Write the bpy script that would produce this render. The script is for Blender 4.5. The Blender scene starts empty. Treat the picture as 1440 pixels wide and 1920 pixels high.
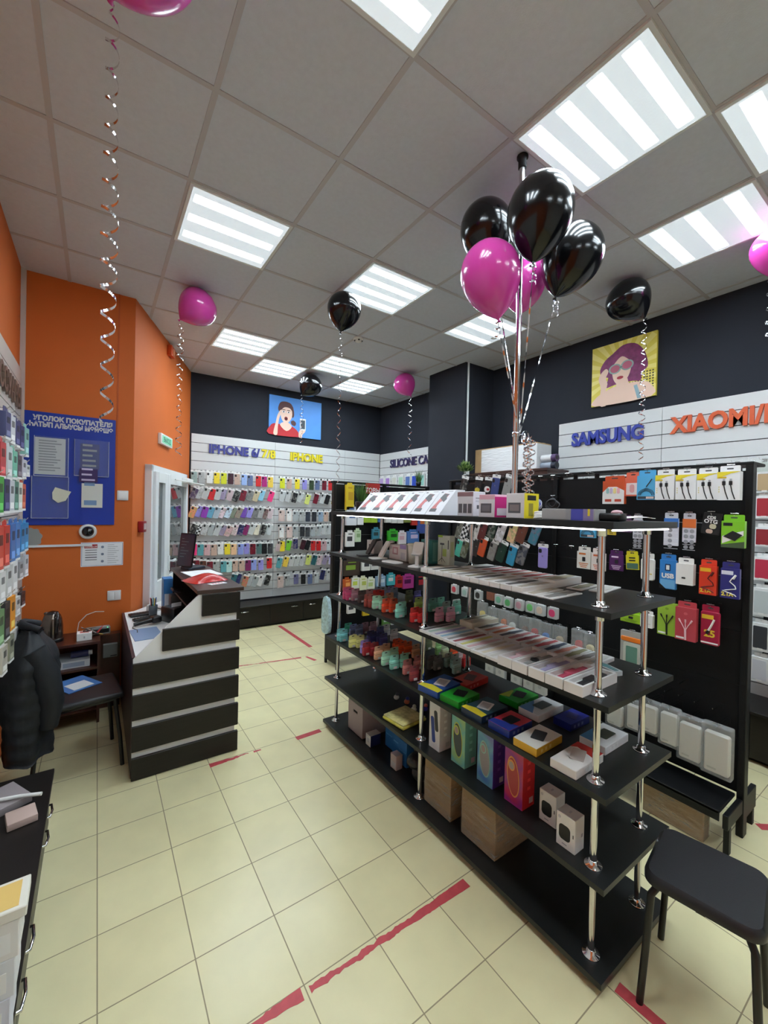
import bpy, bmesh, math, random
from mathutils import Matrix, Vector, Euler
from math import sin, cos, pi, radians

random.seed(7)
SC = bpy.context.scene
COL = SC.collection

# ------------------------------------------------------------------ camera
CAM_H = 1.6883
fw = Vector((0.57026, 0.82143, -0.00793))
cam = bpy.data.cameras.new('camera')
cam_o = bpy.data.objects.new('camera', cam)
COL.objects.link(cam_o)
_yaw, _pitch, _roll = radians(34.76987), radians(-0.45453), radians(1.26543)
_rt = Vector((cos(_yaw), -sin(_yaw), 0))
_fw = Vector((sin(_yaw) * cos(_pitch), cos(_yaw) * cos(_pitch), sin(_pitch)))
_up = _rt.cross(_fw)
_r2 = cos(_roll) * _rt + sin(_roll) * _up
_u2 = -sin(_roll) * _rt + cos(_roll) * _up
cam_o.matrix_world = Matrix((( _r2.x, _u2.x, -_fw.x, 0), (_r2.y, _u2.y, -_fw.y, 0), (_r2.z, _u2.z, -_fw.z, CAM_H), (0, 0, 0, 1)))
cam.sensor_fit = 'VERTICAL'
cam.sensor_height = 36.0
cam.lens = 774.87 / 1920 * 36.0
cam.clip_start = 0.02
cam.clip_end = 60
SC.camera = cam_o

# ------------------------------------------------------------------ world, view
SC.view_settings.view_transform = 'Standard'
SC.view_settings.look = 'None'
SC.view_settings.exposure = 0.15
SC.view_settings.gamma = 1.0
SC.view_settings.use_curve_mapping = False
SC.cycles.use_denoising = True
SC.cycles.max_bounces = 8
SC.cycles.diffuse_bounces = 5
SC.cycles.glossy_bounces = 4
SC.cycles.transparent_max_bounces = 12
SC.cycles.sample_clamp_indirect = 6.0
W = bpy.data.worlds.new('night_outside')
SC.world = W
W.use_nodes = True
W.node_tree.nodes['Background'].inputs[0].default_value = (0.02, 0.022, 0.03, 1)
W.node_tree.nodes['Background'].inputs[1].default_value = 0.3
TUBE_GLOW = 45.0       # lamp brightness of the ceiling lights' tubes
PANEL_GLOW = 0.5

# ------------------------------------------------------------------ materials
def lin(c):
    return tuple(((v / 255) / 12.92 if v / 255 <= 0.04045 else ((v / 255 + 0.055) / 1.055) ** 2.4) for v in c)

_M = {}
def mat(name, rgb, rough=0.5, metal=0.0, spec=0.5, noise=0.0, nscale=20.0, bump=0.0, bscale=60.0, alpha=1.0, coat=0.0, emit=0.0, trans=0.0, stretch=None):
    if name in _M:
        return _M[name]
    m = bpy.data.materials.new(name)
    m.use_nodes = True
    nt = m.node_tree
    b = nt.nodes['Principled BSDF']
    c = lin(rgb)
    b.inputs['Base Color'].default_value = (*c, 1)
    b.inputs['Roughness'].default_value = rough
    b.inputs['Metallic'].default_value = metal
    b.inputs['Specular IOR Level'].default_value = spec
    b.inputs['Alpha'].default_value = alpha
    b.inputs['Coat Weight'].default_value = coat
    b.inputs['Transmission Weight'].default_value = trans
    if emit:
        b.inputs['Emission Color'].default_value = (*c, 1)
        b.inputs['Emission Strength'].default_value = emit
    if noise or bump:
        tc = nt.nodes.new('ShaderNodeTexCoord')
        src = tc.outputs['Object']
        if stretch:
            mp = nt.nodes.new('ShaderNodeMapping')
            mp.inputs['Scale'].default_value = stretch
            nt.links.new(src, mp.inputs[0])
            src = mp.outputs[0]
        if noise:
            n = nt.nodes.new('ShaderNodeTexNoise')
            n.inputs['Scale'].default_value = nscale
            n.inputs['Detail'].default_value = 4
            nt.links.new(src, n.inputs['Vector'])
            mx = nt.nodes.new('ShaderNodeMixRGB')
            mx.blend_type = 'MULTIPLY'
            mx.inputs[0].default_value = 1.0
            mx.inputs[1].default_value = (*c, 1)
            rp = nt.nodes.new('ShaderNodeMapRange')
            rp.inputs['From Min'].default_value = 0.3
            rp.inputs['From Max'].default_value = 0.7
            rp.inputs['To Min'].default_value = 1 - noise
            rp.inputs['To Max'].default_value = 1 + noise
            nt.links.new(n.outputs[0], rp.inputs[0])
            nt.links.new(rp.outputs[0], mx.inputs[2])
            nt.links.new(mx.outputs[0], b.inputs['Base Color'])
        if bump:
            n2 = nt.nodes.new('ShaderNodeTexNoise')
            n2.inputs['Scale'].default_value = bscale
            n2.inputs['Detail'].default_value = 3
            nt.links.new(src, n2.inputs['Vector'])
            bp = nt.nodes.new('ShaderNodeBump')
            bp.inputs['Strength'].default_value = bump
            bp.inputs['Distance'].default_value = 0.01
            nt.links.new(n2.outputs[0], bp.inputs['Height'])
            nt.links.new(bp.outputs[0], b.inputs['Normal'])
    _M[name] = m
    return m

def paint(rgb, rough=0.45, **k):
    return mat('paint_%d_%d_%d_%d' % (*rgb, int(rough * 100)), rgb, rough, **k)

def tiles_mat(name, c1, c2, grout, size, gap, ox, oy, rough, groutrough=0.7, mott=0.05):
    m = bpy.data.materials.new(name)
    m.use_nodes = True
    nt = m.node_tree
    b = nt.nodes['Principled BSDF']
    tc = nt.nodes.new('ShaderNodeTexCoord')
    mp = nt.nodes.new('ShaderNodeMapping')
    mp.inputs['Location'].default_value = (-ox, -oy, 0)
    nt.links.new(tc.outputs['Object'], mp.inputs[0])
    br = nt.nodes.new('ShaderNodeTexBrick')
    br.offset = 0
    br.squash = 1
    br.inputs['Scale'].default_value = 1
    br.inputs['Brick Width'].default_value = size
    br.inputs['Row Height'].default_value = size
    br.inputs['Mortar Size'].default_value = gap
    br.inputs['Mortar Smooth'].default_value = 0.1
    br.inputs['Bias'].default_value = 0
    br.inputs['Color1'].default_value = (*lin(c1), 1)
    br.inputs['Color2'].default_value = (*lin(c2), 1)
    br.inputs['Mortar'].default_value = (*lin(grout), 1)
    nt.links.new(mp.outputs[0], br.inputs[0])
    n = nt.nodes.new('ShaderNodeTexNoise')
    n.inputs['Scale'].default_value = 5
    n.inputs['Detail'].default_value = 6
    nt.links.new(mp.outputs[0], n.inputs['Vector'])
    rp = nt.nodes.new('ShaderNodeMapRange')
    rp.inputs['From Min'].default_value = 0.3
    rp.inputs['From Max'].default_value = 0.7
    rp.inputs['To Min'].default_value = 1 - mott
    rp.inputs['To Max'].default_value = 1 + mott
    nt.links.new(n.outputs[0], rp.inputs[0])
    mx = nt.nodes.new('ShaderNodeMixRGB')
    mx.blend_type = 'MULTIPLY'
    mx.inputs[0].default_value = 1
    nt.links.new(br.outputs['Color'], mx.inputs[1])
    nt.links.new(rp.outputs[0], mx.inputs[2])
    nt.links.new(mx.outputs[0], b.inputs['Base Color'])
    rr = nt.nodes.new('ShaderNodeMapRange')
    rr.inputs['To Min'].default_value = rough
    rr.inputs['To Max'].default_value = groutrough
    nt.links.new(br.outputs['Fac'], rr.inputs[0])
    nt.links.new(rr.outputs[0], b.inputs['Roughness'])
    bp = nt.nodes.new('ShaderNodeBump')
    bp.invert = True
    bp.inputs['Strength'].default_value = 0.4
    bp.inputs['Distance'].default_value = 0.003
    nt.links.new(br.outputs['Fac'], bp.inputs['Height'])
    nt.links.new(bp.outputs[0], b.inputs['Normal'])
    _M[name] = m
    return m

def case_mat(name, kind):
    """phone case plastic: the colour comes from the object's own colour"""
    m = bpy.data.materials.new(name)
    m.use_nodes = True
    nt = m.node_tree
    b = nt.nodes['Principled BSDF']
    oi = nt.nodes.new('ShaderNodeObjectInfo')
    tc = nt.nodes.new('ShaderNodeTexCoord')
    b.inputs['Roughness'].default_value = 0.45
    col = oi.outputs['Color']
    if kind in 'fk':
        mx = nt.nodes.new('ShaderNodeMixRGB')
        nt.links.new(col, mx.inputs[1])
        mp = nt.nodes.new('ShaderNodeMapping')
        nt.links.new(tc.outputs['Object'], mp.inputs[0])
        if kind == 'k':
            ch = nt.nodes.new('ShaderNodeTexChecker')
            ch.inputs['Scale'].default_value = 38
            mp.inputs['Location'].default_value = (0.003, 0.37, 0.004)
            nt.links.new(mp.outputs[0], ch.inputs[0])
            nt.links.new(ch.outputs['Fac'], mx.inputs[0])
            nt.links.remove(mx.inputs[1].links[0])
            mx.inputs[1].default_value = (0.012, 0.012, 0.014, 1)
            mx.inputs[2].default_value = (0.8, 0.8, 0.8, 1)
        else:
            cm = nt.nodes.new('ShaderNodeCombineXYZ')
            mu = nt.nodes.new('ShaderNodeMath')
            mu.operation = 'MULTIPLY'
            mu.inputs[1].default_value = 40
            nt.links.new(oi.outputs['Random'], mu.inputs[0])
            nt.links.new(mu.outputs[0], cm.inputs[0])
            nt.links.new(mu.outputs[0], cm.inputs[2])
            nt.links.new(cm.outputs[0], mp.inputs['Location'])
            no = nt.nodes.new('ShaderNodeTexNoise')
            no.inputs['Scale'].default_value = 34
            no.inputs['Detail'].default_value = 1
            nt.links.new(mp.outputs[0], no.inputs['Vector'])
            cr = nt.nodes.new('ShaderNodeValToRGB')
            cr.color_ramp.interpolation = 'CONSTANT'
            e = cr.color_ramp.elements
            e[0].position = 0
            e[0].color = (0, 0, 0, 1)
            e[1].position = 0.52
            e[1].color = (0.75, 0.75, 0.75, 1)
            nt.links.new(no.outputs[0], cr.inputs[0])
            nt.links.new(cr.outputs[0], mx.inputs[0])
            iv = nt.nodes.new('ShaderNodeMixRGB')
            iv.inputs[0].default_value = 0.65
            iv.inputs[2].default_value = (0.30, 0.29, 0.28, 1)
            nt.links.new(col, iv.inputs[1])
            hs = nt.nodes.new('ShaderNodeHueSaturation')
            hs.inputs['Hue'].default_value = 0.58
            hs.inputs['Saturation'].default_value = 1.6
            nt.links.new(iv.outputs[0], hs.inputs['Color'])
            nt.links.new(hs.outputs[0], mx.inputs[2])
        col = mx.outputs[0]
    nt.links.new(col, b.inputs['Base Color'])
    if kind == 'c':
        b.inputs['Alpha'].default_value = 0.42
        b.inputs['Roughness'].default_value = 0.15
    _M[name] = m
    return m

M_CASE = {k: case_mat('phone_case_' + n, k) for k, n in (('p', 'plain'), ('c', 'clear'), ('k', 'checkered'), ('f', 'printed'))}
WHITE = mat('white_laminate', (211, 213, 213), 0.4)
BLACKWALL = mat('black_wall_paint', (43, 46, 54), 0.8, spec=0.2, noise=0.06, nscale=3, bump=0.05)
ORANGE = mat('orange_wall_paint', (206, 102, 34), 0.7, noise=0.03, nscale=3, bump=0.05)
WENGE = mat('dark_wenge_board', (29, 25, 23), 0.36, spec=0.35, noise=0.18, nscale=9, stretch=(1, 1, 14))
WENGE2 = mat('dark_brown_board', (58, 38, 34), 0.35, noise=0.15, nscale=8, stretch=(2, 12, 2))
SHELF = mat('black_laminate', (31, 33, 33), 0.36, spec=0.4, noise=0.06, nscale=30, bump=0.02, bscale=200)
STEEL = mat('black_steel', (17, 18, 20), 0.5, spec=0.3)
CHROME = mat('chrome', (225, 226, 228), 0.09, metal=1.0)
SILVER = mat('silver_foil', (225, 225, 230), 0.16, metal=1.0)
GROOVE = mat('dark_groove', (70, 70, 72), 0.7)
PVC = mat('white_pvc', (232, 236, 238), 0.3)
CARD = mat('white_card', (238, 238, 236), 0.55)
PAPER = mat('white_paper', (236, 238, 240), 0.7)
KRAFT = mat('kraft_cardboard', (150, 124, 92), 0.75, noise=0.08, nscale=14)
TAN = mat('tan_cardboard', (184, 152, 108), 0.7, noise=0.06, nscale=14)
FILM = mat('stretch_film', (225, 222, 214), 0.14, bump=0.9, bscale=22, stretch=(1, 2, 5))
_nt = FILM.node_tree
_no = _nt.nodes.new('ShaderNodeTexNoise')
_no.inputs['Scale'].default_value = 11
_no.inputs['Detail'].default_value = 5
_mp = _nt.nodes.new('ShaderNodeMapping')
_mp.inputs['Scale'].default_value = (1, 1, 4)
_mp.inputs['Rotation'].default_value = (0.6, 0.5, 0)
_tc = _nt.nodes.new('ShaderNodeTexCoord')
_nt.links.new(_tc.outputs['Object'], _mp.inputs[0])
_nt.links.new(_mp.outputs[0], _no.inputs['Vector'])
_mr = _nt.nodes.new('ShaderNodeMapRange')
_mr.inputs['From Min'].default_value = 0.38
_mr.inputs['From Max'].default_value = 0.72
_mr.inputs['To Min'].default_value = 0.08
_mr.inputs['To Max'].default_value = 0.42
_nt.links.new(_no.outputs[0], _mr.inputs[0])
_nt.links.new(_mr.outputs[0], _nt.nodes['Principled BSDF'].inputs['Alpha'])
BAG = mat('clear_polybag', (228, 232, 232), 0.1, alpha=0.26, bump=0.8, bscale=40)
LEATHER = mat('black_leatherette', (27, 28, 32), 0.4, bump=0.12, bscale=320)
TUBEBLK = mat('black_powder_coat', (20, 20, 21), 0.4)
GLASS = mat('dark_window_glass', (62, 70, 72), 0.04, spec=0.9, noise=0.35, nscale=7, coat=0.6)
LATEXB = mat('black_latex', (8, 8, 10), 0.17, spec=0.4, coat=0.15)
LATEXP = mat('pink_latex', (205, 66, 158), 0.2, coat=0.2)
TAPE = mat('red_floor_tape', (202, 78, 84), 0.5, noise=0.1, nscale=25)
PLASTIC_W = mat('white_plastic', (232, 233, 230), 0.3)
PLASTIC_B = mat('black_plastic', (18, 18, 20), 0.3)
GREYBOX = mat('grey_pink_card', (176, 160, 162), 0.7)

# ------------------------------------------------------------------ mesh builder
class MB:
    def __init__(s):
        s.v, s.f, s.mi, s.sm, s.mats = [], [], [], [], []
        s.M = Matrix()
    def at(s, x=0, y=0, z=0, rx=0, ry=0, rz=0):
        s.M = Matrix.Translation((x, y, z)) @ Euler((rx, ry, rz)).to_matrix().to_4x4()
        return s
    def add(s, vs, fs, m, smooth=False):
        if m not in s.mats:
            s.mats.append(m)
        k = s.mats.index(m)
        o = len(s.v)
        s.v += [tuple(s.M @ Vector(p)) for p in vs]
        for f in fs:
            s.f.append([o + i for i in f])
            s.mi.append(k)
            s.sm.append(smooth)
        return s
    def box(s, x0, x1, y0, y1, z0, z1, m, bev=0.0, seg=2):
        if x1 < x0: x0, x1 = x1, x0
        if y1 < y0: y0, y1 = y1, y0
        if z1 < z0: z0, z1 = z1, z0
        if not bev:
            vs = [(x0, y0, z0), (x1, y0, z0), (x1, y1, z0), (x0, y1, z0), (x0, y0, z1), (x1, y0, z1), (x1, y1, z1), (x0, y1, z1)]
            return s.add(vs, [(3, 2, 1, 0), (4, 5, 6, 7), (0, 1, 5, 4), (1, 2, 6, 5), (2, 3, 7, 6), (3, 0, 4, 7)], m)
        bm = bmesh.new()
        bmesh.ops.create_cube(bm, size=1, matrix=Matrix.Translation(((x0 + x1) / 2, (y0 + y1) / 2, (z0 + z1) / 2)) @ Matrix.Diagonal((x1 - x0, y1 - y0, z1 - z0, 1)))
        bmesh.ops.bevel(bm, geom=bm.edges[:], offset=min(bev, 0.45 * min(x1 - x0, y1 - y0, z1 - z0)), segments=seg, affect='EDGES', profile=0.5)
        bm.verts.ensure_lookup_table()
        s.add([v.co[:] for v in bm.verts], [[v.index for v in f.verts] for f in bm.faces], m, seg > 1)
        bm.free()
        return s
    def quad(s, a, b, c, d, m):
        return s.add([a, b, c, d], [(0, 1, 2, 3)], m)
    def prism(s, poly, z0, z1, m, smooth=False):
        """polygon in local xy, extruded z0..z1"""
        n = len(poly)
        vs = [(x, y, z0) for x, y in poly] + [(x, y, z1) for x, y in poly]
        s.add(vs, [list(range(n))[::-1], list(range(n, 2 * n))], m)
        s.add(vs, [(i, (i + 1) % n, n + (i + 1) % n, n + i) for i in range(n)], m, smooth)
        return s
    def rr(s, w, h, d, r, m, z0=0.0, seg=4, cx=0, cy=0, cham=0.0):
        """rounded rectangle w x h in local xy, d thick along z"""
        p = rrect(w, h, r, seg, cx, cy)
        if not cham:
            return s.prism(p, z0, z0 + d, m)
        q = rrect(w - 2 * cham, h - 2 * cham, max(r - cham, 0.0004), seg, cx, cy)
        n = len(p)
        vs = [(x, y, z0) for x, y in p] + [(x, y, z0 + d - cham) for x, y in p] + [(x, y, z0 + d) for x, y in q]
        s.add(vs, [list(range(n))[::-1], list(range(2 * n, 3 * n))], m)
        s.add(vs, [(i, (i + 1) % n, n + (i + 1) % n, n + i) for i in range(n)] + [(n + i, n + (i + 1) % n, 2 * n + (i + 1) % n, 2 * n + i) for i in range(n)], m, True)
        return s
    def cyl(s, x, y, z0, z1, r, m, seg=20, r2=None, cap=True):
        r2 = r if r2 is None else r2
        vs = [(x + r * cos(2 * pi * i / seg), y + r * sin(2 * pi * i / seg), z0) for i in range(seg)] + [(x + r2 * cos(2 * pi * i / seg), y + r2 * sin(2 * pi * i / seg), z1) for i in range(seg)]
        s.add(vs, [(i, (i + 1) % seg, seg + (i + 1) % seg, seg + i) for i in range(seg)], m, True)
        if cap:
            s.add(vs, [list(range(seg))[::-1], list(range(seg, 2 * seg))], m)
        return s
    def lathe(s, prof, m, seg=24):
        """profile [(r, z)] turned about local z"""
        n = len(prof)
        vs = [(r * cos(2 * pi * i / seg), r * sin(2 * pi * i / seg), z) for i in range(seg) for r, z in prof]
        fs = []
        for i in range(seg):
            j = (i + 1) % seg
            for k in range(n - 1):
                fs.append((i * n + k, j * n + k, j * n + k + 1, i * n + k + 1))
        return s.add(vs, fs, m, True)
    def tube(s, pts, r, m, seg=8, radii=None, closed=False):
        pts = [Vector(p) for p in pts]
        n = len(pts)
        vs, fs = [], []
        prev = None
        for i, p in enumerate(pts):
            a = pts[max(i - 1, 0)]
            b = pts[min(i + 1, n - 1)]
            t = (b - a).normalized()
            if prev is None:
                ref = Vector((0, 0, 1)) if abs(t.z) < 0.9 else Vector((1, 0, 0))
                u = t.cross(ref).normalized()
            else:
                u = (prev - t * prev.dot(t)).normalized()
            prev = u
            w = t.cross(u)
            rr_ = radii[i] if radii else r
            vs += [tuple(p + rr_ * (cos(2 * pi * k / seg) * u + sin(2 * pi * k / seg) * w)) for k in range(seg)]
        for i in range(n - 1):
            for k in range(seg):
                fs.append((i * seg + k, i * seg + (k + 1) % seg, (i + 1) * seg + (k + 1) % seg, (i + 1) * seg + k))
        s.add(vs, fs, m, True)
        s.add(vs[:seg], [list(range(seg))[::-1]], m)
        s.add(vs[-seg:], [list(range(seg))], m)
        return s
    def ball(s, c, rx, ry, rz, m, seg=16, rings=10):
        vs, fs = [], []
        for i in range(rings + 1):
            a = pi * i / rings
            for k in range(seg):
                b = 2 * pi * k / seg
                vs.append((c[0] + rx * sin(a) * cos(b), c[1] + ry * sin(a) * sin(b), c[2] + rz * cos(a)))
        for i in range(rings):
            for k in range(seg):
                fs.append((i * seg + k, (i + 1) * seg + k, (i + 1) * seg + (k + 1) % seg, i * seg + (k + 1) % seg))
        return s.add(vs, fs, m, True)
    def strip(s, pts, w, m, axis=(0, 0, 1)):
        ax = Vector(axis) * (w / 2)
        vs = []
        for p in pts:
            vs += [tuple(Vector(p) - ax), tuple(Vector(p) + ax)]
        return s.add(vs, [(2 * i, 2 * i + 1, 2 * i + 3, 2 * i + 2) for i in range(len(pts) - 1)], m, True)
    def text(s, txt, size, m, depth=0.0005, bold=0.0, align='CENTER', sx=1.0):
        """lettering in local xy, facing +z, standing on the origin line"""
        cu = bpy.data.curves.new('lettering', 'FONT')
        cu.body = txt
        cu.size = size
        cu.align_x = align
        cu.extrude = depth / 2
        cu.offset = bold
        cu.resolution_u = 3
        o = bpy.data.objects.new('lettering', cu)
        COL.objects.link(o)
        dg = bpy.context.evaluated_depsgraph_get()
        me = bpy.data.meshes.new_from_object(o.evaluated_get(dg))
        s.add([(v.co.x * sx, v.co.y, v.co.z) for v in me.vertices], [list(p.vertices) for p in me.polygons], m)
        bpy.data.objects.remove(o)
        bpy.data.curves.remove(cu)
        bpy.data.meshes.remove(me)
        return s
    def mesh(s, name):
        me = bpy.data.meshes.new(name)
        me.from_pydata(s.v, [], s.f)
        for m in s.mats:
            me.materials.append(m)
        me.polygons.foreach_set('material_index', s.mi)
        me.polygons.foreach_set('use_smooth', s.sm)
        me.update()
        return me

def rrect(w, h, r, seg=4, cx=0, cy=0):
    r = min(r, w / 2, h / 2)
    out = []
    for sx, sy, a0 in ((1, 1, 0), (-1, 1, pi / 2), (-1, -1, pi), (1, -1, 3 * pi / 2)):
        for k in range(seg + 1):
            a = a0 + pi / 2 * k / seg
            out.append((cx + sx * (w / 2 - r) + r * cos(a), cy + sy * (h / 2 - r) + r * sin(a)))
    return out

def place(o, loc=(0, 0, 0), rot=(0, 0, 0), parent=None):
    o.location = loc
    o.rotation_euler = rot
    COL.objects.link(o)
    if parent is not None:
        o.parent = parent
    return o

def tag(o, label, cat, group=None):
    o['label'] = label
    o['category'] = cat
    if group:
        o['group'] = group
    return o

def solo(name, label, cat, mb, loc=(0, 0, 0), rot=(0, 0, 0), group=None):
    o = bpy.data.objects.new(name, mb if isinstance(mb, bpy.types.Mesh) else mb.mesh(name))
    place(o, loc, rot)
    return tag(o, label, cat, group)

def thing(name, label, cat, loc=(0, 0, 0), rot=(0, 0, 0), group=None):
    o = bpy.data.objects.new(name, None)
    o.empty_display_size = 0.02
    place(o, loc, rot)
    return tag(o, label, cat, group)

def part(name, mb, parent, loc=(0, 0, 0), rot=(0, 0, 0), label=None):
    o = bpy.data.objects.new(name, mb if isinstance(mb, bpy.types.Mesh) else mb.mesh(name))
    place(o, loc, rot, parent)
    if label:
        o['label'] = label
    return o

def struct(name, mb, loc=(0, 0, 0), rot=(0, 0, 0)):
    o = bpy.data.objects.new(name, mb.mesh(name))
    place(o, loc, rot)
    o['kind'] = 'structure'
    return o

def hook_label(label):
    return 'hook of ' + ' '.join(label.split()[:14]).rstrip(',')

ORD = ['first', 'second', 'third', 'fourth', 'fifth', 'sixth', 'seventh', 'eighth', 'ninth', 'tenth', 'eleventh', 'twelfth', 'thirteenth', 'fourteenth', 'fifteenth', 'sixteenth', 'seventeenth', 'eighteenth', 'nineteenth', 'twentieth']

# ================================================================== THE ROOM
CEIL = 3.4667
GX, GY = 0.3944, 2.4972
FLOOR_M = tiles_mat('beige_floor_tiles', (238, 229, 182), (231, 221, 174), (160, 146, 112), 0.3, 0.0022, 0.0228, 2.2283, 0.3)
struct('floor', MB().box(-0.6, 4.2, -3.1, 6.2, -0.1, 0, FLOOR_M))
CEIL_M = mat('ceiling_tile', (206, 212, 222), 0.9, noise=0.03, nscale=40, bump=0.1, bscale=150)
struct('ceiling', MB().box(-0.6, 4.2, -3.1, 6.2, CEIL, CEIL + 0.1, CEIL_M))
gm = MB()
GRID_M = mat('ceiling_grid_profile', (188, 186, 190), 0.6)
k = -2
for i in range(-1, 8):
    x = GX + i * 0.6
    if -0.5 < x < 4.1:
        gm.box(x - 0.012, x + 0.012, -3.0, 6.06, CEIL - 0.004, CEIL, GRID_M)
for j in range(-9, 7):
    y = GY + j * 0.6
    if -3 < y < 6.06:
        gm.box(-0.5, 4.1, y - 0.012, y + 0.012, CEIL - 0.0042, CEIL, GRID_M)
struct('trim_1', gm)
struct('wall_left', MB().box(-0.6, -0.5, -3.1, 4.32, 0, CEIL, ORANGE))
struct('wall_back_left', MB().box(-0.5, 0.253, 4.22, 4.32, 0, CEIL, ORANGE))
DA, DB = Vector((0.253, 4.22, 0)), Vector((1.008, 6.06, 0))
DU = (DB - DA).normalized()
DN = Vector((DU.y, -DU.x, 0))
DL = (DB - DA).length
DANG = math.atan2(DU.y, DU.x)
# diagonal wall, local x along the wall, local -y into the room
struct('wall_diagonal', MB().box(0, DL, 0, 0.1, 0, CEIL, ORANGE), loc=DA, rot=(0, 0, DANG))
struct('wall_back', MB().box(1.0, 4.2, 6.06, 6.16, 0, CEIL, BLACKWALL))
struct('wall_right', MB().box(4.1, 4.2, -3.1, 6.06, 0, CEIL, BLACKWALL))
struct('wall_front', MB().box(-0.5, 4.1, -3.1, -3.0, 0, CEIL, mat('white_wall_paint', (226, 224, 220), 0.7)))
struct('column', MB().box(3.6, 4.1, 3.535, 4.19, 0, CEIL, BLACKWALL))
# white cover strip in the far left corner and the white conduit on the column
struct('trim_2', MB().box(-0.5, -0.47, 4.19, 4.22, 0, CEIL, mat('pale_trim', (206, 196, 190), 0.6)))
struct('trim_3', MB().box(3.63, 3.65, 3.523, 3.535, 2.20, CEIL, PVC))
struct('trim_4', MB().box(0.128, 0.138, 4.214, 4.22, 1.78, CEIL, mat('orange_conduit', (190, 88, 30), 0.6)))
struct('trim_5', MB().box(-0.47, -0.03, 4.205, 4.22, 1.325, 1.342, PVC))
# ---------------- door in the diagonal wall
def doorpart(nm, x0, x1, y0, y1, z0, z1, m, parent, bev=0.004):
    return part(nm, MB().box(x0, x1, y0, y1, z0, z1, m, bev, 1), parent)
door = bpy.data.objects.new('door_1', None)
place(door, DA, (0, 0, DANG))
door['kind'] = 'structure'
s0, s1, sm = 0.295, 1.64, 0.74
fr = MB()
fr.box(s0, s0 + 0.05, -0.06, 0, 0, 2.05, PVC).box(s1 - 0.05, s1, -0.06, 0, 0, 2.05, PVC).box(s0, s1, -0.06, 0, 2.0, 2.06, PVC)
part('door_frame', fr, door)
for a, b, nm in ((s0 + 0.05, sm, 'narrow'), (sm, s1 - 0.05, 'wide')):
    lf = MB()
    lf.box(a, a + 0.09, -0.085, -0.02, 0.04, 2.0, PVC, 0.004, 1).box(b - 0.09, b, -0.085, -0.02, 0.04, 2.0, PVC, 0.004, 1)
    lf.box(a + 0.09, b - 0.09, -0.085, -0.02, 1.9, 2.0, PVC).box(a + 0.09, b - 0.09, -0.085, -0.02, 0.04, 0.92, PVC)
    part('door_leaf', lf, door)
    part('glass_pane', MB().box(a + 0.088, b - 0.088, -0.055, -0.045, 0.91, 1.91, GLASS), door)
hd = MB()
hd.box(sm + 0.03, sm + 0.055, -0.1, -0.085, 0.98, 1.14, PVC, 0.004).box(sm + 0.035, sm + 0.05, -0.13, -0.1, 1.08, 1.095, PVC).box(sm + 0.035, sm + 0.14, -0.14, -0.125, 1.075, 1.1, PVC, 0.004)
part('door_handle', hd, door)
cl = MB()
cl.box(1.28, 1.56, -0.15, -0.085, 1.94, 2.0, PLASTIC_W, 0.008)
part('door_closer', cl, door)
ar = MB()
ar.tube([(1.5, -0.12, 1.935), (1.42, -0.30, 1.93)], 0.008, PLASTIC_W).tube([(1.42, -0.30, 1.93), (0.98, -0.09, 1.96)], 0.007, PLASTIC_W)
part('closer_arm', ar, door)

# ---------------- slatwall panels (white boards with hanging grooves)
def slat_panel(name, label, length, z0, z1, loc, rotz, group, m=WHITE):
    """local x along the wall, local -y into the room"""
    mb = MB()
    mb.box(0.002, length - 0.002, -0.008, -0.001, z0, z1, GROOVE)
    z = z1
    while z > z0 + 0.03:
        zb = max(z - 0.1175, z0)
        mb.box(0.002, length - 0.002, -0.016, -0.008, zb, z - 0.003, m)
        z -= 0.122
    solo(name, label, 'slatwall', mb, loc, (0, 0, rotz), group)
xs = [1.025, 2.185, 3.38, 4.078]
for i, lab in enumerate(['white slatwall panel beside the orange wall, under the dark blue phone lettering', 'white slatwall panel under the yellow lettering, middle of the back wall', 'white slatwall panel on back wall, in the corner beside the silicone lettering']):
    slat_panel('slatwall_panel', lab, xs[i + 1] - xs[i], 0.32, 2.648, (xs[i], 6.06, 0), 0, None)
slat_panel('slatwall_panel', 'white slatwall panel under the purple silicone lettering, ending behind the black column', 1.85, 0.32, 2.64, (4.1, 6.04, 0), -pi / 2, None)
ys = [2.605, 1.612, 0.5, -0.7]
labs = ['white slatwall panel under the blue lettering on the black wall', 'white slatwall panel under the orange lettering on the black wall', 'white slatwall panel of the black wall nearest the viewer']
for i in range(3):
    slat_panel('slatwall_panel', labs[i], ys[i] - ys[i + 1], 0.32, 2.64, (4.1, ys[i], 0), -pi / 2, None)
GREYSLAT = mat('grey_white_laminate', (204, 196, 190), 0.45)
slat_panel('slatwall_panel', 'pale slatwall panel on the orange wall behind the hanging cable packs', 4.1, 0.3, 2.68, (-0.5, 0.05, 0), pi / 2, None, GREYSLAT)

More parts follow.
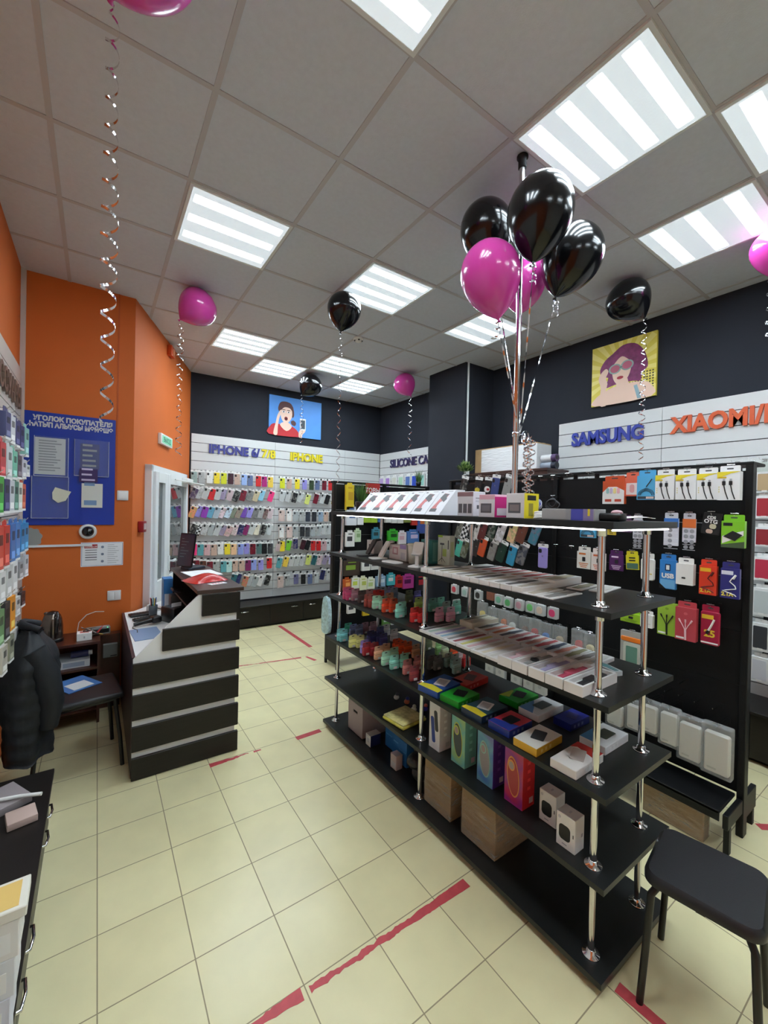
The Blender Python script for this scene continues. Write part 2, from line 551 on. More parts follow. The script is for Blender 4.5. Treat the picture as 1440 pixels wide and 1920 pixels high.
# ---------------- ceiling lights
def light_mat(name, tubes):
    m = bpy.data.materials.new(name)
    m.use_nodes = True
    nt = m.node_tree
    b = nt.nodes['Principled BSDF']
    b.inputs['Base Color'].default_value = (0.75, 0.8, 0.8, 1)
    b.inputs['Roughness'].default_value = 0.25
    tc = nt.nodes.new('ShaderNodeTexCoord')
    sp = nt.nodes.new('ShaderNodeSeparateXYZ')
    nt.links.new(tc.outputs['Object'], sp.inputs[0])
    # distance to the nearest tube across the panel
    mul = nt.nodes.new('ShaderNodeMath'); mul.operation = 'MULTIPLY_ADD'
    mul.inputs[1].default_value = tubes / 0.56
    mul.inputs[2].default_value = tubes / 2
    nt.links.new(sp.outputs['Y'], mul.inputs[0])
    fr_ = nt.nodes.new('ShaderNodeMath'); fr_.operation = 'FRACT'
    nt.links.new(mul.outputs[0], fr_.inputs[0])
    sb = nt.nodes.new('ShaderNodeMath'); sb.operation = 'SUBTRACT'; sb.inputs[1].default_value = 0.5
    nt.links.new(fr_.outputs[0], sb.inputs[0])
    ab = nt.nodes.new('ShaderNodeMath'); ab.operation = 'ABSOLUTE'
    nt.links.new(sb.outputs[0], ab.inputs[0])
    cr = nt.nodes.new('ShaderNodeValToRGB')
    e = cr.color_ramp.elements
    e[0].position = 0.09 if tubes == 4 else 0.08
    e[0].color = (1, 1, 1, 1)
    e[1].position = 0.24 if tubes == 4 else 0.2
    e[1].color = (0, 0, 0, 1)
    nt.links.new(ab.outputs[0], cr.inputs[0])
    # the tubes stop short of the ends
    ax = nt.nodes.new('ShaderNodeMath'); ax.operation = 'ABSOLUTE'
    nt.links.new(sp.outputs['X'], ax.inputs[0])
    ex = nt.nodes.new('ShaderNodeMapRange')
    ex.inputs['From Min'].default_value = 0.245
    ex.inputs['From Max'].default_value = 0.262
    ex.inputs['To Min'].default_value = 1
    ex.inputs['To Max'].default_value = 0
    nt.links.new(ax.outputs[0], ex.inputs[0])
    mm = nt.nodes.new('ShaderNodeMath'); mm.operation = 'MULTIPLY'
    nt.links.new(cr.outputs[0], mm.inputs[0])
    nt.links.new(ex.outputs[0], mm.inputs[1])
    st = nt.nodes.new('ShaderNodeMapRange')
    st.inputs['To Min'].default_value = PANEL_GLOW
    st.inputs['To Max'].default_value = TUBE_GLOW * 4 / tubes * (0.8 if tubes == 3 else 1)
    nt.links.new(mm.outputs[0], st.inputs[0])
    b.inputs['Emission Color'].default_value = (0.86, 1.0, 1.09, 1)
    nt.links.new(st.outputs[0], b.inputs['Emission Strength'])
    wv = nt.nodes.new('ShaderNodeTexVoronoi')
    wv.inputs['Scale'].default_value = 90
    nt.links.new(tc.outputs['Object'], wv.inputs['Vector'])
    bp = nt.nodes.new('ShaderNodeBump')
    bp.inputs['Strength'].default_value = 0.5
    nt.links.new(wv.outputs[0], bp.inputs['Height'])
    nt.links.new(bp.outputs[0], b.inputs['Normal'])
    return m
LM = {3: light_mat('light_diffuser_three_tubes', 3), 4: light_mat('light_diffuser_four_tubes', 4)}
FRM = mat('lamp_frame', (228, 232, 232), 0.35)
fm = MB()
for a, b, c, d in ((-0.297, 0.297, -0.297, -0.28), (-0.297, 0.297, 0.28, 0.297), (-0.297, -0.28, -0.28, 0.28), (0.28, 0.297, -0.28, 0.28)):
    fm.box(a, b, c, d, -0.012, 0, FRM)
frame_me = fm.mesh('lamp_frame')
diff_me = {k: MB().box(-0.281, 0.281, -0.281, 0.281, -0.009, -0.001, LM[k]).mesh('diffuser') for k in LM}
lights = [((0, 0), 3, 'square ceiling light above the counter, nearest to the orange wall'), ((2, 0), 4, 'square ceiling light just behind the black balloon on a long ribbon'), ((4, 0), 3, 'square ceiling light behind the pink balloon of the cluster'),
          ((1, 3), 4, 'square ceiling light beyond the pink ceiling balloon, toward the back wall'), ((2, 4), 4, 'square ceiling light above the blue pop-art picture'), ((3, 3), 4, 'square ceiling light with a ribbon hanging before it, near back wall'), ((4, 4), 4, 'square ceiling light nearest the back corner of the shop'),
          ((2, -3), 4, 'large bright ceiling light directly over the chrome pole'), ((4, -3), 3, 'square ceiling light beside the pink balloon by the black wall'), ((3, -4), 3, 'ceiling light cut by the photo edge, beside the one over the pole'),
          ((0, -3), 3, 'ceiling light cut by the top of the photo'), ((0, -6), 4, 'ceiling light behind the viewer, near the orange wall'), ((2, -6), 4, 'ceiling light behind the viewer, middle of the row'), ((4, -6), 4, 'ceiling light behind the viewer, near the black wall')]
for (i, j), n, lab in lights:
    t = thing('ceiling_light', lab, 'ceiling light', (GX + (i + 0.5) * 0.6, GY + (j + 0.5) * 0.6, CEIL - 0.0045), group='square ceiling lights')
    part('lamp_frame', frame_me, t)
    part('diffuser', diff_me[n], t)

# measured places of the many small goods (metres, in the shop)
T = {
 'cases': [
  ('top', 'first', 0, 'sage green', 1.049, 2.048, 's', 'p'),
  ('top', 'first', 1, 'grey', 1.138, 2.05, 's', 'p'),
  ('top', 'first', 2, 'white', 1.242, 2.053, 's', 'p'),
  ('top', 'first', 3, 'yellow', 1.335, 2.054, 's', 'p'),
  ('top', 'first', 4, 'lime', 1.426, 2.054, 's', 'p'),
  ('top', 'first', 5, 'dark maroon', 1.518, 2.057, 's', 'p'),
  ('top', 'first', 6, 'tan', 1.605, 2.053, 's', 'p'),
  ('top', 'first', 7, 'light blue', 1.703, 2.051, 's', 'p'),
  ('top', 'first', 8, 'slate blue', 1.787, 2.047, 's', 'p'),
  ('top', 'first', 9, 'red', 1.906, 2.045, 's', 'p'),
  ('top', 'first', 10, 'magenta', 1.992, 2.042, 's', 'p'),
  ('top', 'first', 11, 'amber', 2.084, 2.038, 's', 'p'),
  ('top', 'second', 0, 'lime', 2.265, 2.034, 's', 'p'),
  ('top', 'second', 1, 'tan', 2.373, 2.032, 's', 'p'),
  ('top', 'second', 2, 'yellow', 2.502, 2.034, 's', 'p'),
  ('top', 'second', 3, 'lavender', 2.622, 2.031, 's', 'p'),
  ('top', 'second', 4, 'dark green', 2.737, 2.029, 's', 'p'),
  ('top', 'second', 5, 'slate blue', 2.838, 2.034, 's', 'p'),
  ('top', 'second', 6, 'maroon', 2.956, 2.037, 's', 'p'),
  ('top', 'second', 7, 'red', 3.067, 2.038, 's', 'p'),
  ('second', 'first', 0, 'dark purple', 1.049, 1.833, 't', 'f'),
  ('second', 'first', 1, 'silver', 1.115, 1.84, 't', 'f'),
  ('second', 'first', 2, 'clear', 1.196, 1.838, 't', 'c'),
  ('second', 'first', 3, 'red', 1.282, 1.83, 't', 'p'),
  ('second', 'first', 4, 'clear', 1.353, 1.833, 't', 'c'),
  ('second', 'first', 5, 'mauve', 1.426, 1.836, 't', 'p'),
  ('second', 'first', 6, 'pink clear', 1.513, 1.826, 't', 'c'),
  ('second', 'first', 7, 'black', 1.601, 1.821, 't', 'f'),
  ('second', 'first', 8, 'maroon', 1.691, 1.829, 't', 'p'),
  ('second', 'first', 9, 'black and white', 1.791, 1.833, 't', 'f'),
  ('second', 'first', 10, 'beige', 1.876, 1.825, 't', 'p'),
  ('second', 'first', 11, 'sky blue', 1.962, 1.839, 't', 'p'),
  ('second', 'first', 12, 'hot pink', 2.094, 1.83, 't', 'p'),
  ('second', 'second', 0, 'clear', 2.266, 1.836, 't', 'c'),
  ('second', 'second', 1, 'clear', 2.364, 1.836, 't', 'c'),
  ('second', 'second', 2, 'black', 2.462, 1.825, 't', 'f'),
  ('second', 'second', 3, 'clear', 2.559, 1.828, 't', 'c'),
  ('second', 'second', 4, 'lime clear', 2.677, 1.804, 't', 'p'),
  ('second', 'second', 5, 'maroon', 2.827, 1.818, 't', 'p'),
  ('second', 'second', 6, 'clear', 2.93, 1.821, 't', 'c'),
  ('second', 'second', 7, 'black', 3.024, 1.815, 't', 'p'),
  ('second', 'second', 8, 'gold', 3.137, 1.809, 't', 'f'),
  ('third', 'first', 0, 'orange floral', 1.039, 1.586, 't', 'f'),
  ('third', 'first', 1, 'lavender', 1.116, 1.596, 't', 'p'),
  ('third', 'first', 2, 'purple', 1.189, 1.588, 't', 'p'),
  ('third', 'first', 3, 'steel blue', 1.268, 1.586, 't', 'p'),
  ('third', 'first', 4, 'pale blue clear', 1.342, 1.583, 't', 'c'),
  ('third', 'first', 5, 'pink clear', 1.415, 1.584, 't', 'f'),
  ('third', 'first', 6, 'pale blue clear', 1.493, 1.582, 't', 'f'),
  ('third', 'first', 7, 'olive', 1.565, 1.586, 't', 'p'),
  ('third', 'first', 8, 'brown clear', 1.638, 1.584, 't', 'f'),
  ('third', 'first', 9, 'violet', 1.712, 1.591, 't', 'p'),
  ('third', 'first', 10, 'lavender', 1.79, 1.589, 't', 'p'),
  ('third', 'first', 11, 'black and white', 1.88, 1.583, 't', 'f'),
  ('third', 'first', 12, 'grey', 1.949, 1.588, 't', 'f'),
  ('third', 'first', 13, 'red and green', 2.016, 1.574, 't', 'f'),
  ('third', 'first', 14, 'pink clear', 2.09, 1.579, 't', 'c'),
  ('third', 'second', 0, 'rose framed', 2.262, 1.552, 's', 'b'),
  ('third', 'second', 1, 'white', 2.383, 1.55, 's', 'b'),
  ('third', 'second', 2, 'grey clear', 2.488, 1.54, 's', 'c'),
  ('third', 'second', 3, 'grey', 2.584, 1.537, 's', 'p'),
  ('third', 'second', 4, 'dark slate', 2.687, 1.538, 's', 'p'),
  ('third', 'second', 5, 'charcoal', 2.793, 1.538, 's', 'p'),
  ('third', 'second', 6, 'blue grey', 2.905, 1.539, 's', 'p'),
  ('third', 'second', 7, 'tan', 3.003, 1.54, 's', 'p'),
  ('third', 'second', 8, 'black', 3.096, 1.541, 's', 'p'),
  ('third', 'second', 9, 'teal grey', 3.18, 1.534, 's', 'p'),
  ('fourth', 'first', 0, 'black', 1.05, 1.353, 't', 'f'),
  ('fourth', 'first', 1, 'black and white', 1.123, 1.349, 't', 'k'),
  ('fourth', 'first', 2, 'silver', 1.191, 1.352, 't', 'f'),
  ('fourth', 'first', 3, 'grey clear', 1.273, 1.348, 't', 'c'),
  ('fourth', 'first', 4, 'clear', 1.354, 1.342, 't', 'c'),
  ('fourth', 'first', 5, 'mauve', 1.427, 1.341, 't', 'f'),
  ('fourth', 'first', 6, 'dusty pink', 1.501, 1.328, 't', 'f'),
  ('fourth', 'first', 7, 'pink clear', 1.594, 1.339, 't', 'f'),
  ('fourth', 'first', 8, 'navy', 1.667, 1.343, 't', 'f'),
  ('fourth', 'first', 9, 'plum', 1.742, 1.346, 't', 'p'),
  ('fourth', 'first', 10, 'clear', 1.827, 1.348, 't', 'c'),
  ('fourth', 'first', 11, 'cream', 1.902, 1.344, 't', 'p'),
  ('fourth', 'first', 12, 'black', 1.989, 1.343, 't', 'f'),
  ('fourth', 'first', 13, 'clear', 2.086, 1.338, 't', 'c'),
  ('fourth', 'second', 0, 'white', 2.267, 1.301, 's', 'b'),
  ('fourth', 'second', 1, 'rose framed', 2.392, 1.303, 's', 'b'),
  ('fourth', 'second', 2, 'grey clear', 2.493, 1.31, 's', 'c'),
  ('fourth', 'second', 3, 'charcoal', 2.599, 1.309, 's', 'p'),
  ('fourth', 'second', 4, 'dark grey', 2.688, 1.302, 's', 'p'),
  ('fourth', 'second', 5, 'grey clear', 2.778, 1.306, 's', 'c'),
  ('fourth', 'second', 6, 'pale grey', 2.879, 1.314, 's', 'c'),
  ('fourth', 'second', 7, 'clear', 2.962, 1.329, 's', 'c'),
  ('fourth', 'second', 8, 'clear', 3.05, 1.328, 's', 'c'),
  ('fourth', 'second', 9, 'clear', 3.153, 1.315, 's', 'c'),
  ('fifth', 'first', 0, 'hot pink', 1.062, 1.088, 's', 'p'),
  ('fifth', 'first', 1, 'teal', 1.143, 1.082, 's', 'p'),
  ('fifth', 'first', 2, 'dusty pink', 1.228, 1.079, 's', 'p'),
  ('fifth', 'first', 3, 'tan', 1.316, 1.075, 's', 'p'),
  ('fifth', 'first', 4, 'white', 1.4, 1.084, 's', 'p'),
  ('fifth', 'first', 5, 'yellow', 1.491, 1.08, 's', 'p'),
  ('fifth', 'first', 6, 'peach', 1.578, 1.072, 's', 'p'),
  ('fifth', 'first', 7, 'periwinkle', 1.672, 1.07, 's', 'p'),
  ('fifth', 'first', 8, 'lavender', 1.755, 1.075, 's', 'p'),
  ('fifth', 'first', 9, 'maroon', 1.844, 1.067, 's', 'p'),
  ('fifth', 'first', 10, 'slate green', 1.934, 1.069, 's', 'p'),
  ('fifth', 'first', 11, 'black', 2.012, 1.066, 's', 'p'),
  ('fifth', 'first', 12, 'dark grey', 2.1, 1.066, 's', 'p'),
  ('fifth', 'second', 0, 'pink clear', 2.226, 1.093, 't', 'c'),
  ('fifth', 'second', 1, 'yellow', 2.285, 1.091, 's', 'p'),
  ('fifth', 'second', 2, 'green', 2.383, 1.102, 't', 'p'),
  ('fifth', 'second', 3, 'navy', 2.491, 1.124, 's', 'f'),
  ('fifth', 'second', 4, 'dark maroon', 2.613, 1.106, 't', 'p'),
  ('fifth', 'second', 5, 'black', 2.702, 1.095, 't', 'p'),
  ('fifth', 'second', 6, 'red', 2.787, 1.085, 's', 'p'),
  ('fifth', 'second', 7, 'red', 2.879, 1.079, 's', 'p'),
  ('fifth', 'second', 8, 'dusty pink', 2.978, 1.075, 's', 'p'),
  ('fifth', 'second', 9, 'pale grey', 3.062, 1.072, 's', 'p'),
  ('fifth', 'second', 10, 'dark green', 3.152, 1.066, 's', 'p'),
  ('sixth', 'first', 0, 'maroon', 1.095, 0.87, 's', 'p'),
  ('sixth', 'first', 1, 'brown', 1.179, 0.857, 's', 'p'),
  ('sixth', 'first', 2, 'maroon', 1.266, 0.844, 's', 'p'),
  ('sixth', 'first', 3, 'grey', 1.346, 0.844, 's', 'p'),
  ('sixth', 'first', 4, 'teal', 1.444, 0.838, 's', 'p'),
  ('sixth', 'first', 5, 'pale teal', 1.518, 0.833, 's', 'p'),
  ('sixth', 'first', 6, 'tan', 1.603, 0.838, 's', 'p'),
  ('sixth', 'first', 7, 'tan', 1.693, 0.836, 's', 'p'),
  ('sixth', 'first', 8, 'plum', 1.781, 0.837, 's', 'p'),
  ('sixth', 'first', 9, 'periwinkle', 1.861, 0.839, 's', 'p'),
  ('sixth', 'first', 10, 'lavender', 1.964, 0.833, 's', 'p'),
  ('sixth', 'first', 11, 'red', 2.09, 0.85, 's', 'p'),
  ('sixth', 'second', 0, 'teal', 2.24, 0.845, 't', 'p'),
  ('sixth', 'second', 1, 'amber', 2.351, 0.853, 't', 'p'),
  ('sixth', 'second', 2, 'clear', 2.436, 0.855, 't', 'c'),
  ('sixth', 'second', 3, 'clear', 2.522, 0.854, 't', 'c'),
  ('sixth', 'second', 4, 'clear', 2.599, 0.854, 't', 'c'),
  ('sixth', 'second', 5, 'lime clear', 2.718, 0.862, 't', 'p'),
  ('sixth', 'second', 6, 'dark teal', 2.808, 0.857, 't', 'p'),
  ('sixth', 'second', 7, 'pink clear', 2.911, 0.848, 't', 'f'),
  ('sixth', 'second', 8, 'mauve', 3.0, 0.851, 't', 'p'),
  ('sixth', 'second', 9, 'lilac', 3.104, 0.853, 's', 'p'),
  ('sixth', 'second', 10, 'pink', 3.19, 0.818, 't', 'p'),
  ('bottom', 'first', 0, 'dark teal', 1.583, 0.646, 't', 'p'),
  ('bottom', 'first', 1, 'navy', 1.648, 0.648, 't', 'p'),
  ('bottom', 'first', 2, 'coral floral', 1.742, 0.611, 't', 'f'),
  ('bottom', 'first', 3, 'clear', 1.811, 0.614, 't', 'c'),
  ('bottom', 'first', 4, 'grey clear', 1.886, 0.594, 't', 'c'),
  ('bottom', 'first', 5, 'white', 1.972, 0.598, 't', 'p'),
  ('bottom', 'first', 6, 'black', 2.067, 0.602, 't', 'f'),
  ('bottom', 'second', 0, 'rose framed', 2.265, 0.56, 's', 'b'),
  ('bottom', 'second', 1, 'grey', 2.372, 0.569, 's', 'p'),
  ('bottom', 'second', 2, 'dark lavender', 2.514, 0.583, 's', 'p'),
  ('bottom', 'second', 3, 'black', 2.631, 0.573, 's', 'p'),
  ('bottom', 'second', 4, 'slate blue', 2.744, 0.566, 's', 'p'),
  ('bottom', 'second', 5, 'clear', 2.855, 0.567, 's', 'c'),
  ('bottom', 'second', 6, 'navy', 2.957, 0.615, 't', 'p'),
  ('bottom', 'second', 7, 'clear', 3.084, 0.597, 't', 'c'),
  ('bottom', 'second', 8, 'pink', 3.174, 0.6, 't', 'p'),
 ],
 'colors': {'sage green': (150, 170, 165), 'grey': (165, 168, 168), 'white': (230, 230, 228), 'yellow': (238, 214, 50), 'lime': (208, 212, 40), 'dark maroon': (62, 26, 38), 'tan': (198, 168, 152), 'light blue': (150, 178, 228), 'slate blue': (96, 112, 150), 'red': (205, 38, 42), 'magenta': (172, 36, 120), 'amber': (236, 200, 80), 'lavender': (150, 142, 215), 'dark green': (52, 72, 46), 'maroon': (112, 16, 38), 'dark purple': (78, 62, 92), 'silver': (190, 190, 192), 'clear': (225, 228, 228), 'mauve': (150, 138, 165), 'pink clear': (230, 205, 212), 'black': (22, 22, 26), 'beige': (196, 184, 152), 'sky blue': (140, 196, 222), 'hot pink': (240, 60, 130), 'lime clear': (214, 222, 120), 'gold': (206, 168, 80), 'orange floral': (226, 150, 110), 'purple': (140, 60, 170), 'steel blue': (100, 160, 188), 'pale blue clear': (190, 208, 222), 'olive': (128, 136, 118), 'brown clear': (150, 130, 118), 'violet': (120, 80, 180), 'red and green': (120, 90, 90), 'rose framed': (214, 190, 182), 'dark slate': (50, 58, 72), 'charcoal': (44, 46, 52), 'blue grey': (140, 160, 182), 'teal grey': (140, 170, 172), 'black and white': (120, 120, 120), 'grey clear': (190, 196, 198), 'cream': (226, 218, 196), 'dusty pink': (206, 168, 172), 'peach': (238, 192, 150), 'periwinkle': (142, 156, 222), 'slate green': (84, 112, 112), 'teal': (92, 160, 168), 'dark grey': (66, 68, 72), 'green': (120, 196, 50), 'navy': (34, 38, 92), 'pale grey': (202, 210, 212), 'brown': (98, 52, 40), 'plum': (130, 36, 96), 'dark teal': (40, 98, 106), 'lilac': (198, 192, 226), 'pink': (234, 152, 180), 'coral floral': (206, 112, 98), 'dark lavender': (112, 112, 150), 'pale teal': (180, 216, 214)},
 'rack': [
  ('orange', 'multi pack of pastel cables', 1.326, 0.133, 1.927, 1.751),
  ('salmon', 'pink and white charger card', 1.218, 0.087, 1.944, 1.8),
  ('sky', 'blue coiled cable pack', 1.138, 0.104, 1.952, 1.777),
  ('wy', 'a', 1.039, 0.097, 1.949, 1.776),
  ('wy', 'b', 0.935, 0.098, 1.945, 1.776),
  ('wy', 'c', 0.836, 0.094, 1.945, 1.775),
  ('wy', 'd', 0.741, 0.094, 1.949, 1.772),
  ('bluestrip', '', 1.008, 0.074, 1.7, 1.513),
  ('orpurp', '', 0.92, 0.064, 1.699, 1.539),
  ('otg', '', 0.819, 0.082, 1.704, 1.59),
  ('greenpb', '', 0.721, 0.095, 1.695, 1.527),
  ('sky2', '', 1.492, 0.102, 1.654, 1.525),
  ('yel2', '', 1.34, 0.05, 1.679, 1.553),
  ('pur2', '', 1.263, 0.079, 1.681, 1.575),
  ('cells', '', 1.186, 0.055, 1.683, 1.54),
  ('whor', 'a', 1.514, 0.093, 1.459, 1.315),
  ('whor', 'b', 1.417, 0.088, 1.457, 1.314),
  ('purple', '', 1.307, 0.085, 1.454, 1.329),
  ('yelgreen', '', 1.212, 0.073, 1.459, 1.348),
  ('whitepill', '', 1.123, 0.074, 1.455, 1.297),
  ('usb', '', 1.015, 0.083, 1.46, 1.264),
  ('whitebox', '', 0.926, 0.082, 1.449, 1.303),
  ('redcable', '', 0.823, 0.077, 1.451, 1.266),
  ('navycable', '', 0.729, 0.079, 1.448, 1.264),
  ('lime3', '', 1.012, 0.096, 1.184, 0.998),
  ('rose3', '', 0.915, 0.098, 1.207, 0.997),
  ('crim25', '', 0.811, 0.084, 1.207, 0.997),
  ('limepart', '', 1.208, 0.118, 1.093, 1.024),
  ('whitepart', '', 1.115, 0.066, 1.113, 1.018),
  ('pouch', '', 1.198, 0.14, 0.97, 0.756),
 ],
 'bags': [
  (1.278, 0.107, 0.519, 0.359),
  (1.167, 0.091, 0.563, 0.383),
  (1.08, 0.092, 0.597, 0.403),
  (0.98, 0.103, 0.6, 0.379),
  (0.879, 0.119, 0.588, 0.341),
  (0.76, 0.132, 0.596, 0.329),
 ],
 'hooks_top': [
  (2.72, 1.966, 1.933),
  (2.72, 1.869, 1.936),
  (2.72, 1.768, 1.936),
  (2.72, 1.657, 1.945),
  (2.72, 1.503, 1.945),
 ],
 'hooks_mid': [
  (2.72, 1.801, 1.585),
  (2.72, 1.708, 1.586),
  (2.72, 1.611, 1.583),
 ],
 'hooks_mid2': [
  (2.72, 1.729, 1.439),
  (2.72, 1.611, 1.438),
 ],
 'hooks_low': [
  (2.7, 0.952, 0.703),
  (2.7, 1.092, 0.621),
  (2.7, 1.019, 0.628),
  (2.7, 0.95, 0.631),
  (2.7, 0.874, 0.623),
  (2.7, 0.792, 0.62),
 ],
 'rackcases': [
  ('camouflage', 2.697, 1.506, 'f'),
  ('checkered', 2.614, 1.505, 'k'),
  ('white patterned', 2.482, 1.498, 'f'),
  ('dark red', 2.411, 1.507, 'p'),
  ('dark green', 2.326, 1.512, 'f'),
  ('white marbled', 2.217, 1.514, 'f'),
  ('yellow and pink', 2.112, 1.516, 'f'),
  ('brown', 2.013, 1.518, 'p'),
  ('teal and blue', 1.909, 1.516, 'f'),
 ],
 'rackcases2': [
  ('turquoise', 2.696, 1.343, 'p'),
  ('olive camouflage', 2.613, 1.341, 'f'),
  ('dark brown', 2.488, 1.367, 'p'),
  ('orange red', 2.407, 1.375, 'p'),
  ('grey and brown', 2.31, 1.351, 'f'),
  ('deep green', 2.206, 1.352, 'p'),
  ('bright blue', 2.114, 1.336, 'p'),
  ('slate patterned', 2.008, 1.353, 'f'),
  ('lavender', 1.834, 1.352, 'p'),
 ],
 'rackcases0': [
  ('white logo on black', 2.658, 1.899, 'f'),
  ('black with yellow oval', 2.473, 1.879, 'o'),
  ('black with red and white logo', 2.377, 1.872, 'r'),
  ('blue', 2.285, 1.888, 'p'),
  ('grey', 2.172, 1.885, 'p'),
 ],
 'buds': [
  ('red', 2.744, 0.961),
  ('sage', 2.611, 0.957),
  ('black', 2.456, 0.959),
  ('brown', 2.318, 0.984),
  ('mint', 2.232, 0.965),
  ('green', 2.139, 0.959),
  ('dusty rose', 2.033, 0.96),
  ('bright green', 1.932, 0.964),
  ('cream', 1.849, 0.96),
  ('pink', 1.746, 0.961),
 ],
 'polybags': [
  ('yellow', 2.396, 0.838),
  ('grey', 2.276, 0.818),
  ('orange', 2.168, 0.82),
  ('white', 2.086, 0.813),
  ('brown striped', 1.967, 0.811),
  ('red', 1.884, 0.815),
  ('blue', 1.791, 0.806),
  ('beige', 1.68, 0.811),
  ('coral', 1.537, 0.822),
  ('pale yellow', 1.459, 0.814),
 ],
 'cablebox': [
  ('', 2.291, 0.381),
  ('', 2.182, 0.387),
  ('', 2.031, 0.382),
  ('', 1.916, 0.393),
  ('', 1.816, 0.4),
 ],
 'far': [
  ('yellow', 2.29, 0.102, 1.944, 1.667),
  ('red sign', 2.642, 0.199, 1.98, 1.858),
  ('blue and white', 2.315, 0.13, 1.703, 1.496),
  ('white and navy', 2.433, 0.077, 1.705, 1.501),
  ('lime', 2.521, 0.086, 1.707, 1.525),
  ('lime', 2.615, 0.088, 1.709, 1.525),
  ('blue', 2.708, 0.068, 1.711, 1.531),
  ('white and black', 2.815, 0.085, 1.713, 1.525),
  ('white and black', 2.904, 0.079, 1.715, 1.519),
  ('white and black', 2.995, 0.088, 1.717, 1.518),
  ('olive', 3.101, 0.107, 1.719, 1.525),
  ('red and yellow', 3.21, 0.093, 1.722, 1.492),
  ('blue and orange', 3.327, 0.121, 1.691, 1.391),
  ('white', 2.305, 0.109, 1.419, 1.26),
  ('pale green', 2.403, 0.077, 1.442, 1.31),
  ('teal', 2.651, 0.104, 1.451, 1.328),
  ('bright green', 2.888, 0.141, 1.43, 1.303),
  ('white and pink', 3.028, 0.121, 1.409, 1.261),
  ('blue and pink', 3.197, 0.185, 1.42, 1.275),
  ('dark red and green', 2.334, 0.206, 1.104, 0.938),
  ('white', 2.518, 0.108, 1.101, 0.979),
  ('white grey', 2.638, 0.103, 1.094, 0.983),
  ('orange', 2.279, 0.088, 0.901, 0.776),
  ('white and lime', 2.385, 0.097, 0.91, 0.772),
  ('cream and green', 2.488, 0.093, 0.902, 0.763),
  ('white green', 2.593, 0.102, 0.882, 0.741),
  ('pale blue', 2.729, 0.128, 0.902, 0.778),
  ('turquoise', 2.878, 0.11, 0.91, 0.783),
  ('red', 2.994, 0.104, 0.876, 0.741),
  ('magenta', 3.137, 0.166, 0.879, 0.721),
  ('black and red', 3.333, 0.156, 0.871, 0.67),
  ('white', 2.341, 0.103, 0.628, 0.515),
  ('yellow', 2.535, 0.087, 0.533, 0.466),
  ('green', 2.823, 0.108, 0.391, 0.258),
  ('white', 2.956, 0.128, 0.373, 0.231),
 ],
 'budD': [
  ('magenta', 1.513, 2.635),
  ('magenta', 1.515, 2.595),
  ('mauve', 1.54, 2.557),
  ('dark brown', 1.549, 2.479),
  ('grey pink', 1.615, 2.491),
  ('rust', 1.524, 2.357),
  ('rust', 1.535, 2.329),
  ('red', 1.652, 2.446),
  ('red', 1.661, 2.417),
  ('mint', 1.541, 2.272),
  ('mint', 1.573, 2.265),
  ('orange red', 1.546, 2.168),
  ('orange red', 1.581, 2.158),
  ('peach', 1.672, 2.318),
  ('aqua', 1.541, 2.039),
  ('aqua', 1.582, 2.042),
  ('light blue', 1.738, 2.549),
  ('light blue', 1.76, 2.51),
  ('periwinkle', 1.808, 2.51),
  ('blue grey', 1.812, 2.456),
  ('olive', 1.85, 2.325),
  ('indigo', 1.89, 2.28),
  ('lime', 1.759, 2.11),
  ('red', 1.558, 1.887),
  ('red', 1.592, 1.883),
  ('sea green', 1.821, 2.038),
  ('sea green', 1.89, 2.036),
  ('grey green', 1.842, 1.927),
  ('sea green', 1.903, 1.918),
  ('white', 2.004, 1.924),
  ('pale pink', 1.69, 1.826),
  ('pale pink', 1.754, 1.796),
 ],
 'budC': [
  ('turquoise', 1.505, 2.697),
  ('turquoise', 1.511, 2.667),
  ('green', 1.626, 2.846),
  ('slate blue', 1.644, 2.737),
  ('slate blue', 1.679, 2.735),
  ('mauve', 1.76, 2.747),
  ('mauve', 1.81, 2.738),
  ('pale yellow', 1.505, 2.508),
  ('pale yellow', 1.547, 2.499),
  ('lavender', 1.516, 2.383),
  ('navy', 1.668, 2.537),
  ('navy', 1.668, 2.502),
  ('navy', 1.714, 2.492),
  ('indigo', 1.714, 2.44),
  ('indigo', 1.789, 2.593),
  ('burgundy', 1.503, 2.323),
  ('burgundy', 1.544, 2.313),
  ('peach', 1.528, 2.229),
  ('peach', 1.599, 2.243),
  ('mint', 1.513, 2.123),
  ('mint', 1.602, 2.156),
  ('aqua', 1.528, 2.044),
  ('aqua', 1.585, 2.034),
  ('orange', 1.718, 2.26),
  ('orange', 1.728, 2.232),
  ('white', 1.867, 2.624),
  ('white', 1.843, 2.486),
  ('orange', 1.723, 2.264),
  ('orange', 1.752, 2.232),
  ('tan', 1.763, 2.13),
  ('brown pink', 1.543, 1.941),
  ('brown pink', 1.641, 1.959),
  ('brown red', 1.518, 1.843),
  ('dark grey', 1.719, 1.911),
  ('dark grey', 1.745, 1.906),
  ('olive', 1.943, 2.203),
  ('light green', 1.942, 2.089),
  ('pale green', 1.987, 2.034),
  ('grey green', 1.838, 1.896),
  ('grey green', 1.857, 1.86),
  ('grey green', 1.805, 1.791),
  ('orange', 1.976, 1.948),
  ('white', 1.967, 1.878),
  ('red', 1.96, 1.797),
 ],
 'pb': [
  ('blue', (1.454, 1.726), (1.686, 1.773), (1.654, 1.618), (1.438, 1.591)),
  ('red', (1.662, 1.689), (1.872, 1.715), (1.851, 1.59), (1.651, 1.572)),
  ('green', (1.484, 1.584), (1.646, 1.599), (1.659, 1.468), (1.473, 1.452)),
  ('teal navy', (1.481, 1.428), (1.678, 1.427), (1.656, 1.298), (1.458, 1.29)),
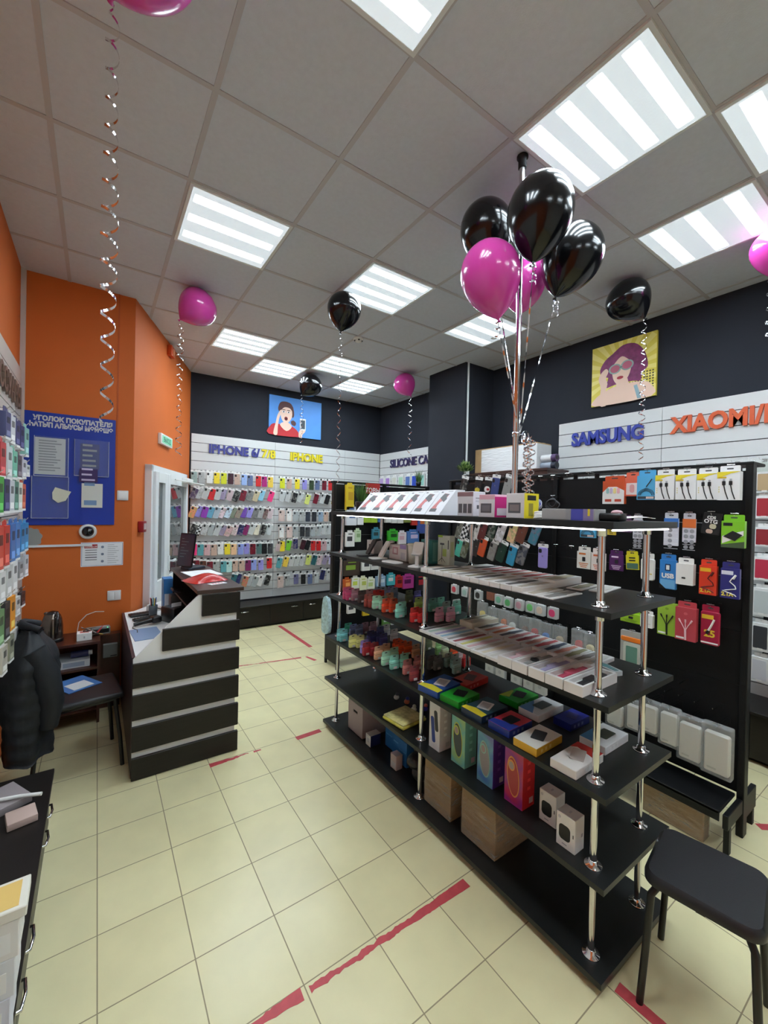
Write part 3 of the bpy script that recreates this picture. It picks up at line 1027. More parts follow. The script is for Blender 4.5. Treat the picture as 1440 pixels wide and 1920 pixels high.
  ('red and blue', (1.485, 1.267), (1.656, 1.267), (1.647, 1.148), (1.473, 1.141)),
  ('bright green', (1.743, 1.416), (1.917, 1.407), (1.9, 1.296), (1.717, 1.286)),
  ('white', (1.71, 1.271), (1.929, 1.278), (1.913, 1.156), (1.705, 1.157)),
  ('dark blue', (1.779, 1.122), (1.935, 1.117), (1.91, 1.028), (1.748, 1.029)),
  ('yellow', (1.463, 1.108), (1.658, 1.119), (1.644, 0.997), (1.45, 0.997)),
  ('white blue', (1.715, 0.962), (1.923, 0.967), (1.904, 0.847), (1.708, 0.85)),
  ('white red', (1.454, 0.94), (1.659, 0.94), (1.666, 0.833), (1.454, 0.824)),
 ],
}

# ================================================================== HANGING GOODS
CW, CH = 0.076, 0.152
def case_mesh(kind, cam_side=-1, boxed=False):
    mb = MB().at(rx=pi / 2)
    m = M_CASE[kind]
    mb.rr(CW, CH, 0.009, 0.012, m, z0=0, cham=0.003)
    dk = mat('camera_hole', (26, 26, 28), 0.35)
    mb.rr(0.026, 0.03, 0.0006, 0.007, dk, z0=0.009, cx=cam_side * 0.02, cy=CH / 2 - 0.026)
    if kind != 'c':
        mb.rr(0.012, 0.012, 0.0005, 0.006, mat('pressed_mark', (200, 200, 200), 0.4, alpha=0.35), z0=0.009, cx=0, cy=0.012)
    return mb.mesh('phone_case')
def tab_mesh():
    mb = MB().at(rx=pi / 2)
    mb.rr(CW + 0.010, 0.03, 0.0015, 0.008, CARD, z0=0.002, cy=CH / 2 + 0.012)
    mb.rr(0.024, 0.007, 0.0004, 0.003, GROOVE, z0=0.0036, cy=CH / 2 + 0.018)
    return mb.mesh('hang_card')
def frame_mesh():
    mb = MB().at(rx=pi / 2)
    w, h, t = CW + 0.016, CH + 0.018, 0.007
    fm_ = mat('case_box_frame', (226, 206, 200), 0.5)
    for a, b, c, d in ((-w / 2, w / 2, h / 2 - t, h / 2), (-w / 2, w / 2, -h / 2, -h / 2 + t), (-w / 2, -w / 2 + t, -h / 2, h / 2), (w / 2 - t, w / 2, -h / 2, h / 2)):
        mb.box(a, b, c, d, -0.002, 0.012, fm_)
    mb.rr(0.06, 0.03, 0.001, 0.006, CARD, z0=0.003, cy=h / 2 + 0.01)
    return mb.mesh('box_frame')
CASE_ME = {k: case_mesh(k) for k in 'pckf'}
TAB_ME, FRAME_ME = tab_mesh(), frame_mesh()
def hook_mesh(length, head=True):
    """peg hook: local -y sticks out of the board"""
    mb = MB()
    mb.box(-0.016, 0.016, -0.003, 0, -0.014, 0.014, STEEL)
    mb.tube([(0, 0, 0), (0, -length * 0.93, 0), (0, -length, 0.012)], 0.0024, CHROME, 6)
    if head:
        mb.tube([(0, 0, 0.016), (0, -length + 0.01, 0.022)], 0.0016, CHROME, 5)
        mb.tube([(-0.017, -length + 0.004, 0.02), (0.017, -length + 0.004, 0.02)], 0.0024, CHROME, 6)
    return mb.mesh('peg_hook')
HOOK_WALL = hook_mesh(0.14, False)
def put_case(name, label, x, y, z, rotz, tilt, kind, rgb, group):
    o = bpy.data.objects.new(name, CASE_ME[kind if kind in CASE_ME else 'p'])
    o.color = (*lin(rgb), 1)
    place(o, (x, y, z), (0, tilt, rotz))
    tag(o, label, 'phone case', group)
    part('box_frame' if kind == 'b' else 'hang_card', FRAME_ME if kind == 'b' else TAB_ME, o)
    return o
COLS = T['colors']
KW = {'p': '', 'c': 'see-through ', 'k': 'checkered ', 'f': 'printed ', 'b': 'boxed '}
SECN = {'first': 'blue', 'second': 'yellow'}
for row, sec, i, cname, x, z, st, pat in T['cases']:
    rgb = tuple(COLS[cname])
    tilt = radians(18 + random.uniform(-7, 6)) if st == 't' else radians(random.uniform(-1.2, 1.2))
    nm = cname if not (pat == 'c' and 'clear' in cname) else cname.replace(' clear', '').replace('clear', 'colourless')
    o = put_case('phone_case', '%s%s phone case, %s in %s row under the %s letters' % (KW[pat], nm, ORD[i], row, SECN[sec]), x, 5.94 + (0.02 if st == 't' and i % 2 else 0), z, 0, tilt, pat, rgb, 'phone cases on the back wall')
    dx = sin(tilt) * (CH / 2 + 0.02)
    h = bpy.data.objects.new('peg_hook', HOOK_WALL)
    place(h, (x + dx, 6.044, z + cos(tilt) * (CH / 2 + 0.02)), (0, 0, 0))
    tag(h, hook_label(o['label']), 'hook', 'peg hooks of the back wall')
# clear boxes on the silicone wall (local -y faces the room side -x)
def wallbox(name, label, y, z, w, h, d, rgb, x=4.06, cat='case box', group=None):
    mb = MB().at(rx=pi / 2)
    mb.rr(w, h, d, 0.004, paint((232, 234, 234), 0.2), cham=0.001)
    mb.rr(w * 0.78, h * 0.8, 0.002, 0.006, paint(rgb, 0.4), z0=d)
    mb.rr(w * 0.3, h * 0.06, 0.001, 0.002, CARD, z0=d + 0.002, cy=-h * 0.42)
    o = solo(name, label, cat, mb, (x, y, z), (0, 0, -pi / 2), group)
    part('hang_card', MB().at(rx=pi / 2).rr(w * 0.7, 0.03, 0.001, 0.006, CARD, z0=d * 0.5, cy=h / 2 + 0.012), o)
    return o
for i, (y, c, cn) in enumerate([(5.80, (186, 160, 214), 'pale violet'), (5.62, (160, 120, 196), 'violet'), (5.44, (206, 210, 200), 'ivory'), (5.26, (168, 208, 180), 'pale mint'), (5.08, (80, 112, 176), 'denim blue'), (4.92, (30, 70, 180), 'royal blue'), (4.74, (132, 190, 180), 'sea green'), (4.56, (110, 150, 120), 'leaf green'), (4.40, (60, 84, 130), 'ink blue')]):
    o = wallbox('phone_case_box', '%s silicone case in clear box, %s from the corner under silicone lettering' % (cn, ORD[i]), y, 2.12, 0.13, 0.19, 0.02, c, 3.98, group='boxed cases under the silicone lettering')
    h = bpy.data.objects.new('peg_hook', HOOK_WALL)
    place(h, (4.084, y, 2.236), (0, 0, -pi / 2))
    tag(h, hook_label(o['label']), 'hook', 'peg hooks under the silicone lettering')
# right wall: poly bagged goods whose tops show above the peg rack, and the stock past its end
for i, y in enumerate([2.39, 2.285, 2.18, 2.03, 1.88, 1.72, 1.56, 1.40, 1.24, 1.08, 0.92]):
    c = [(170, 172, 172), (196, 200, 200), (190, 60, 66), (200, 202, 204), (186, 64, 80), (220, 220, 220), (206, 206, 210), (90, 92, 98), (176, 40, 56), (196, 190, 170), (190, 200, 190)][i]
    cn = ['grey', 'silver', 'red', 'pale', 'crimson', 'white', 'frosted', 'dark grey', 'deep red', 'sand', 'pale green'][i]
    zt = 2.03 + (2.48 - y) * 0.055
    mb = MB().at(rx=pi / 2)
    mb.rr(0.105, 0.2, 0.016, 0.01, paint(c, 0.35), cham=0.003)
    o = solo('phone_case', '%s bagged phone case, %s in the row above the black peg rack' % (cn, ORD[i]), 'phone case', mb, (3.96, y, zt - 0.13), (0, 0, -pi / 2), 'bagged cases above the peg rack')
    part('polybag', MB().at(rx=pi / 2).rr(0.13, 0.25, 0.024, 0.006, BAG, z0=-0.004, cy=0.012), o)
    h = bpy.data.objects.new('peg_hook', HOOK_WALL)
    place(h, (4.084, y, zt - 0.006), (0, 0, -pi / 2))
    tag(h, hook_label(o['label']), 'hook', 'peg hooks above the peg rack')
side = [(1.94, (184, 158, 122), 'tan cardboard', 0.15), (1.76, (170, 52, 62), 'dark red', 0.16), (1.545, (150, 50, 56), 'brick red', 0.14), (1.315, (196, 60, 84), 'crimson and pink', 0.17), (1.075, (196, 204, 206), 'silvery bagged', 0.2), (0.82, (60, 62, 68), 'charcoal bagged', 0.2), (0.585, (206, 208, 216), 'white', 0.18)]
for i, (z, c, cn, h_) in enumerate(side):
    for k_, y in enumerate((0.885, 0.775)):
        c2 = c if k_ == 0 else tuple(min(255, int(v * 0.9 + 18)) for v in c)
        nm = 'phone_case_box'
        o = wallbox(nm, '%s box past the peg rack end, %s row, %s' % (cn, ORD[i], ('beside the rack', 'at the photo edge')[k_]), y, z, 0.1, h_, 0.05, c2, 3.99, 'case box', 'boxes past the end of the peg rack')
        h = bpy.data.objects.new('peg_hook', HOOK_WALL)
        place(h, (4.084, y, z + h_ / 2 + 0.016), (0, 0, -pi / 2))
        tag(h, hook_label(o['label']), 'hook', 'peg hooks past the peg rack')

# ---------------- lettering on the slatwalls: raised letters, each word one sign
def lettering(label, txt, size, m, loc, rotz, width, bold=0.004, depth=0.018):
    mb = MB().at(rx=pi / 2)
    mb.text(txt, size, m, depth, bold, 'LEFT')
    x0, x1 = min(v[0] for v in mb.v), max(v[0] for v in mb.v)
    mb.v = [((v[0] - x0) * width / (x1 - x0), v[1], v[2]) for v in mb.v]
    return solo('sign_lettering', label, 'sign', mb, loc, (0, 0, rotz))
L_BLUE, L_DBLUE, L_YEL, L_OR, L_PUR = paint((44, 62, 160), 0.4), paint((58, 60, 138), 0.4), paint((226, 208, 40), 0.4), paint((214, 96, 56), 0.4), paint((52, 44, 92), 0.4)
lettering('dark blue raised phone model lettering on white slats of the back wall', 'IPHONE 6/', 0.165, L_DBLUE, (1.249, 6.033, 2.405), 0, 0.70, 0.006)
lettering('yellow raised numerals beside the dark blue lettering on the back wall', '7/8', 0.165, L_YEL, (1.975, 6.033, 2.405), 0, 0.21, 0.005)
lettering('yellow raised phone lettering in the middle of the back wall', 'IPHONE', 0.165, L_YEL, (2.418, 6.033, 2.405), 0, 0.545, 0.006)
lettering('dark purple raised case lettering partly hidden by the black column', 'SILICONE CASE', 0.18, L_PUR, (4.073, 5.71, 2.385), -pi / 2, 1.13, 0.003)
lettering('blue raised brand lettering on white slats beside the yellow picture', 'SAMSUNG', 0.183, L_BLUE, (4.073, 2.447, 2.385), -pi / 2, 0.69, 0.007)
lettering('orange raised brand lettering on white slats, cut by the photo edge', 'XIAOMI/R', 0.19, L_OR, (4.073, 1.545, 2.395), -pi / 2, 0.72, 0.007)
lettering('brownish raised lettering high on the pale slatwall by the orange wall', 'АКСЕССУАРЫ', 0.2, paint((112, 92, 82), 0.4), (-0.474, 2.68, 2.36), pi / 2, 1.33, 0.004)

# ---------------- pop-art pictures (generic pictures of a woman with a phone / with sunglasses)
def flat(mb, pts, m, d):
    mb.prism(pts, d - 0.0004, d, m)
def ell(cx, cy, rx, ry, n=24, a0=0, a1=2 * pi):
    return [(cx + rx * cos(a0 + (a1 - a0) * i / n), cy + ry * sin(a0 + (a1 - a0) * i / n)) for i in range(n)]
def blob(pts, n=3):
    """smooth closed outline through the points"""
    out = []
    k = len(pts)
    for i in range(k):
        p0, p1, p2, p3 = pts[i - 1], pts[i], pts[(i + 1) % k], pts[(i + 2) % k]
        for j in range(n):
            t = j / n
            out.append(tuple(0.5 * (2 * p1[c] + (p2[c] - p0[c]) * t + (2 * p0[c] - 5 * p1[c] + 4 * p2[c] - p3[c]) * t * t + (3 * p1[c] - p0[c] - 3 * p2[c] + p3[c]) * t ** 3) for c in (0, 1)))
    return out
SKIN, HAIRB, DRESS, INK = paint((240, 206, 186), 0.6), paint((86, 52, 52), 0.6), paint((196, 44, 52), 0.6), paint((30, 24, 30), 0.6)
def picture_blue():
    w, h = 0.85, 0.585
    mb = MB().at(rx=pi / 2)
    bm_ = mat('picture_blue', (84, 150, 226), 0.55, noise=0.08, nscale=3)
    mb.box(-w / 2, w / 2, -h / 2, h / 2, 0, 0.02, bm_)
    d = 0.0204
    X = lambda u: -w / 2 + u * w
    Y = lambda v: h / 2 - v * h
    P = lambda l: [(X(u), Y(v)) for u, v in l]
    flat(mb, blob(P([(0.0, 1), (0.02, 0.8), (0.09, 0.72), (0.22, 0.72), (0.34, 0.7), (0.48, 0.78), (0.56, 0.9), (0.57, 1)])), DRESS, d)
    flat(mb, blob(P([(0.2, 0.74), (0.26, 0.66), (0.36, 0.66), (0.42, 0.76), (0.32, 0.88)])), SKIN, d + 0.0004)
    flat(mb, blob(P([(0.16, 0.32), (0.2, 0.16), (0.3, 0.12), (0.4, 0.16), (0.45, 0.3), (0.46, 0.46), (0.42, 0.5), (0.36, 0.2), (0.24, 0.26), (0.19, 0.4)])), HAIRB, d + 0.0004)
    flat(mb, blob(P([(0.2, 0.34), (0.22, 0.25), (0.32, 0.2), (0.41, 0.3), (0.42, 0.5), (0.36, 0.64), (0.29, 0.68), (0.22, 0.56)])), SKIN, d + 0.0008)
    flat(mb, blob(P([(0.18, 0.3), (0.22, 0.16), (0.34, 0.14), (0.44, 0.24), (0.43, 0.36), (0.38, 0.28), (0.28, 0.27), (0.21, 0.36)])), HAIRB, d + 0.0012)
    flat(mb, blob(P([(0.4, 0.62), (0.45, 0.58), (0.5, 0.64), (0.48, 0.72), (0.42, 0.7)])), HAIRB, d + 0.0008)
    flat(mb, [(X(0.31) + 0.028 * cos(a * pi / 8), Y(0.56) + 0.03 * sin(a * pi / 8)) for a in range(16)], paint((150, 20, 30), 0.5), d + 0.0014)
    flat(mb, [(X(0.31) + 0.015 * cos(a * pi / 8), Y(0.565) + 0.018 * sin(a * pi / 8)) for a in range(16)], INK, d + 0.0018)
    for u in (0.265, 0.355):
        flat(mb, ell(X(u), Y(0.39), 0.026, 0.012), PAPER, d + 0.0014)
        flat(mb, ell(X(u), Y(0.39), 0.01, 0.011), INK, d + 0.0018)
        flat(mb, ell(X(u), Y(0.34), 0.03, 0.005), INK, d + 0.0014)
    flat(mb, blob(P([(0.08, 0.98), (0.12, 0.7), (0.15, 0.5), (0.2, 0.36), (0.215, 0.42), (0.18, 0.6), (0.16, 0.8), (0.15, 1)])), SKIN, d + 0.0022)
    flat(mb, blob(P([(0.56, 1), (0.56, 0.86), (0.6, 0.78), (0.68, 0.76), (0.68, 0.84), (0.63, 0.92), (0.62, 1)])), SKIN, d + 0.0008)
    flat(mb, P([(0.575, 0.8), (0.575, 0.5), (0.69, 0.5), (0.69, 0.8)]), PAPER, d + 0.0012)
    flat(mb, P([(0.59, 0.77), (0.59, 0.54), (0.675, 0.54), (0.675, 0.77)]), mat('drawn_phone_screen', (60, 70, 78), 0.4), d + 0.0016)
    return mb
solo('wall_picture', 'blue pop-art picture of a surprised woman in red holding a phone', 'picture', picture_blue(), (2.503, 6.06, 3.06))
def picture_yellow():
    w, h = 0.585, 0.58
    mb = MB().at(rx=pi / 2)
    Yl, Y2 = paint((226, 210, 84), 0.55), paint((240, 228, 130), 0.55)
    mb.box(-w / 2, w / 2, -h / 2, h / 2, 0, 0.025, Yl)
    d = 0.0254
    X = lambda u: -w / 2 + u * w
    Y = lambda v: h / 2 - v * h
    P = lambda l: [(X(u), Y(v)) for u, v in l]
    for i in range(22):
        a, b = 2 * pi * i / 22, 2 * pi * (i + 0.5) / 22
        def edge(t):
            r = min(0.498 / max(abs(cos(t)), 1e-6), 0.498 / max(abs(sin(t)), 1e-6))
            return (0.5 + r * cos(t), 0.5 + r * sin(t))
        flat(mb, P([(0.5, 0.5), edge(a), edge(b)]), Y2, d)
    for i in range(9):
        for j in range(8):
            u, v = 0.62 + i * 0.042, 0.6 + j * 0.042
            if u < 0.97 and v < 0.93:
                flat(mb, ell(X(u), Y(v), 0.008, 0.008, 8), paint((80, 76, 40), 0.6), d + 0.0004)
    HAIR = mat('picture_plum_hair', (132, 56, 104), 0.6, noise=0.25, nscale=26)
    flat(mb, blob(P([(0.06, 1), (0.08, 0.86), (0.2, 0.8), (0.34, 0.74), (0.6, 0.72), (0.8, 0.74), (0.92, 0.8), (0.94, 1)])), SKIN, d + 0.0008)
    flat(mb, blob(P([(0.14, 0.4), (0.22, 0.26), (0.34, 0.18), (0.5, 0.08), (0.68, 0.1), (0.8, 0.22), (0.86, 0.36), (0.88, 0.52), (0.8, 0.6), (0.78, 0.72), (0.66, 0.7), (0.4, 0.7), (0.24, 0.72), (0.28, 0.56), (0.18, 0.54)])), HAIR, d + 0.0012)
    flat(mb, blob(P([(0.34, 0.4), (0.38, 0.27), (0.5, 0.22), (0.62, 0.28), (0.64, 0.44), (0.6, 0.6), (0.5, 0.72), (0.44, 0.72), (0.36, 0.6)])), SKIN, d + 0.0016)
    flat(mb, P([(0.42, 0.64), (0.58, 0.62), (0.62, 0.78), (0.4, 0.78)]), SKIN, d + 0.0014)
    flat(mb, blob(P([(0.33, 0.4), (0.38, 0.26), (0.5, 0.16), (0.66, 0.22), (0.68, 0.42), (0.6, 0.34), (0.5, 0.26), (0.42, 0.3)])), HAIR, d + 0.002)
    for u, v in ((0.385, 0.44), (0.575, 0.42)):
        flat(mb, ell(X(u), Y(v), 0.058, 0.048), paint((150, 176, 170), 0.5), d + 0.0024)
        flat(mb, ell(X(u), Y(v), 0.044, 0.036), paint((190, 96, 120), 0.5), d + 0.0028)
    flat(mb, P([(0.43, 0.425), (0.53, 0.42), (0.53, 0.435), (0.43, 0.44)]), INK, d + 0.0024)
    flat(mb, ell(X(0.47), Y(0.6), 0.03, 0.015), paint((176, 40, 60), 0.5), d + 0.0024)
    flat(mb, blob(P([(0.14, 1), (0.16, 0.72), (0.12, 0.56), (0.16, 0.46), (0.24, 0.4), (0.28, 0.46), (0.24, 0.56), (0.27, 0.66), (0.24, 0.8), (0.28, 1)])), SKIN, d + 0.0028)
    flat(mb, P([(0.68, 0.78), (0.73, 0.77), (0.8, 1), (0.74, 1)]), paint((150, 180, 190), 0.6), d + 0.0016)
    return mb
solo('wall_picture', 'yellow pop-art picture of a red-haired woman touching round sunglasses', 'picture', picture_yellow(), (4.1, 1.958, 3.045), (0, 0, -pi / 2))

# ================================================================== FIXTURES
# ---------------- display shelf on chrome posts
X0, X1, Y0, Y1 = 1.455, 1.985, 0.715, 2.862
LV = [0.055, 0.385, 0.70, 1.02, 1.345, 1.66]
def lean(y, z):
    return 0.030 * (z / 1.66) * (y - Y0) / (Y1 - Y0)
shelf = thing('display_shelf', 'long black six-tier display shelf with chrome posts in the aisle', 'shelf', (1.72, 1.79, 0))
def rel(x, y, z):
    return (x - 1.72, y - 1.79, z)
for i, z in enumerate(LV):
    mb = MB()
    th = 0.022
    n, f = (X0, X1), (X0 + lean(Y1, z), X1 + lean(Y1, z))
    if i == 5:
        th = 0.026
    pts = [rel(n[0], Y0, 0), rel(n[1], Y0, 0), rel(f[1], Y1, 0), rel(f[0], Y1, 0)]
    mb.prism([(p[0], p[1]) for p in pts], z - th, z, SHELF)
    part('shelf_board', mb, shelf)
# dark kick board under the bottom shelf
mb = MB()
mb.box(*[v for v in (X0 + 0.03 - 1.72, X1 - 0.03 - 1.72, Y0 + 0.03 - 1.79, Y1 - 0.03 - 1.79)], 0.004, 0.033, SHELF)
part('plinth', mb, shelf)
PX_, PY_ = (1.527, 1.888), (0.791, 1.787, 2.79)
for px in PX_:
    for py in PY_:
        for i in range(5):
            za, zb = LV[i], LV[i + 1] - (0.022 if i < 4 else 0.026)
            mb = MB()
            a = rel(px + lean(py, za), py, za)
            b = rel(px + lean(py, zb), py, zb)
            mb.tube([a, b], 0.0125, CHROME, 20)
            o = part('chrome_post', mb, shelf)
            fl = MB().at(a[0], a[1], a[2])
            fl.lathe([(0.0125, 0.022), (0.016, 0.02), (0.017, 0.008), (0.03, 0.006), (0.032, 0.0), (0.0, 0.0)], CHROME, 24)
            part('flange', fl, o)
            cp = MB().at(b[0], b[1], b[2])
            cp.lathe([(0.0125, -0.03), (0.0165, -0.028), (0.0165, -0.002), (0.02, 0), (0.0, 0.0)], CHROME, 20)
            part('collar', cp, o)
# brightly lit edge strip under the front of the top board
mb = MB()
LED = mat('led_strip', (255, 255, 250), 0.4, emit=7.0)
zt = 1.66 - 0.026
p0, p1 = rel(X0 + 0.004, Y0 + 0.03, zt - 0.003), rel(X0 + 0.004 + lean(Y1, zt), Y1 - 0.1, zt - 0.003)
mb.tube([p0, p1], 0.0035, LED, 6)
part('led_strip', mb, shelf, label='glowing white LED strip under the top board')
mb = MB()
mb.tube([rel(X0 + 0.02, Y0 + 0.012, zt - 0.004), rel(X1 - 0.06, Y0 + 0.012, zt - 0.004)], 0.0035, LED, 6)
part('led_strip', mb, shelf)
# chrome pole from the top board up to the ceiling
pole = thing('chrome_pole', 'tall chrome pole rising from the display shelf to the ceiling', 'pole', (1.722, 1.335, 1.66))
part('pole_tube', MB().cyl(0, 0, 0, CEIL - 0.004 - 1.66, 0.0145, CHROME, 24), pole)
part('flange', MB().at().lathe([(0.0145, 0.03), (0.018, 0.028), (0.019, 0.01), (0.034, 0.007), (0.036, 0.0), (0, 0)], CHROME, 24), pole)
part('ceiling_collar', MB().at(0, 0, CEIL - 0.0045 - 1.66).lathe([(0.0145, -0.06), (0.02, -0.058), (0.02, -0.012), (0.028, -0.008), (0.028, 0), (0, 0)], STEEL, 24), pole)

# ---------------- long peg rack
RX = 2.80
rack = thing('peg_rack', 'long black steel peg rack with cable packs on its hooks', 'rack', (RX, 0.69, 0))
YE = 2.92
for a, b in ((0.03, 1.10), (1.13, YE - 0.69 - 0.03)):
    z = 0.2205
    while z < 1.9:
        mb = MB()
        zz = min(z + 0.285, 1.962)
        mb.box(0.02, 0.032, a - 0.016, b + 0.016, z, zz - 0.001, STEEL)
        # peg slots, a double row near the top of each sheet
        y = a + 0.03
        while y < b - 0.01:
            for q in (0.05, 0.14, 0.23):
                if z + q < zz - 0.01:
                    mb.box(0.0195, 0.0205, y, y + 0.006, z + q, z + q + 0.012, mat('slot_shadow', (8, 8, 9), 0.8))
            y += 0.05
        part('back_panel', mb, rack)
        z += 0.2855
for y in (0.0, 1.115, YE - 0.69):
    mb = MB()
    mb.box(0.0, 0.06, y - 0.016, y + 0.016, 0.0, 1.975, STEEL, 0.003, 1)
    for k in range(36):
        mb.box(-0.0006, 0.0, y - 0.005, y + 0.005, 0.06 + k * 0.053, 0.085 + k * 0.053, mat('slot_shadow', (8, 8, 9), 0.8))
    part('upright', mb, rack)
part('top_cap', MB().box(-0.002, 0.2, -0.018, YE - 0.69 + 0.016, 1.962, 1.978, STEEL, 0.003, 1), rack)
for a, b in ((0.02, 1.10), (1.13, YE - 0.71)):
    mb = MB()
    mb.box(-0.24, 0.0, a, b, 0.205, 0.222, STEEL, 0.003, 1).box(-0.24, -0.232, a, b, 0.17, 0.215, STEEL)
    part('base_deck', mb, rack)
for y in (0.0, 1.115, YE - 0.69):
    mb = MB()
    mb.box(-0.22, 0.0, y - 0.012, y + 0.012, 0.13, 0.203, STEEL, 0.003, 1).box(-0.2, -0.17, y - 0.012, y + 0.012, 0.0, 0.13, STEEL)
    part('foot', mb, rack)
    mb = MB()
    mb.box(0.06, 0.23, y - 0.012, y + 0.012, 0.08, 0.2, STEEL, 0.003, 1).box(0.17, 0.2, y - 0.012, y + 0.012, 0.0, 0.08, STEEL)
    part('foot', mb, rack)

def rhook(y, z, label, group, length=0.12, x=RX + 0.02):
    h = bpy.data.objects.new('peg_hook', RHOOK.setdefault((length, x < 2.7), hook_mesh(length, length > 0.11)))
    place(h, (x, y, z), (0, 0, -pi / 2))
    return tag(h, label, 'hook', group)
RHOOK = {}
def pack(name, label, cat, y, w, zt, zb, d, rgb, deco=None, x=2.715, group='packs on the long peg rack', tab=True, shape='box', m=None, hook=True, tilt=0.0, clear=False):
    """retail pack hanging on the long rack; local xy is its face, +z toward the aisle"""
    h = zt - zb
    tabh = min(0.03, h * 0.2) if tab else 0
    mb = MB().at(rx=pi / 2)
    mm = m or paint(rgb, 0.35)
    bh = h - tabh
    if shape == 'box':
        mb.rr(w, bh, d, 0.002, mm, z0=0, cy=-tabh / 2, seg=2)
    else:
        mb.rr(w, bh, d, min(0.012, w * 0.2), mm, z0=0, cy=-tabh / 2, cham=min(0.004, d * 0.3))
    if deco:
        deco(mb, w, bh, d, -tabh / 2)
    o = solo(name, label, cat, mb, (x, y, (zt + zb) / 2), (0, tilt, -pi / 2), group)
    if tab:
        t = MB().at(rx=pi / 2)
        t.rr(w * 0.9, tabh + 0.004, 0.0015, 0.006, mm, z0=d * 0.4, cy=h / 2 - tabh / 2)
        t.rr(w * 0.3, 0.007, 0.0004, 0.003, GROOVE, z0=d * 0.4 + 0.0015, cy=h / 2 - tabh * 0.45)
        part('hang_tab', t, o)
    if hook:
        rhook(y, zt - 0.012, hook_label(label), 'loaded peg hooks of the black rack')
    return o
def cable(mb, pts, z, m, r=0.003):
    mb.tube([(p[0], p[1], z) for p in pts], r, m, 6)
WT, BK, YL = paint((240, 240, 238), 0.4), paint((24, 24, 26), 0.4), paint((238, 220, 60), 0.4)
def d_wy(mb, w, h, d, cy):
    t = cy + h / 2
    mb.prism([(-w / 2, t), (-w / 2, t - 0.035), (0.01, t - 0.01), (w / 2, t - 0.002), (w / 2, t)], d, d + 0.0006, YL)
    mb.rr(0.034, 0.008, 0.0005, 0.002, paint((220, 190, 40), 0.4), z0=d + 0.0007, cx=-w / 2 + 0.022, cy=t - 0.03)
    for dx, c in ((-0.018, BK), (0.01, BK)):
        mb.rr(0.014, 0.022, 0.003, 0.003, c, z0=d, cx=dx, cy=cy + 0.014)
        mb.rr(0.009, 0.012, 0.002, 0.001, paint((170, 172, 178), 0.3), z0=d, cx=dx, cy=cy + 0.03)
        cable(mb, [(dx, cy + 0.004), (dx + 0.006, cy - 0.03), (dx + 0.018, cy - h / 2 + 0.004)], d + 0.001, c, 0.0026)
    for i in range(3):
        mb.rr(0.005, 0.008, 0.0004, 0.002, paint((226, 216, 160), 0.5), z0=d, cx=-w / 2 + 0.009, cy=cy - 0.03 + i * 0.012)
def d_orange(mb, w, h, d, cy):
    mb.prism([(-w / 2, cy - h / 2), (w / 2, cy - h / 2), (w / 2, cy + 0.01), (0.02, cy + 0.035), (-0.03, cy + 0.035), (-w / 2, cy + 0.0)], d, d + 0.0006, WT)
    for i, c in enumerate([(150, 190, 190), (206, 190, 220), (240, 222, 150), (236, 180, 190)]):
        mb.rr(0.017, 0.036, 0.002, 0.008, paint(c, 0.4), z0=d + 0.0006, cx=-0.034 + i * 0.022, cy=cy + 0.01)
    for dx in (-0.03, 0.03):
        mb.rr(0.04, 0.016, 0.0005, 0.002, paint((190, 70, 50), 0.4), z0=d + 0.0007, cx=dx, cy=cy - h / 2 + 0.022)
def d_salmon(mb, w, h, d, cy):
    mb.rr(w * 0.8, h * 0.62, 0.0006, 0.004, paint((236, 222, 220), 0.4), z0=d, cy=cy - h * 0.12)
    mb.rr(0.026, 0.05, 0.003, 0.012, paint((220, 160, 160), 0.4), z0=d + 0.0006, cy=cy - h * 0.1)
def d_coil(mb, w, h, d, cy):
    for r in (0.03, 0.037, 0.044):
        mb.tube([(r * cos(a), cy - h * 0.32 + r * sin(a) * 0.9, d + 0.0012) for a in [pi * k / 16 for k in range(17)]], 0.0014, BK, 5)
    cable(mb, [(0.0, cy + 0.005), (0.014, cy + 0.025), (0.03, cy + 0.05)], d + 0.0012, BK, 0.003)
    mb.rr(w * 0.9, 0.016, 0.0005, 0.001, paint((60, 66, 74), 0.4), z0=d, cy=cy - h / 2 + 0.012)
    mb.rr(w * 0.4, 0.012, 0.0005, 0.001, paint((226, 200, 190), 0.4), z0=d + 0.0006, cx=w * 0.2, cy=cy - h / 2 + 0.012)
def d_cells(top):
    def f(mb, w, h, d, cy):
        mb.prism([(-w / 2, cy + h / 2), (-w / 2, cy + h / 2 - 0.05), (w / 2, cy + h / 2 - 0.05), (w / 2, cy + h / 2)], d, d + 0.0006, paint(top, 0.4))
        for i in range(4):
            y = cy + h / 2 - 0.068 - i * 0.03
            for dx in ((-w * 0.22, w * 0.22) if top[0] > 150 else (-0.004,)):
                mb.rr(0.022, 0.022, 0.002, 0.011, paint((150, 152, 160), 0.3), z0=d, cx=dx, cy=y)
            mb.rr(w * 0.94, 0.002, 0.0005, 0.0005, paint((236, 238, 242), 0.4), z0=d, cy=y - 0.015)
    return f
def d_otg(mb, w, h, d, cy):
    M0 = mb.M
    for txt, s, y, c in (('CDS', 0.02, 0.026, WT), ('OTG', 0.028, 0.002, WT)):
        mb.M = M0 @ Matrix.Translation((-0.004, cy + y, d + 0.0006))
        mb.text(txt, s, c, 0.0004, 0.001)
    mb.M = M0
    mb.rr(0.03, 0.026, 0.001, 0.011, paint((206, 200, 170), 0.5), z0=d, cx=0.008, cy=cy - 0.014)
    mb.rr(0.03, 0.022, 0.001, 0.009, paint((206, 176, 160), 0.5), z0=d, cx=-0.004, cy=cy - 0.042)
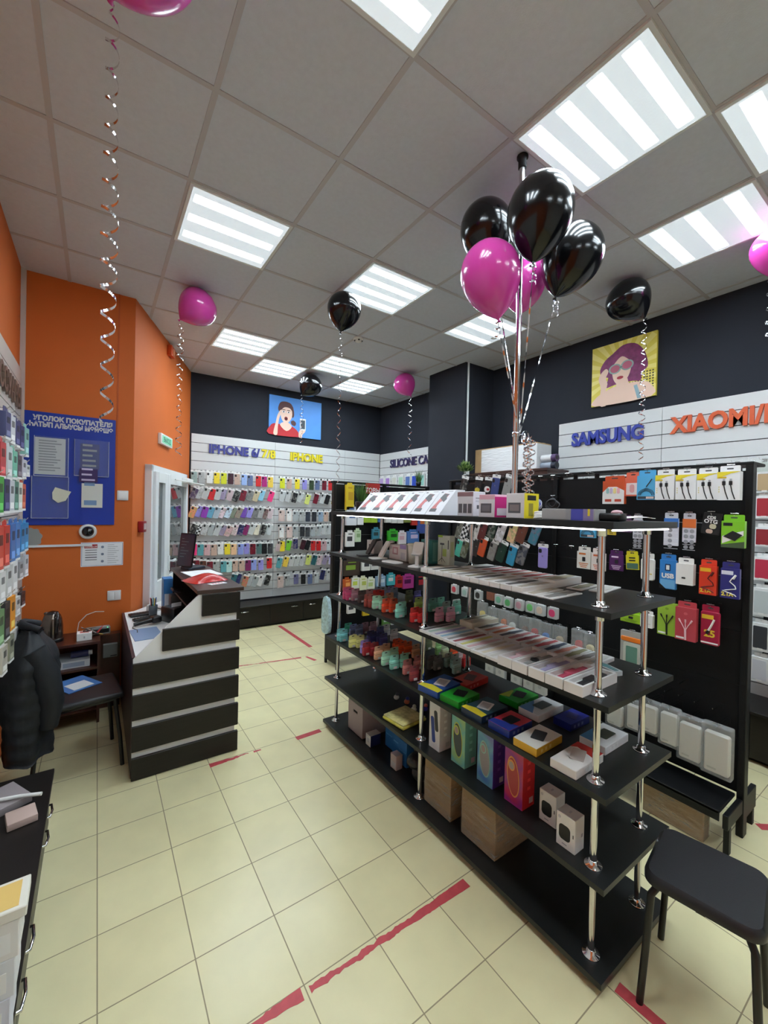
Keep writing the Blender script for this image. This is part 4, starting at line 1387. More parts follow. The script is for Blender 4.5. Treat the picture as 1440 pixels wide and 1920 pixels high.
def d_green(mb, w, h, d, cy):
    t = cy + h / 2
    mb.rr(w * 0.4, 0.016, 0.0006, 0.001, BK, z0=d, cx=-w * 0.22, cy=t - 0.018)
    mb.prism([(-w / 2 + 0.004, cy - 0.01), (-w / 2 + 0.004, cy - h / 2 + 0.02), (w / 2 - 0.004, cy - 0.005), (w / 2 - 0.004, cy + 0.02)], d, d + 0.0006, WT)
    mb.prism([(-w / 2 + 0.008, cy - 0.012), (w * 0.1, cy - 0.034), (w / 2 - 0.008, cy - 0.002), (0, cy + 0.018)], d + 0.0006, d + 0.003, BK)
    mb.prism([(-w / 2, cy - h / 2), (w / 2, cy - h / 2), (w / 2, cy - 0.035), (-w / 2, cy - h / 2 + 0.014)], d, d + 0.0006, paint((70, 90, 60), 0.4))
def d_label(rgb, n=3):
    def f(mb, w, h, d, cy):
        c = paint(rgb, 0.4)
        mb.rr(w * 0.5, h * 0.1, 0.0006, 0.001, c, z0=d, cx=-w * 0.1, cy=cy + h * 0.36)
        for i in range(n):
            mb.rr(w * (0.7 - 0.12 * i), h * 0.045, 0.0006, 0.0005, c, z0=d, cx=0, cy=cy - h * (0.2 + 0.1 * i))
        mb.rr(w * 0.22, h * 0.24, 0.002, 0.003, paint((40, 40, 44), 0.4), z0=d, cx=w * 0.02, cy=cy + h * 0.06)
    return f
def d_usb(mb, w, h, d, cy):
    M0 = mb.M
    mb.rr(0.028, 0.04, 0.0006, 0.004, paint((30, 50, 90), 0.4), z0=d, cy=cy + h * 0.24)
    mb.rr(0.016, 0.026, 0.001, 0.002, WT, z0=d + 0.0006, cy=cy + h * 0.24)
    mb.M = M0 @ Matrix.Translation((0, cy - 0.02, d + 0.0006))
    mb.text('USB', 0.036, WT, 0.0006, 0.0016)
    mb.M = M0
    mb.rr(w * 0.9, h * 0.3, 0.0005, 0.002, paint((110, 176, 224), 0.4), z0=d, cy=cy - h * 0.33)
    mb.prism([(-w / 2, cy - h / 2), (-w * 0.1, cy - h / 2), (-w / 2, cy - h / 2 + 0.03)], d + 0.0006, d + 0.001, BK)
def d_squig(c, badge, num, numc):
    def f(mb, w, h, d, cy):
        M0 = mb.M
        mb.rr(w * 0.62, 0.02, 0.0006, 0.001, paint(badge, 0.4), z0=d, cx=-w * 0.14, cy=cy + h / 2 - 0.022)
        pts = [(0.02, cy + h * 0.28), (0.008, cy + h * 0.16), (0.0, cy + 0.01), (0.022, cy - 0.01), (0.026, cy - h * 0.16), (-0.03, cy - h * 0.26), (0.02, cy - h * 0.36), (0.03, cy - h * 0.43)]
        sm_ = []
        for i in range(len(pts) - 1):
            for k in range(4):
                t = k / 4
                sm_.append((pts[i][0] * (1 - t) + pts[i + 1][0] * t, pts[i][1] * (1 - t) + pts[i + 1][1] * t))
        cable(mb, sm_, d + 0.002, c, 0.0024)
        mb.tube([(0.014, cy + h * 0.16, d + 0.002), (0.024, cy + h * 0.3, d + 0.002)], 0.005, c, 8)
        mb.M = M0 @ Matrix.Translation((-0.01, cy - h / 2 + 0.012, d + 0.0006))
        mb.text(num, 0.026, paint(numc, 0.4), 0.0005, 0.0012)
        mb.M = M0
    return f
def d_three(c, c2):
    def f(mb, w, h, d, cy):
        for dx in (-0.024, 0, 0.024):
            cable(mb, [(dx, cy + 0.012), (dx * 0.5, cy - 0.01), (dx * 0.12, cy - 0.03), (0.002 + dx * 0.1, cy - h / 2 + 0.004)], d + 0.002, c, 0.0024)
            mb.tube([(dx, cy + 0.01, d + 0.002), (dx * 1.3, cy + 0.026, d + 0.002)], 0.0042, c, 8)
        mb.rr(0.018, 0.014, 0.0006, 0.007, paint(c2, 0.4), z0=d, cy=cy + h * 0.32)
        mb.rr(w * 0.4, 0.01, 0.0006, 0.001, WT, z0=d, cx=-w * 0.25, cy=cy - h / 2 + 0.012)
    return f
def d_25(mb, w, h, d, cy):
    M0 = mb.M
    mb.rr(w * 0.62, 0.022, 0.0006, 0.001, paint((232, 190, 50), 0.4), z0=d, cx=-w * 0.12, cy=cy + h / 2 - 0.03)
    mb.M = M0 @ Matrix.Translation((0.0, cy - 0.045, d + 0.0006))
    mb.text('25', 0.05, paint((232, 200, 60), 0.4), 0.0006, 0.0016)
    mb.M = M0
    cable(mb, [(0.02, cy + 0.05), (0.006, cy + 0.012), (-0.008, cy - 0.02)], d + 0.003, WT, 0.005)
    mb.tube([(-0.012, cy - 0.03, d + 0.003), (-0.004, cy - 0.012, d + 0.003)], 0.007, BK, 8)
    mb.rr(w * 0.9, 0.008, 0.0006, 0.001, WT, z0=d, cy=cy - h / 2 + 0.012)
def d_yg(mb, w, h, d, cy):
    mb.rr(w * 0.9, h * 0.4, 0.0006, 0.003, paint((74, 110, 96), 0.4), z0=d, cy=cy - h * 0.26)
    for i in range(2):
        mb.rr(w * 0.5, 0.008, 0.0006, 0.001, BK, z0=d, cy=cy + h * 0.3 - i * 0.016)
RK = {r[0] + ('_' + r[1] if r[0] in ('wy', 'whor') else ''): r[2:] for r in T['rack']}
def rp(key, name, label, cat, d, rgb, deco=None, **k):
    y, w, zt, zb = RK[key]
    return pack(name, label, cat, y, w, zt, zb, d, rgb, deco, **k)
rp('orange', 'cable_pack', 'orange and white cable pack with four pastel cables, top row', 'cable pack', 0.03, (206, 86, 46), d_orange)
rp('salmon', 'cable_pack', 'salmon pink pack half behind the light blue coiled cable pack', 'cable pack', 0.02, (226, 110, 84), d_salmon)
rp('sky', 'cable_pack', 'light blue pack with a coiled black cable, top row beside four white packs', 'cable pack', 0.022, (88, 176, 224), d_coil)
for k, w_ in (('wy_a', 'beside the light blue pack'), ('wy_b', 'second from the light blue pack'), ('wy_c', 'third from the light blue pack'), ('wy_d', 'at the rack end')):
    rp(k, 'cable_pack', 'white and yellow pack with black cable, ' + w_, 'cable pack', 0.028 if k != 'wy_d' else 0.045, (238, 240, 240), d_wy, group='white and yellow cable packs on the top row')
rp('bluestrip', 'cell_strip', 'blue-topped strip of five button cells on the rack, above the blue pack', 'battery strip', 0.006, (214, 218, 228), d_cells((60, 120, 200)))
rp('orpurp', 'cell_strip', 'orange and purple topped strip of button cells', 'battery strip', 0.006, (206, 206, 218), d_cells((214, 110, 50)))
rp('otg', 'adapter_card', 'black adapter card with white lettering hanging on the black rack', 'adapter', 0.006, (22, 22, 24), d_otg, tab=False, tilt=0.12)
rp('greenpb', 'battery_pack', 'bright green power bank pack at the end of the second row', 'power bank', 0.03, (128, 196, 40), d_green)
rp('sky2', 'cable_pack', 'light blue coiled cable pack hanging under the top board, near the post', 'cable pack', 0.02, (88, 176, 224), d_coil)
rp('yel2', 'cable_pack', 'narrow yellow pack seen behind the front chrome post', 'cable pack', 0.012, (214, 190, 60), d_label((90, 80, 40)))
rp('pur2', 'memory_card_pack', 'purple card pack hanging between the two chrome posts, upper row', 'card pack', 0.008, (84, 40, 90), d_label((230, 220, 236)))
rp('cells', 'cell_strip', 'pale strip of button cells between the two chrome posts', 'battery strip', 0.006, (206, 208, 216), d_cells((190, 190, 204)))
rp('whor_a', 'cable_pack', 'white and orange cable pack next to the front chrome post, first of two', 'cable pack', 0.02, (230, 228, 220), d_label((214, 120, 60)))
rp('whor_b', 'cable_pack', 'white and orange cable pack partly behind the front chrome post', 'cable pack', 0.02, (232, 222, 216), d_label((214, 110, 70)))
rp('purple', 'memory_card_pack', 'purple card pack between the two chrome posts, lower row', 'card pack', 0.008, (84, 36, 96), d_label((220, 200, 226)))
rp('yelgreen', 'memory_card_pack', 'yellow and green card pack next to the purple card pack', 'card pack', 0.008, (216, 206, 40), d_yg, tilt=-0.06)
rp('whitepill', 'cable_pack', 'white round-ended pack half behind the rear chrome post', 'cable pack', 0.016, (232, 232, 228), d_label((210, 190, 60), 1), shape='r')
rp('usb', 'usb_stick_pack', 'blue pack with white USB letters on the black rack', 'usb pack', 0.016, (50, 130, 204), d_usb)
rp('whitebox', 'earphone_box', 'white box hanging between the blue pack and the red cable pack', 'box', 0.036, (236, 236, 232), lambda mb, w, h, d, cy: mb.rr(0.018, 0.008, 0.002, 0.003, BK, z0=d, cx=-0.004, cy=cy - 0.02))
rp('redcable', 'cable_pack', 'red cable pack with a dark zigzag cable beside the navy one', 'cable pack', 0.024, (222, 62, 36), d_squig(paint((90, 20, 24), 0.4), (236, 180, 40), '2.1A', (240, 200, 60)))
rp('navycable', 'cable_pack', 'navy cable pack with a white zigzag cable', 'cable pack', 0.024, (48, 46, 122), d_squig(WT, (220, 220, 236), '2.1A', (236, 220, 90)))
rp('lime3', 'cable_pack', 'lime green pack with a three-headed black cable', 'cable pack', 0.02, (158, 196, 66), d_three(BK, (130, 170, 50)), tab=False)
rp('rose3', 'cable_pack', 'rose red box with a three-headed pale pink cable', 'cable pack', 0.036, (190, 72, 82), d_three(paint((240, 200, 206), 0.4), (210, 100, 110)))
rp('crim25', 'cable_pack', 'crimson round-topped pack with yellow numerals', 'cable pack', 0.016, (164, 28, 62), d_25, shape='r')
rp('limepart', 'cable_pack', 'lime pack mostly hidden under the shelf board by the rear post', 'cable pack', 0.02, (158, 200, 50), d_label((110, 150, 40)), hook=True)
rp('whitepart', 'earphone_box', 'white narrow box behind the rear chrome post, beside the lime packs', 'box', 0.03, (236, 236, 232), d_label((200, 200, 200), 1))
# waterproof pouch
y, w, zt, zb = RK['pouch']
mb = MB().at(rx=pi / 2)
mb.rr(w, zt - zb, 0.012, 0.012, mat('pouch_plastic', (196, 196, 190), 0.3, alpha=0.75), cham=0.003)
mb.rr(w * 0.7, 0.13, 0.004, 0.01, paint((206, 208, 196), 0.3), z0=0.012, cy=-0.03)
mb.rr(w * 0.46, 0.1, 0.003, 0.006, paint((104, 146, 130), 0.3), z0=0.016, cy=-0.035)
o = solo('waterproof_pouch', 'orange-topped clear waterproof phone pouch hanging on the black rack', 'pouch', mb, (2.715, y, (zt + zb) / 2), (0, 0, -pi / 2))
part('orange_clip', MB().at(rx=pi / 2).rr(w * 0.96, 0.03, 0.018, 0.012, paint((240, 130, 44), 0.35), z0=-0.002, cy=0.055, cham=0.004), o, label='orange clip bar')
rhook(y, zt - 0.012, 'wire peg hook holding the orange-topped pouch', 'loaded peg hooks of the black rack')
# poly-bagged white cases on the lowest hooks
for i, (y, w, zt, zb) in enumerate(T['bags']):
    h = zt - zb
    mb = MB().at(rx=pi / 2)
    mb.rr(w * 0.82, h * 0.78, 0.03, 0.012, paint((226, 226, 218), 0.35), cy=-h * 0.06, cham=0.006)
    mb.rr(w * 0.3, 0.01, 0.0006, 0.002, paint((196, 196, 188), 0.4), z0=0.03, cx=-w * 0.14, cy=-h * 0.36)
    o = solo('bagged_case', 'bagged white case low on the black rack, %s from the shelf side' % ORD[i], 'phone case', mb, (2.70, y, (zt + zb) / 2), (0, 0, -pi / 2), 'bagged white cases on the lowest hooks')
    part('polybag', MB().at(rx=pi / 2).rr(w, h, 0.042, 0.008, BAG, z0=-0.006, cham=0.006), o)
    rhook(y, zt - 0.012, hook_label(o['label']), 'low peg hooks of the black rack', 0.16)
for i, p in enumerate(T['hooks_low']):
    rhook(p[1], p[2] + 0.03, 'empty double peg hook above the bagged white cases, %s' % ['alone above the others', 'first by the rear post', 'second by the rear post', 'in the middle of the row', 'next to the last', 'last at the rack end'][i], 'empty low peg hooks', 0.11)
for i, p in enumerate(T['hooks_top']):
    rhook(p[1], p[2], 'empty peg hook in the top row of the black rack, %s from the pole' % ORD[i], 'empty top peg hooks', 0.115)
for i, p in enumerate(T['hooks_mid']):
    rhook(p[1], p[2], 'empty peg hook just under the top shelf board, %s from the pole' % ORD[i], 'empty middle peg hooks', 0.115)
for i, p in enumerate(T['hooks_mid2']):
    rhook(p[1], p[2], 'empty peg hook beside the lavender phone case, the %s of two' % ['nearer', 'farther'][i], 'empty peg hooks by the lavender case', 0.115)
# phone cases hanging on the rack beyond the pole
RC = {'camouflage': (96, 96, 84), 'checkered': (120, 120, 120), 'white patterned': (206, 206, 202), 'dark red': (92, 34, 34), 'dark green': (36, 58, 46), 'white marbled': (214, 210, 214), 'yellow and pink': (232, 190, 150), 'brown': (108, 60, 44), 'teal and blue': (70, 130, 150),
      'turquoise': (74, 172, 150), 'olive camouflage': (84, 86, 62), 'dark brown': (44, 36, 34), 'orange red': (196, 76, 34), 'grey and brown': (130, 126, 124), 'deep green': (18, 54, 42), 'bright blue': (54, 150, 190), 'slate patterned': (72, 76, 88), 'lavender': (162, 148, 220),
      'white logo on black': (40, 40, 42), 'black with yellow oval': (24, 24, 26), 'black with red and white logo': (24, 24, 28), 'blue': (52, 70, 130), 'grey': (150, 152, 150)}
for tbl, rown, til in (('rackcases0', 'top row', 0.25), ('rackcases', 'middle row', 0.3), ('rackcases2', 'lower row', 0.28)):
    for i, (cn, y, z, pt) in enumerate(T[tbl]):
        tl = 0.0 if cn == 'lavender' else til + 0.03 * (i % 3)
        if cn in ('blue', 'black with yellow oval', 'black with red and white logo'):
            tl = 0.15
        o = put_case('phone_case', '%s phone case, %s in the %s, black rack' % (cn, ORD[i], rown), 2.715 - 0.014 * (i % 2), y, z, -pi / 2, tl, pt if pt in 'pckf' else 'p', RC[cn], 'phone cases on the black rack')
        if pt == 'o':
            part('yellow_oval', MB().at(rx=pi / 2).rr(0.056, 0.034, 0.001, 0.017, paint((200, 186, 60), 0.4), z0=0.0095, cy=-0.01), o)
        if pt == 'r':
            q = MB().at(rx=pi / 2)
            q.rr(0.06, 0.05, 0.001, 0.024, WT, z0=0.0095, cy=0.0).rr(0.03, 0.02, 0.0012, 0.009, paint((190, 40, 50), 0.4), z0=0.0104, cx=0.01, cy=0.0)
            part('white_logo', q, o)
        rhook(y - sin(tl) * (CH / 2 + 0.02), z + cos(tl) * (CH / 2 + 0.02), hook_label(o['label']), 'case hooks of the black rack')
BC = {'red': (196, 60, 76), 'sage': (150, 176, 166), 'black': (40, 42, 40), 'brown': (150, 92, 72), 'mint': (120, 180, 150), 'green': (96, 176, 110), 'dusty rose': (200, 150, 160), 'bright green': (110, 190, 110), 'cream': (220, 200, 180), 'pink': (216, 70, 116)}
for i, (cn, y, z) in enumerate(T['buds']):
    mb = MB().at(rx=pi / 2)
    mb.rr(0.078, 0.082, 0.03, 0.008, mat('clear_box', (232, 236, 234), 0.15, alpha=0.6) if i != 3 else paint((150, 92, 72), 0.4), cham=0.003)
    mb.rr(0.05, 0.054, 0.006, 0.022, paint(BC[cn], 0.45), z0=0.026, cham=0.002)
    o = solo('earbud_case', '%s boxed earbud case, %s in its row on the black rack' % (cn, ORD[i]), 'earbud case', mb, (2.735, y, z), (0, 0, -pi / 2), 'boxed earbud cases on the black rack')
    part('hang_tab', MB().at(rx=pi / 2).rr(0.05, 0.022, 0.0015, 0.006, CARD, z0=0.014, cy=0.05), o)
    rhook(y, z + 0.055, hook_label(o['label']), 'earbud case hooks of the black rack')
PC = {'yellow': (226, 200, 80), 'grey': (170, 174, 178), 'orange': (214, 110, 50), 'white': (220, 222, 220), 'brown striped': (110, 66, 54), 'red': (190, 50, 60), 'blue': (60, 130, 210), 'beige': (196, 180, 150), 'coral': (216, 96, 100), 'pale yellow': (226, 214, 170)}
for i, (cn, y, z) in enumerate(T['polybags']):
    mb = MB().at(rx=pi / 2)
    mb.rr(0.05, 0.06, 0.022, 0.02, paint(PC[cn], 0.45), cy=-0.03, cham=0.006)
    o = solo('bagged_earbud_case', '%s earbud case in a zip bag, %s in its row, black rack' % (cn, ORD[i]), 'earbud case', mb, (2.715, y, z), (0, 0, -pi / 2), 'zip-bagged earbud cases on the black rack')
    part('polybag', MB().at(rx=pi / 2).rr(0.1, 0.15, 0.03, 0.008, BAG, z0=-0.004, cham=0.005), o)
    rhook(y, z + 0.066, hook_label(o['label']), 'zip bag hooks of the black rack')
for i, (_, y, z) in enumerate(T['cablebox']):
    mb = MB().at(rx=pi / 2)
    mb.rr(0.085, 0.1, 0.035, 0.004, paint((228, 230, 226), 0.4), cham=0.001)
    mb.rr(0.03, 0.03, 0.0008, 0.015, paint((206, 208, 206), 0.4), z0=0.035, cy=0.005)
    o = solo('charger_box', 'small white charger box on the black rack, %s from the far end' % ORD[i], 'box', mb, (2.72, y, z), (0, 0, -pi / 2), 'white charger boxes low on the black rack')
    part('hang_tab', MB().at(rx=pi / 2).rr(0.05, 0.024, 0.0015, 0.006, CARD, z0=0.018, cy=0.06), o)
    rhook(y, z + 0.064, hook_label(o['label']), 'charger box hooks of the black rack')
# blue and dark cable bundle on the rack beside the pole
mb = MB()
for i in range(7):
    a = i * 0.45
    mb.tube([(0.05 * cos(a + t) * (1 - 0.05 * i), 0.012 * sin(i * 2.0) + 0.012 * sin(2 * t), -0.045 + 0.04 * sin(a + t)) for t in [k * pi / 10 for k in range(21)]], 0.0035, paint((72, 84, 180), 0.4) if i % 2 else paint((200, 204, 220), 0.4), 5)
solo('cable_bundle', 'blue and white cable bundle hanging on the rack by the yellow speaker box', 'cable', mb, (2.70, 1.90, 1.79), (0, 0, -pi / 2))
rhook(1.90, 1.80, 'peg hook holding the blue cable bundle', 'loaded peg hooks of the black rack')
mb = MB()
for i in range(6):
    mb.tube([(0.055 * cos(t) * (1 - 0.08 * i), 0.01 * sin(i + t), -0.04 + 0.03 * sin(t) + 0.004 * i) for t in [k * pi / 10 for k in range(21)]], 0.004, paint((58, 58, 62), 0.4), 5)
solo('cable_bundle', 'dark grey cable bundle hanging behind the translucent box', 'cable', mb, (2.70, 1.76, 1.78), (0, 0, -pi / 2))
rhook(1.76, 1.79, 'peg hook holding the dark cable bundle', 'loaded peg hooks of the black rack')
# carton wrapped in film on the floor before the rack deck
mb = MB()
mb.box(-0.03, 0.05, -0.30, 0.02, 0, 0.165, KRAFT, 0.004, 1)
o = solo('carton', 'film-wrapped brown carton on the floor under the peg rack deck', 'carton', mb, (2.62, 1.08, 0))
part('film_wrap', MB().box(-0.033, 0.053, -0.303, 0.023, 0.001, 0.166, FILM, 0.004, 1), o)

# ---------------- rack across the far end, facing the viewer
FY = 4.05
frack = thing('peg_rack', 'black peg rack across the aisle end, before the black column', 'rack', (2.15, FY, 0))
for a, b in ((0.03, 0.66), (0.69, 1.32)):
    z = 0.24
    while z < 1.9:
        zz = min(z + 0.285, 1.962)
        part('back_panel', MB().box(a - 0.016, b + 0.016, 0.02, 0.032, z, zz - 0.001, STEEL), frack)
        z += 0.2855
for x in (0.0, 0.675, 1.35):
    part('upright', MB().box(x - 0.016, x + 0.016, 0, 0.05, 0, 1.975, WENGE if x == 0 else STEEL, 0.003, 1), frack)
part('top_cap', MB().box(-0.018, 1.366, -0.004, 0.08, 1.962, 1.985, STEEL, 0.003, 1), frack)
part('base_deck', MB().box(-0.07, 1.35, -0.29, 0.0, 0.285, 0.305, STEEL, 0.003, 1), frack)
part('foot', MB().box(-0.09, -0.07, -0.29, 0.0, 0.05, 0.305, STEEL, 0.003, 1).box(-0.09, -0.07, -0.29, -0.26, 0, 0.05, STEEL).box(-0.09, -0.07, -0.03, 0.0, 0, 0.05, STEEL), frack)
part('foot', MB().box(0.665, 0.685, -0.29, 0.0, 0.0, 0.285, STEEL), frack)
FC = {'yellow': ((214, 186, 40), (190, 150, 40)), 'red sign': ((176, 40, 36), (236, 236, 236)), 'blue and white': ((226, 230, 236), (70, 100, 150)), 'white and navy': ((228, 230, 232), (40, 50, 90)), 'lime': ((150, 186, 50), (70, 90, 40)), 'blue': ((60, 110, 180), (200, 210, 226)), 'white and black': ((220, 220, 216), (50, 50, 54)),
      'olive': ((116, 130, 60), (40, 50, 30)), 'red and yellow': ((196, 60, 50), (226, 200, 60)), 'blue and orange': ((70, 90, 160), (220, 120, 60)), 'white': ((228, 228, 224), (60, 60, 64)), 'pale green': ((196, 214, 180), (140, 170, 120)), 'teal': ((60, 130, 150), (40, 60, 60)), 'bright green': ((60, 170, 50), (30, 70, 30)),
      'white and pink': ((226, 216, 220), (214, 170, 180)), 'blue and pink': ((80, 120, 180), (206, 190, 220)), 'dark red and green': ((64, 52, 44), (130, 160, 60)), 'white grey': ((214, 214, 212), (80, 80, 84)), 'orange': ((190, 90, 40), (230, 160, 90)), 'white and lime': ((226, 228, 214), (190, 206, 80)), 'cream and green': ((220, 222, 190), (180, 190, 90)),
      'white green': ((222, 226, 210), (180, 200, 130)), 'pale blue': ((140, 170, 200), (200, 214, 224)), 'turquoise': ((70, 170, 180), (220, 226, 226)), 'red': ((180, 46, 44), (90, 30, 30)), 'magenta': ((176, 64, 140), (90, 30, 80)), 'black and red': ((44, 40, 48), (180, 50, 60)), 'green': ((110, 160, 80), (220, 226, 220))}
seen = {}
for i, (cn, x, w, zt, zb) in enumerate(T['far']):
    rgb, rgb2 = FC[cn]
    if zt < 0.4:
        zt, zb = zt - zb + 0.306, 0.306      # these stand on the deck
    h = zt - zb
    d = 0.03
    mb = MB().at(rx=pi / 2)
    if cn == 'red sign':
        mb.rr(w, h, 0.004, 0.002, paint(rgb, 0.5))
        M0 = mb.M
        mb.M = M0 @ Matrix.Translation((0, -0.045, 0.0042))
        mb.text('ТОВЫ', 0.072, paint(rgb2, 0.5), 0.0005, 0.0016)
        solo('price_sign', 'red sign with white capital letters at the top of the far rack', 'sign', mb, (x, 4.048, (zt + zb) / 2))
        continue
    mb.rr(w, h, d, 0.003, paint(rgb, 0.4), cham=0.001)
    mb.rr(w * 0.6, h * 0.32, 0.0008, 0.004, paint(rgb2, 0.4), z0=d, cx=w * 0.08 * (-1) ** i, cy=h * 0.05)
    mb.rr(w * 0.5, h * 0.07, 0.0008, 0.002, paint(rgb2, 0.4), z0=d, cy=h * 0.38)
    seen[cn] = seen.get(cn, 0) + 1
    rowi = 0 if zt > 1.8 else 1 if zt > 1.6 else 2 if zt > 1.35 else 3 if zt > 1.0 else 4 if zt > 0.7 else 5 if zt > 0.45 else 6
    rown = ['top', 'second', 'third', 'fourth', 'fifth', 'sixth', 'lowest'][rowi]
    o = solo('accessory_box', '%s accessory box on the far rack, %s row%s' % (cn, rown, (', %s of its colour there' % ORD[seen[cn] - 1]) if seen[cn] > 1 or cn in ('lime', 'white and black', 'white') else ''), 'accessory box', mb, (x, FY - 0.06, (zt + zb) / 2), (0, 0, 0), 'accessory boxes on the far rack')
    part('hang_tab', MB().at(rx=pi / 2).rr(w * 0.6, 0.024, 0.0015, 0.006, paint(rgb, 0.4), z0=d * 0.5, cy=h / 2 + 0.01), o)
    hk = bpy.data.objects.new('peg_hook', RHOOK.setdefault('far', hook_mesh(0.11, False)))
    place(hk, (x, FY + 0.02, zt + 0.014))
    tag(hk, hook_label(o['label']), 'hook', 'peg hooks of the far rack')
# orange packets on the far rack's deck
for i, (x, y, z, r) in enumerate([(2.16, 3.84, 0.305, 0.3), (2.36, 3.86, 0.305, -0.2), (2.26, 3.85, 0.341, 0.1)]):
    mb = MB()
    mb.box(-0.08, 0.08, -0.05, 0.05, 0, 0.034, mat('orange_packet_film', (210, 96, 50), 0.3, bump=0.6, bscale=40), 0.012)
    o = solo('packet', 'orange plastic packet on the far rack deck, %s' % ['toward the aisle', 'deeper along the deck', 'lying across the other two'][i], 'packet', mb, (x, y, z), (0, 0, r), 'orange packets on the far rack deck')
    part('label', MB().box(-0.03, 0.03, -0.025, 0.025, 0.034, 0.0346, CARD), o)
mb = MB().at(rx=pi / 2)
mb.prism(blob([(-0.05, -0.2), (0.05, -0.2), (0.075, -0.1), (0.07, 0.05), (0.04, 0.17), (0.0, 0.2), (-0.045, 0.16), (-0.07, 0.02), (-0.07, -0.12)], 4), 0, 0.04, mat('pale_blue_print', (176, 206, 214), 0.5, noise=0.3, nscale=40), True)
solo('printed_pouch', 'pale blue printed pouch hanging on the end of the far rack', 'pouch', mb, (2.10, 4.06, 0.52), (0, 0, -pi / 2 + 0.1))
hk = bpy.data.objects.new('peg_hook', RHOOK['far'])
place(hk, (2.134, 4.06, 0.71), (0, 0, -pi / 2))
tag(hk, 'wire peg hook on the far rack end, holding the pale blue pouch', 'hook')

# ---------------- cabinets along the walls
def low_cabinet(label, length, depth, h, loc, rotz, ndoor, top_over=0.02, handles=True):
    """local x along the wall, front toward local -y"""
    t = thing('low_cabinet', label, 'cabinet', loc, (0, 0, rotz))
    part('carcass', MB().box(0, length, -depth + 0.02, -0.002, 0.03, h - 0.022, WENGE), t)
    part('plinth', MB().box(0.01, length - 0.01, -depth + 0.05, -0.01, 0, 0.03, WENGE), t)
    part('worktop', MB().box(-0.002, length + 0.002, -depth - top_over, -0.002, h - 0.022, h, WENGE, 0.002, 1), t)
    w = length / ndoor
    for i in range(ndoor):
        d = part('drawer', MB().box(i * w + 0.002, (i + 1) * w - 0.002, -depth, -depth + 0.02, 0.035, h - 0.026, WENGE, 0.0015, 1), t)
        if handles:
            x = (i + (0.72 if i % 2 == 0 else 0.28)) * w
            hm = MB()
            hm.tube([(x - 0.05, -depth, h - 0.07), (x - 0.048, -depth - 0.024, h - 0.07), (x, -depth - 0.03, h - 0.07), (x + 0.048, -depth - 0.024, h - 0.07), (x + 0.05, -depth, h - 0.07)], 0.005, CHROME, 8)
            part('handle', hm, d)
    return t
low_cabinet('long low black cabinet under the white slats of the back wall', 2.98, 0.37, 0.315, (1.03, 6.038, 0), 0, 6)
low_cabinet('low black cabinet under the white slats past the end of the peg rack', 3.15, 0.37, 0.36, (4.078, 2.45, 0), -pi / 2, 4)
c = low_cabinet('low dark brown cabinet with curved chrome handles along the pale slatwall', 2.75, 0.295, 0.31, (-0.478, -0.05, 0), pi / 2, 8)
tall = thing('tall_cabinet', 'tall dark brown cabinet behind the peg rack, carrying a long carton', 'cabinet', (3.7, 2.475, 0))
part('carcass', MB().box(0.018, 0.37, 0, 1.055, 0.05, 2.11, WENGE2), tall)
part('plinth', MB().box(0.03, 0.36, 0.01, 1.045, 0, 0.05, WENGE2), tall)
part('door', MB().box(0, 0.018, 0.002, 0.526, 0.06, 2.11, WENGE2, 0.002, 1), tall)
part('door', MB().box(0, 0.018, 0.529, 1.053, 0.06, 2.11, WENGE2, 0.002, 1), tall)
part('top_board', MB().box(-0.01, 0.372, -0.004, 1.057, 2.11, 2.135, WENGE2, 0.002, 1), tall)
cart = thing('carton', 'long white-wrapped carton lying on top of the tall dark cabinet', 'carton', (3.78, 2.66, 2.135))
part('box_body', MB().box(0, 0.25, 0, 0.86, 0, 0.29, TAN, 0.003, 1), cart)
part('paper_wrap', MB().box(-0.004, 0.254, -0.004, 0.76, 0.012, 0.278, mat('white_wrap', (232, 234, 236), 0.35, bump=0.7, bscale=9, stretch=(1, 1, 7)), 0.003, 1), cart)
part('tape', MB().box(0.10, 0.15, 0.0, 0.862, 0.290, 0.2912, mat('packing_tape', (190, 170, 130), 0.3)), cart)
for i, (z, c, cn) in enumerate([(2.174, (150, 160, 176), 'pale blue'), (2.252, (214, 214, 216), 'white')]):
    mb = MB().at(rx=pi / 2)
    mb.cyl(0, 0, -0.02, 0.1, 0.038, paint(c, 0.4), 20)
    mb.cyl(0, 0, 0.1, 0.15, 0.039, paint((84, 60, 100) if i else (40, 44, 60), 0.4), 20)
    o = solo('adhesive_film_roll', '%s roll sticking out beside the long white carton, %s' % (cn, 'the upper' if i else 'the lower'), 'roll', mb, (3.86, 2.625, z))
    part('core', MB().at(rx=pi / 2).cyl(0, 0, 0.15, 0.152, 0.022, BK, 16), o)

# ================================================================== GOODS ON THE DISPLAY SHELF
def flatbox(name, label, cat, cx, cy, w, l, h, z, rotz, side, top_deco=None, group=None):
    """a box lying flat: w across local x, l along local y"""
    mb = MB()
    mb.box(-w / 2, w / 2, -l / 2, l / 2, 0, h, side, 0.0015, 1)
    if top_deco:
        top_deco(mb, w, l, h)
    return solo(name, label, cat, mb, (cx, cy, z), (0, 0, rotz), group)
def rect(mb, x0, x1, y0, y1, z, m):
    mb.box(x0, x1, y0, y1, z, z + 0.0006, m)
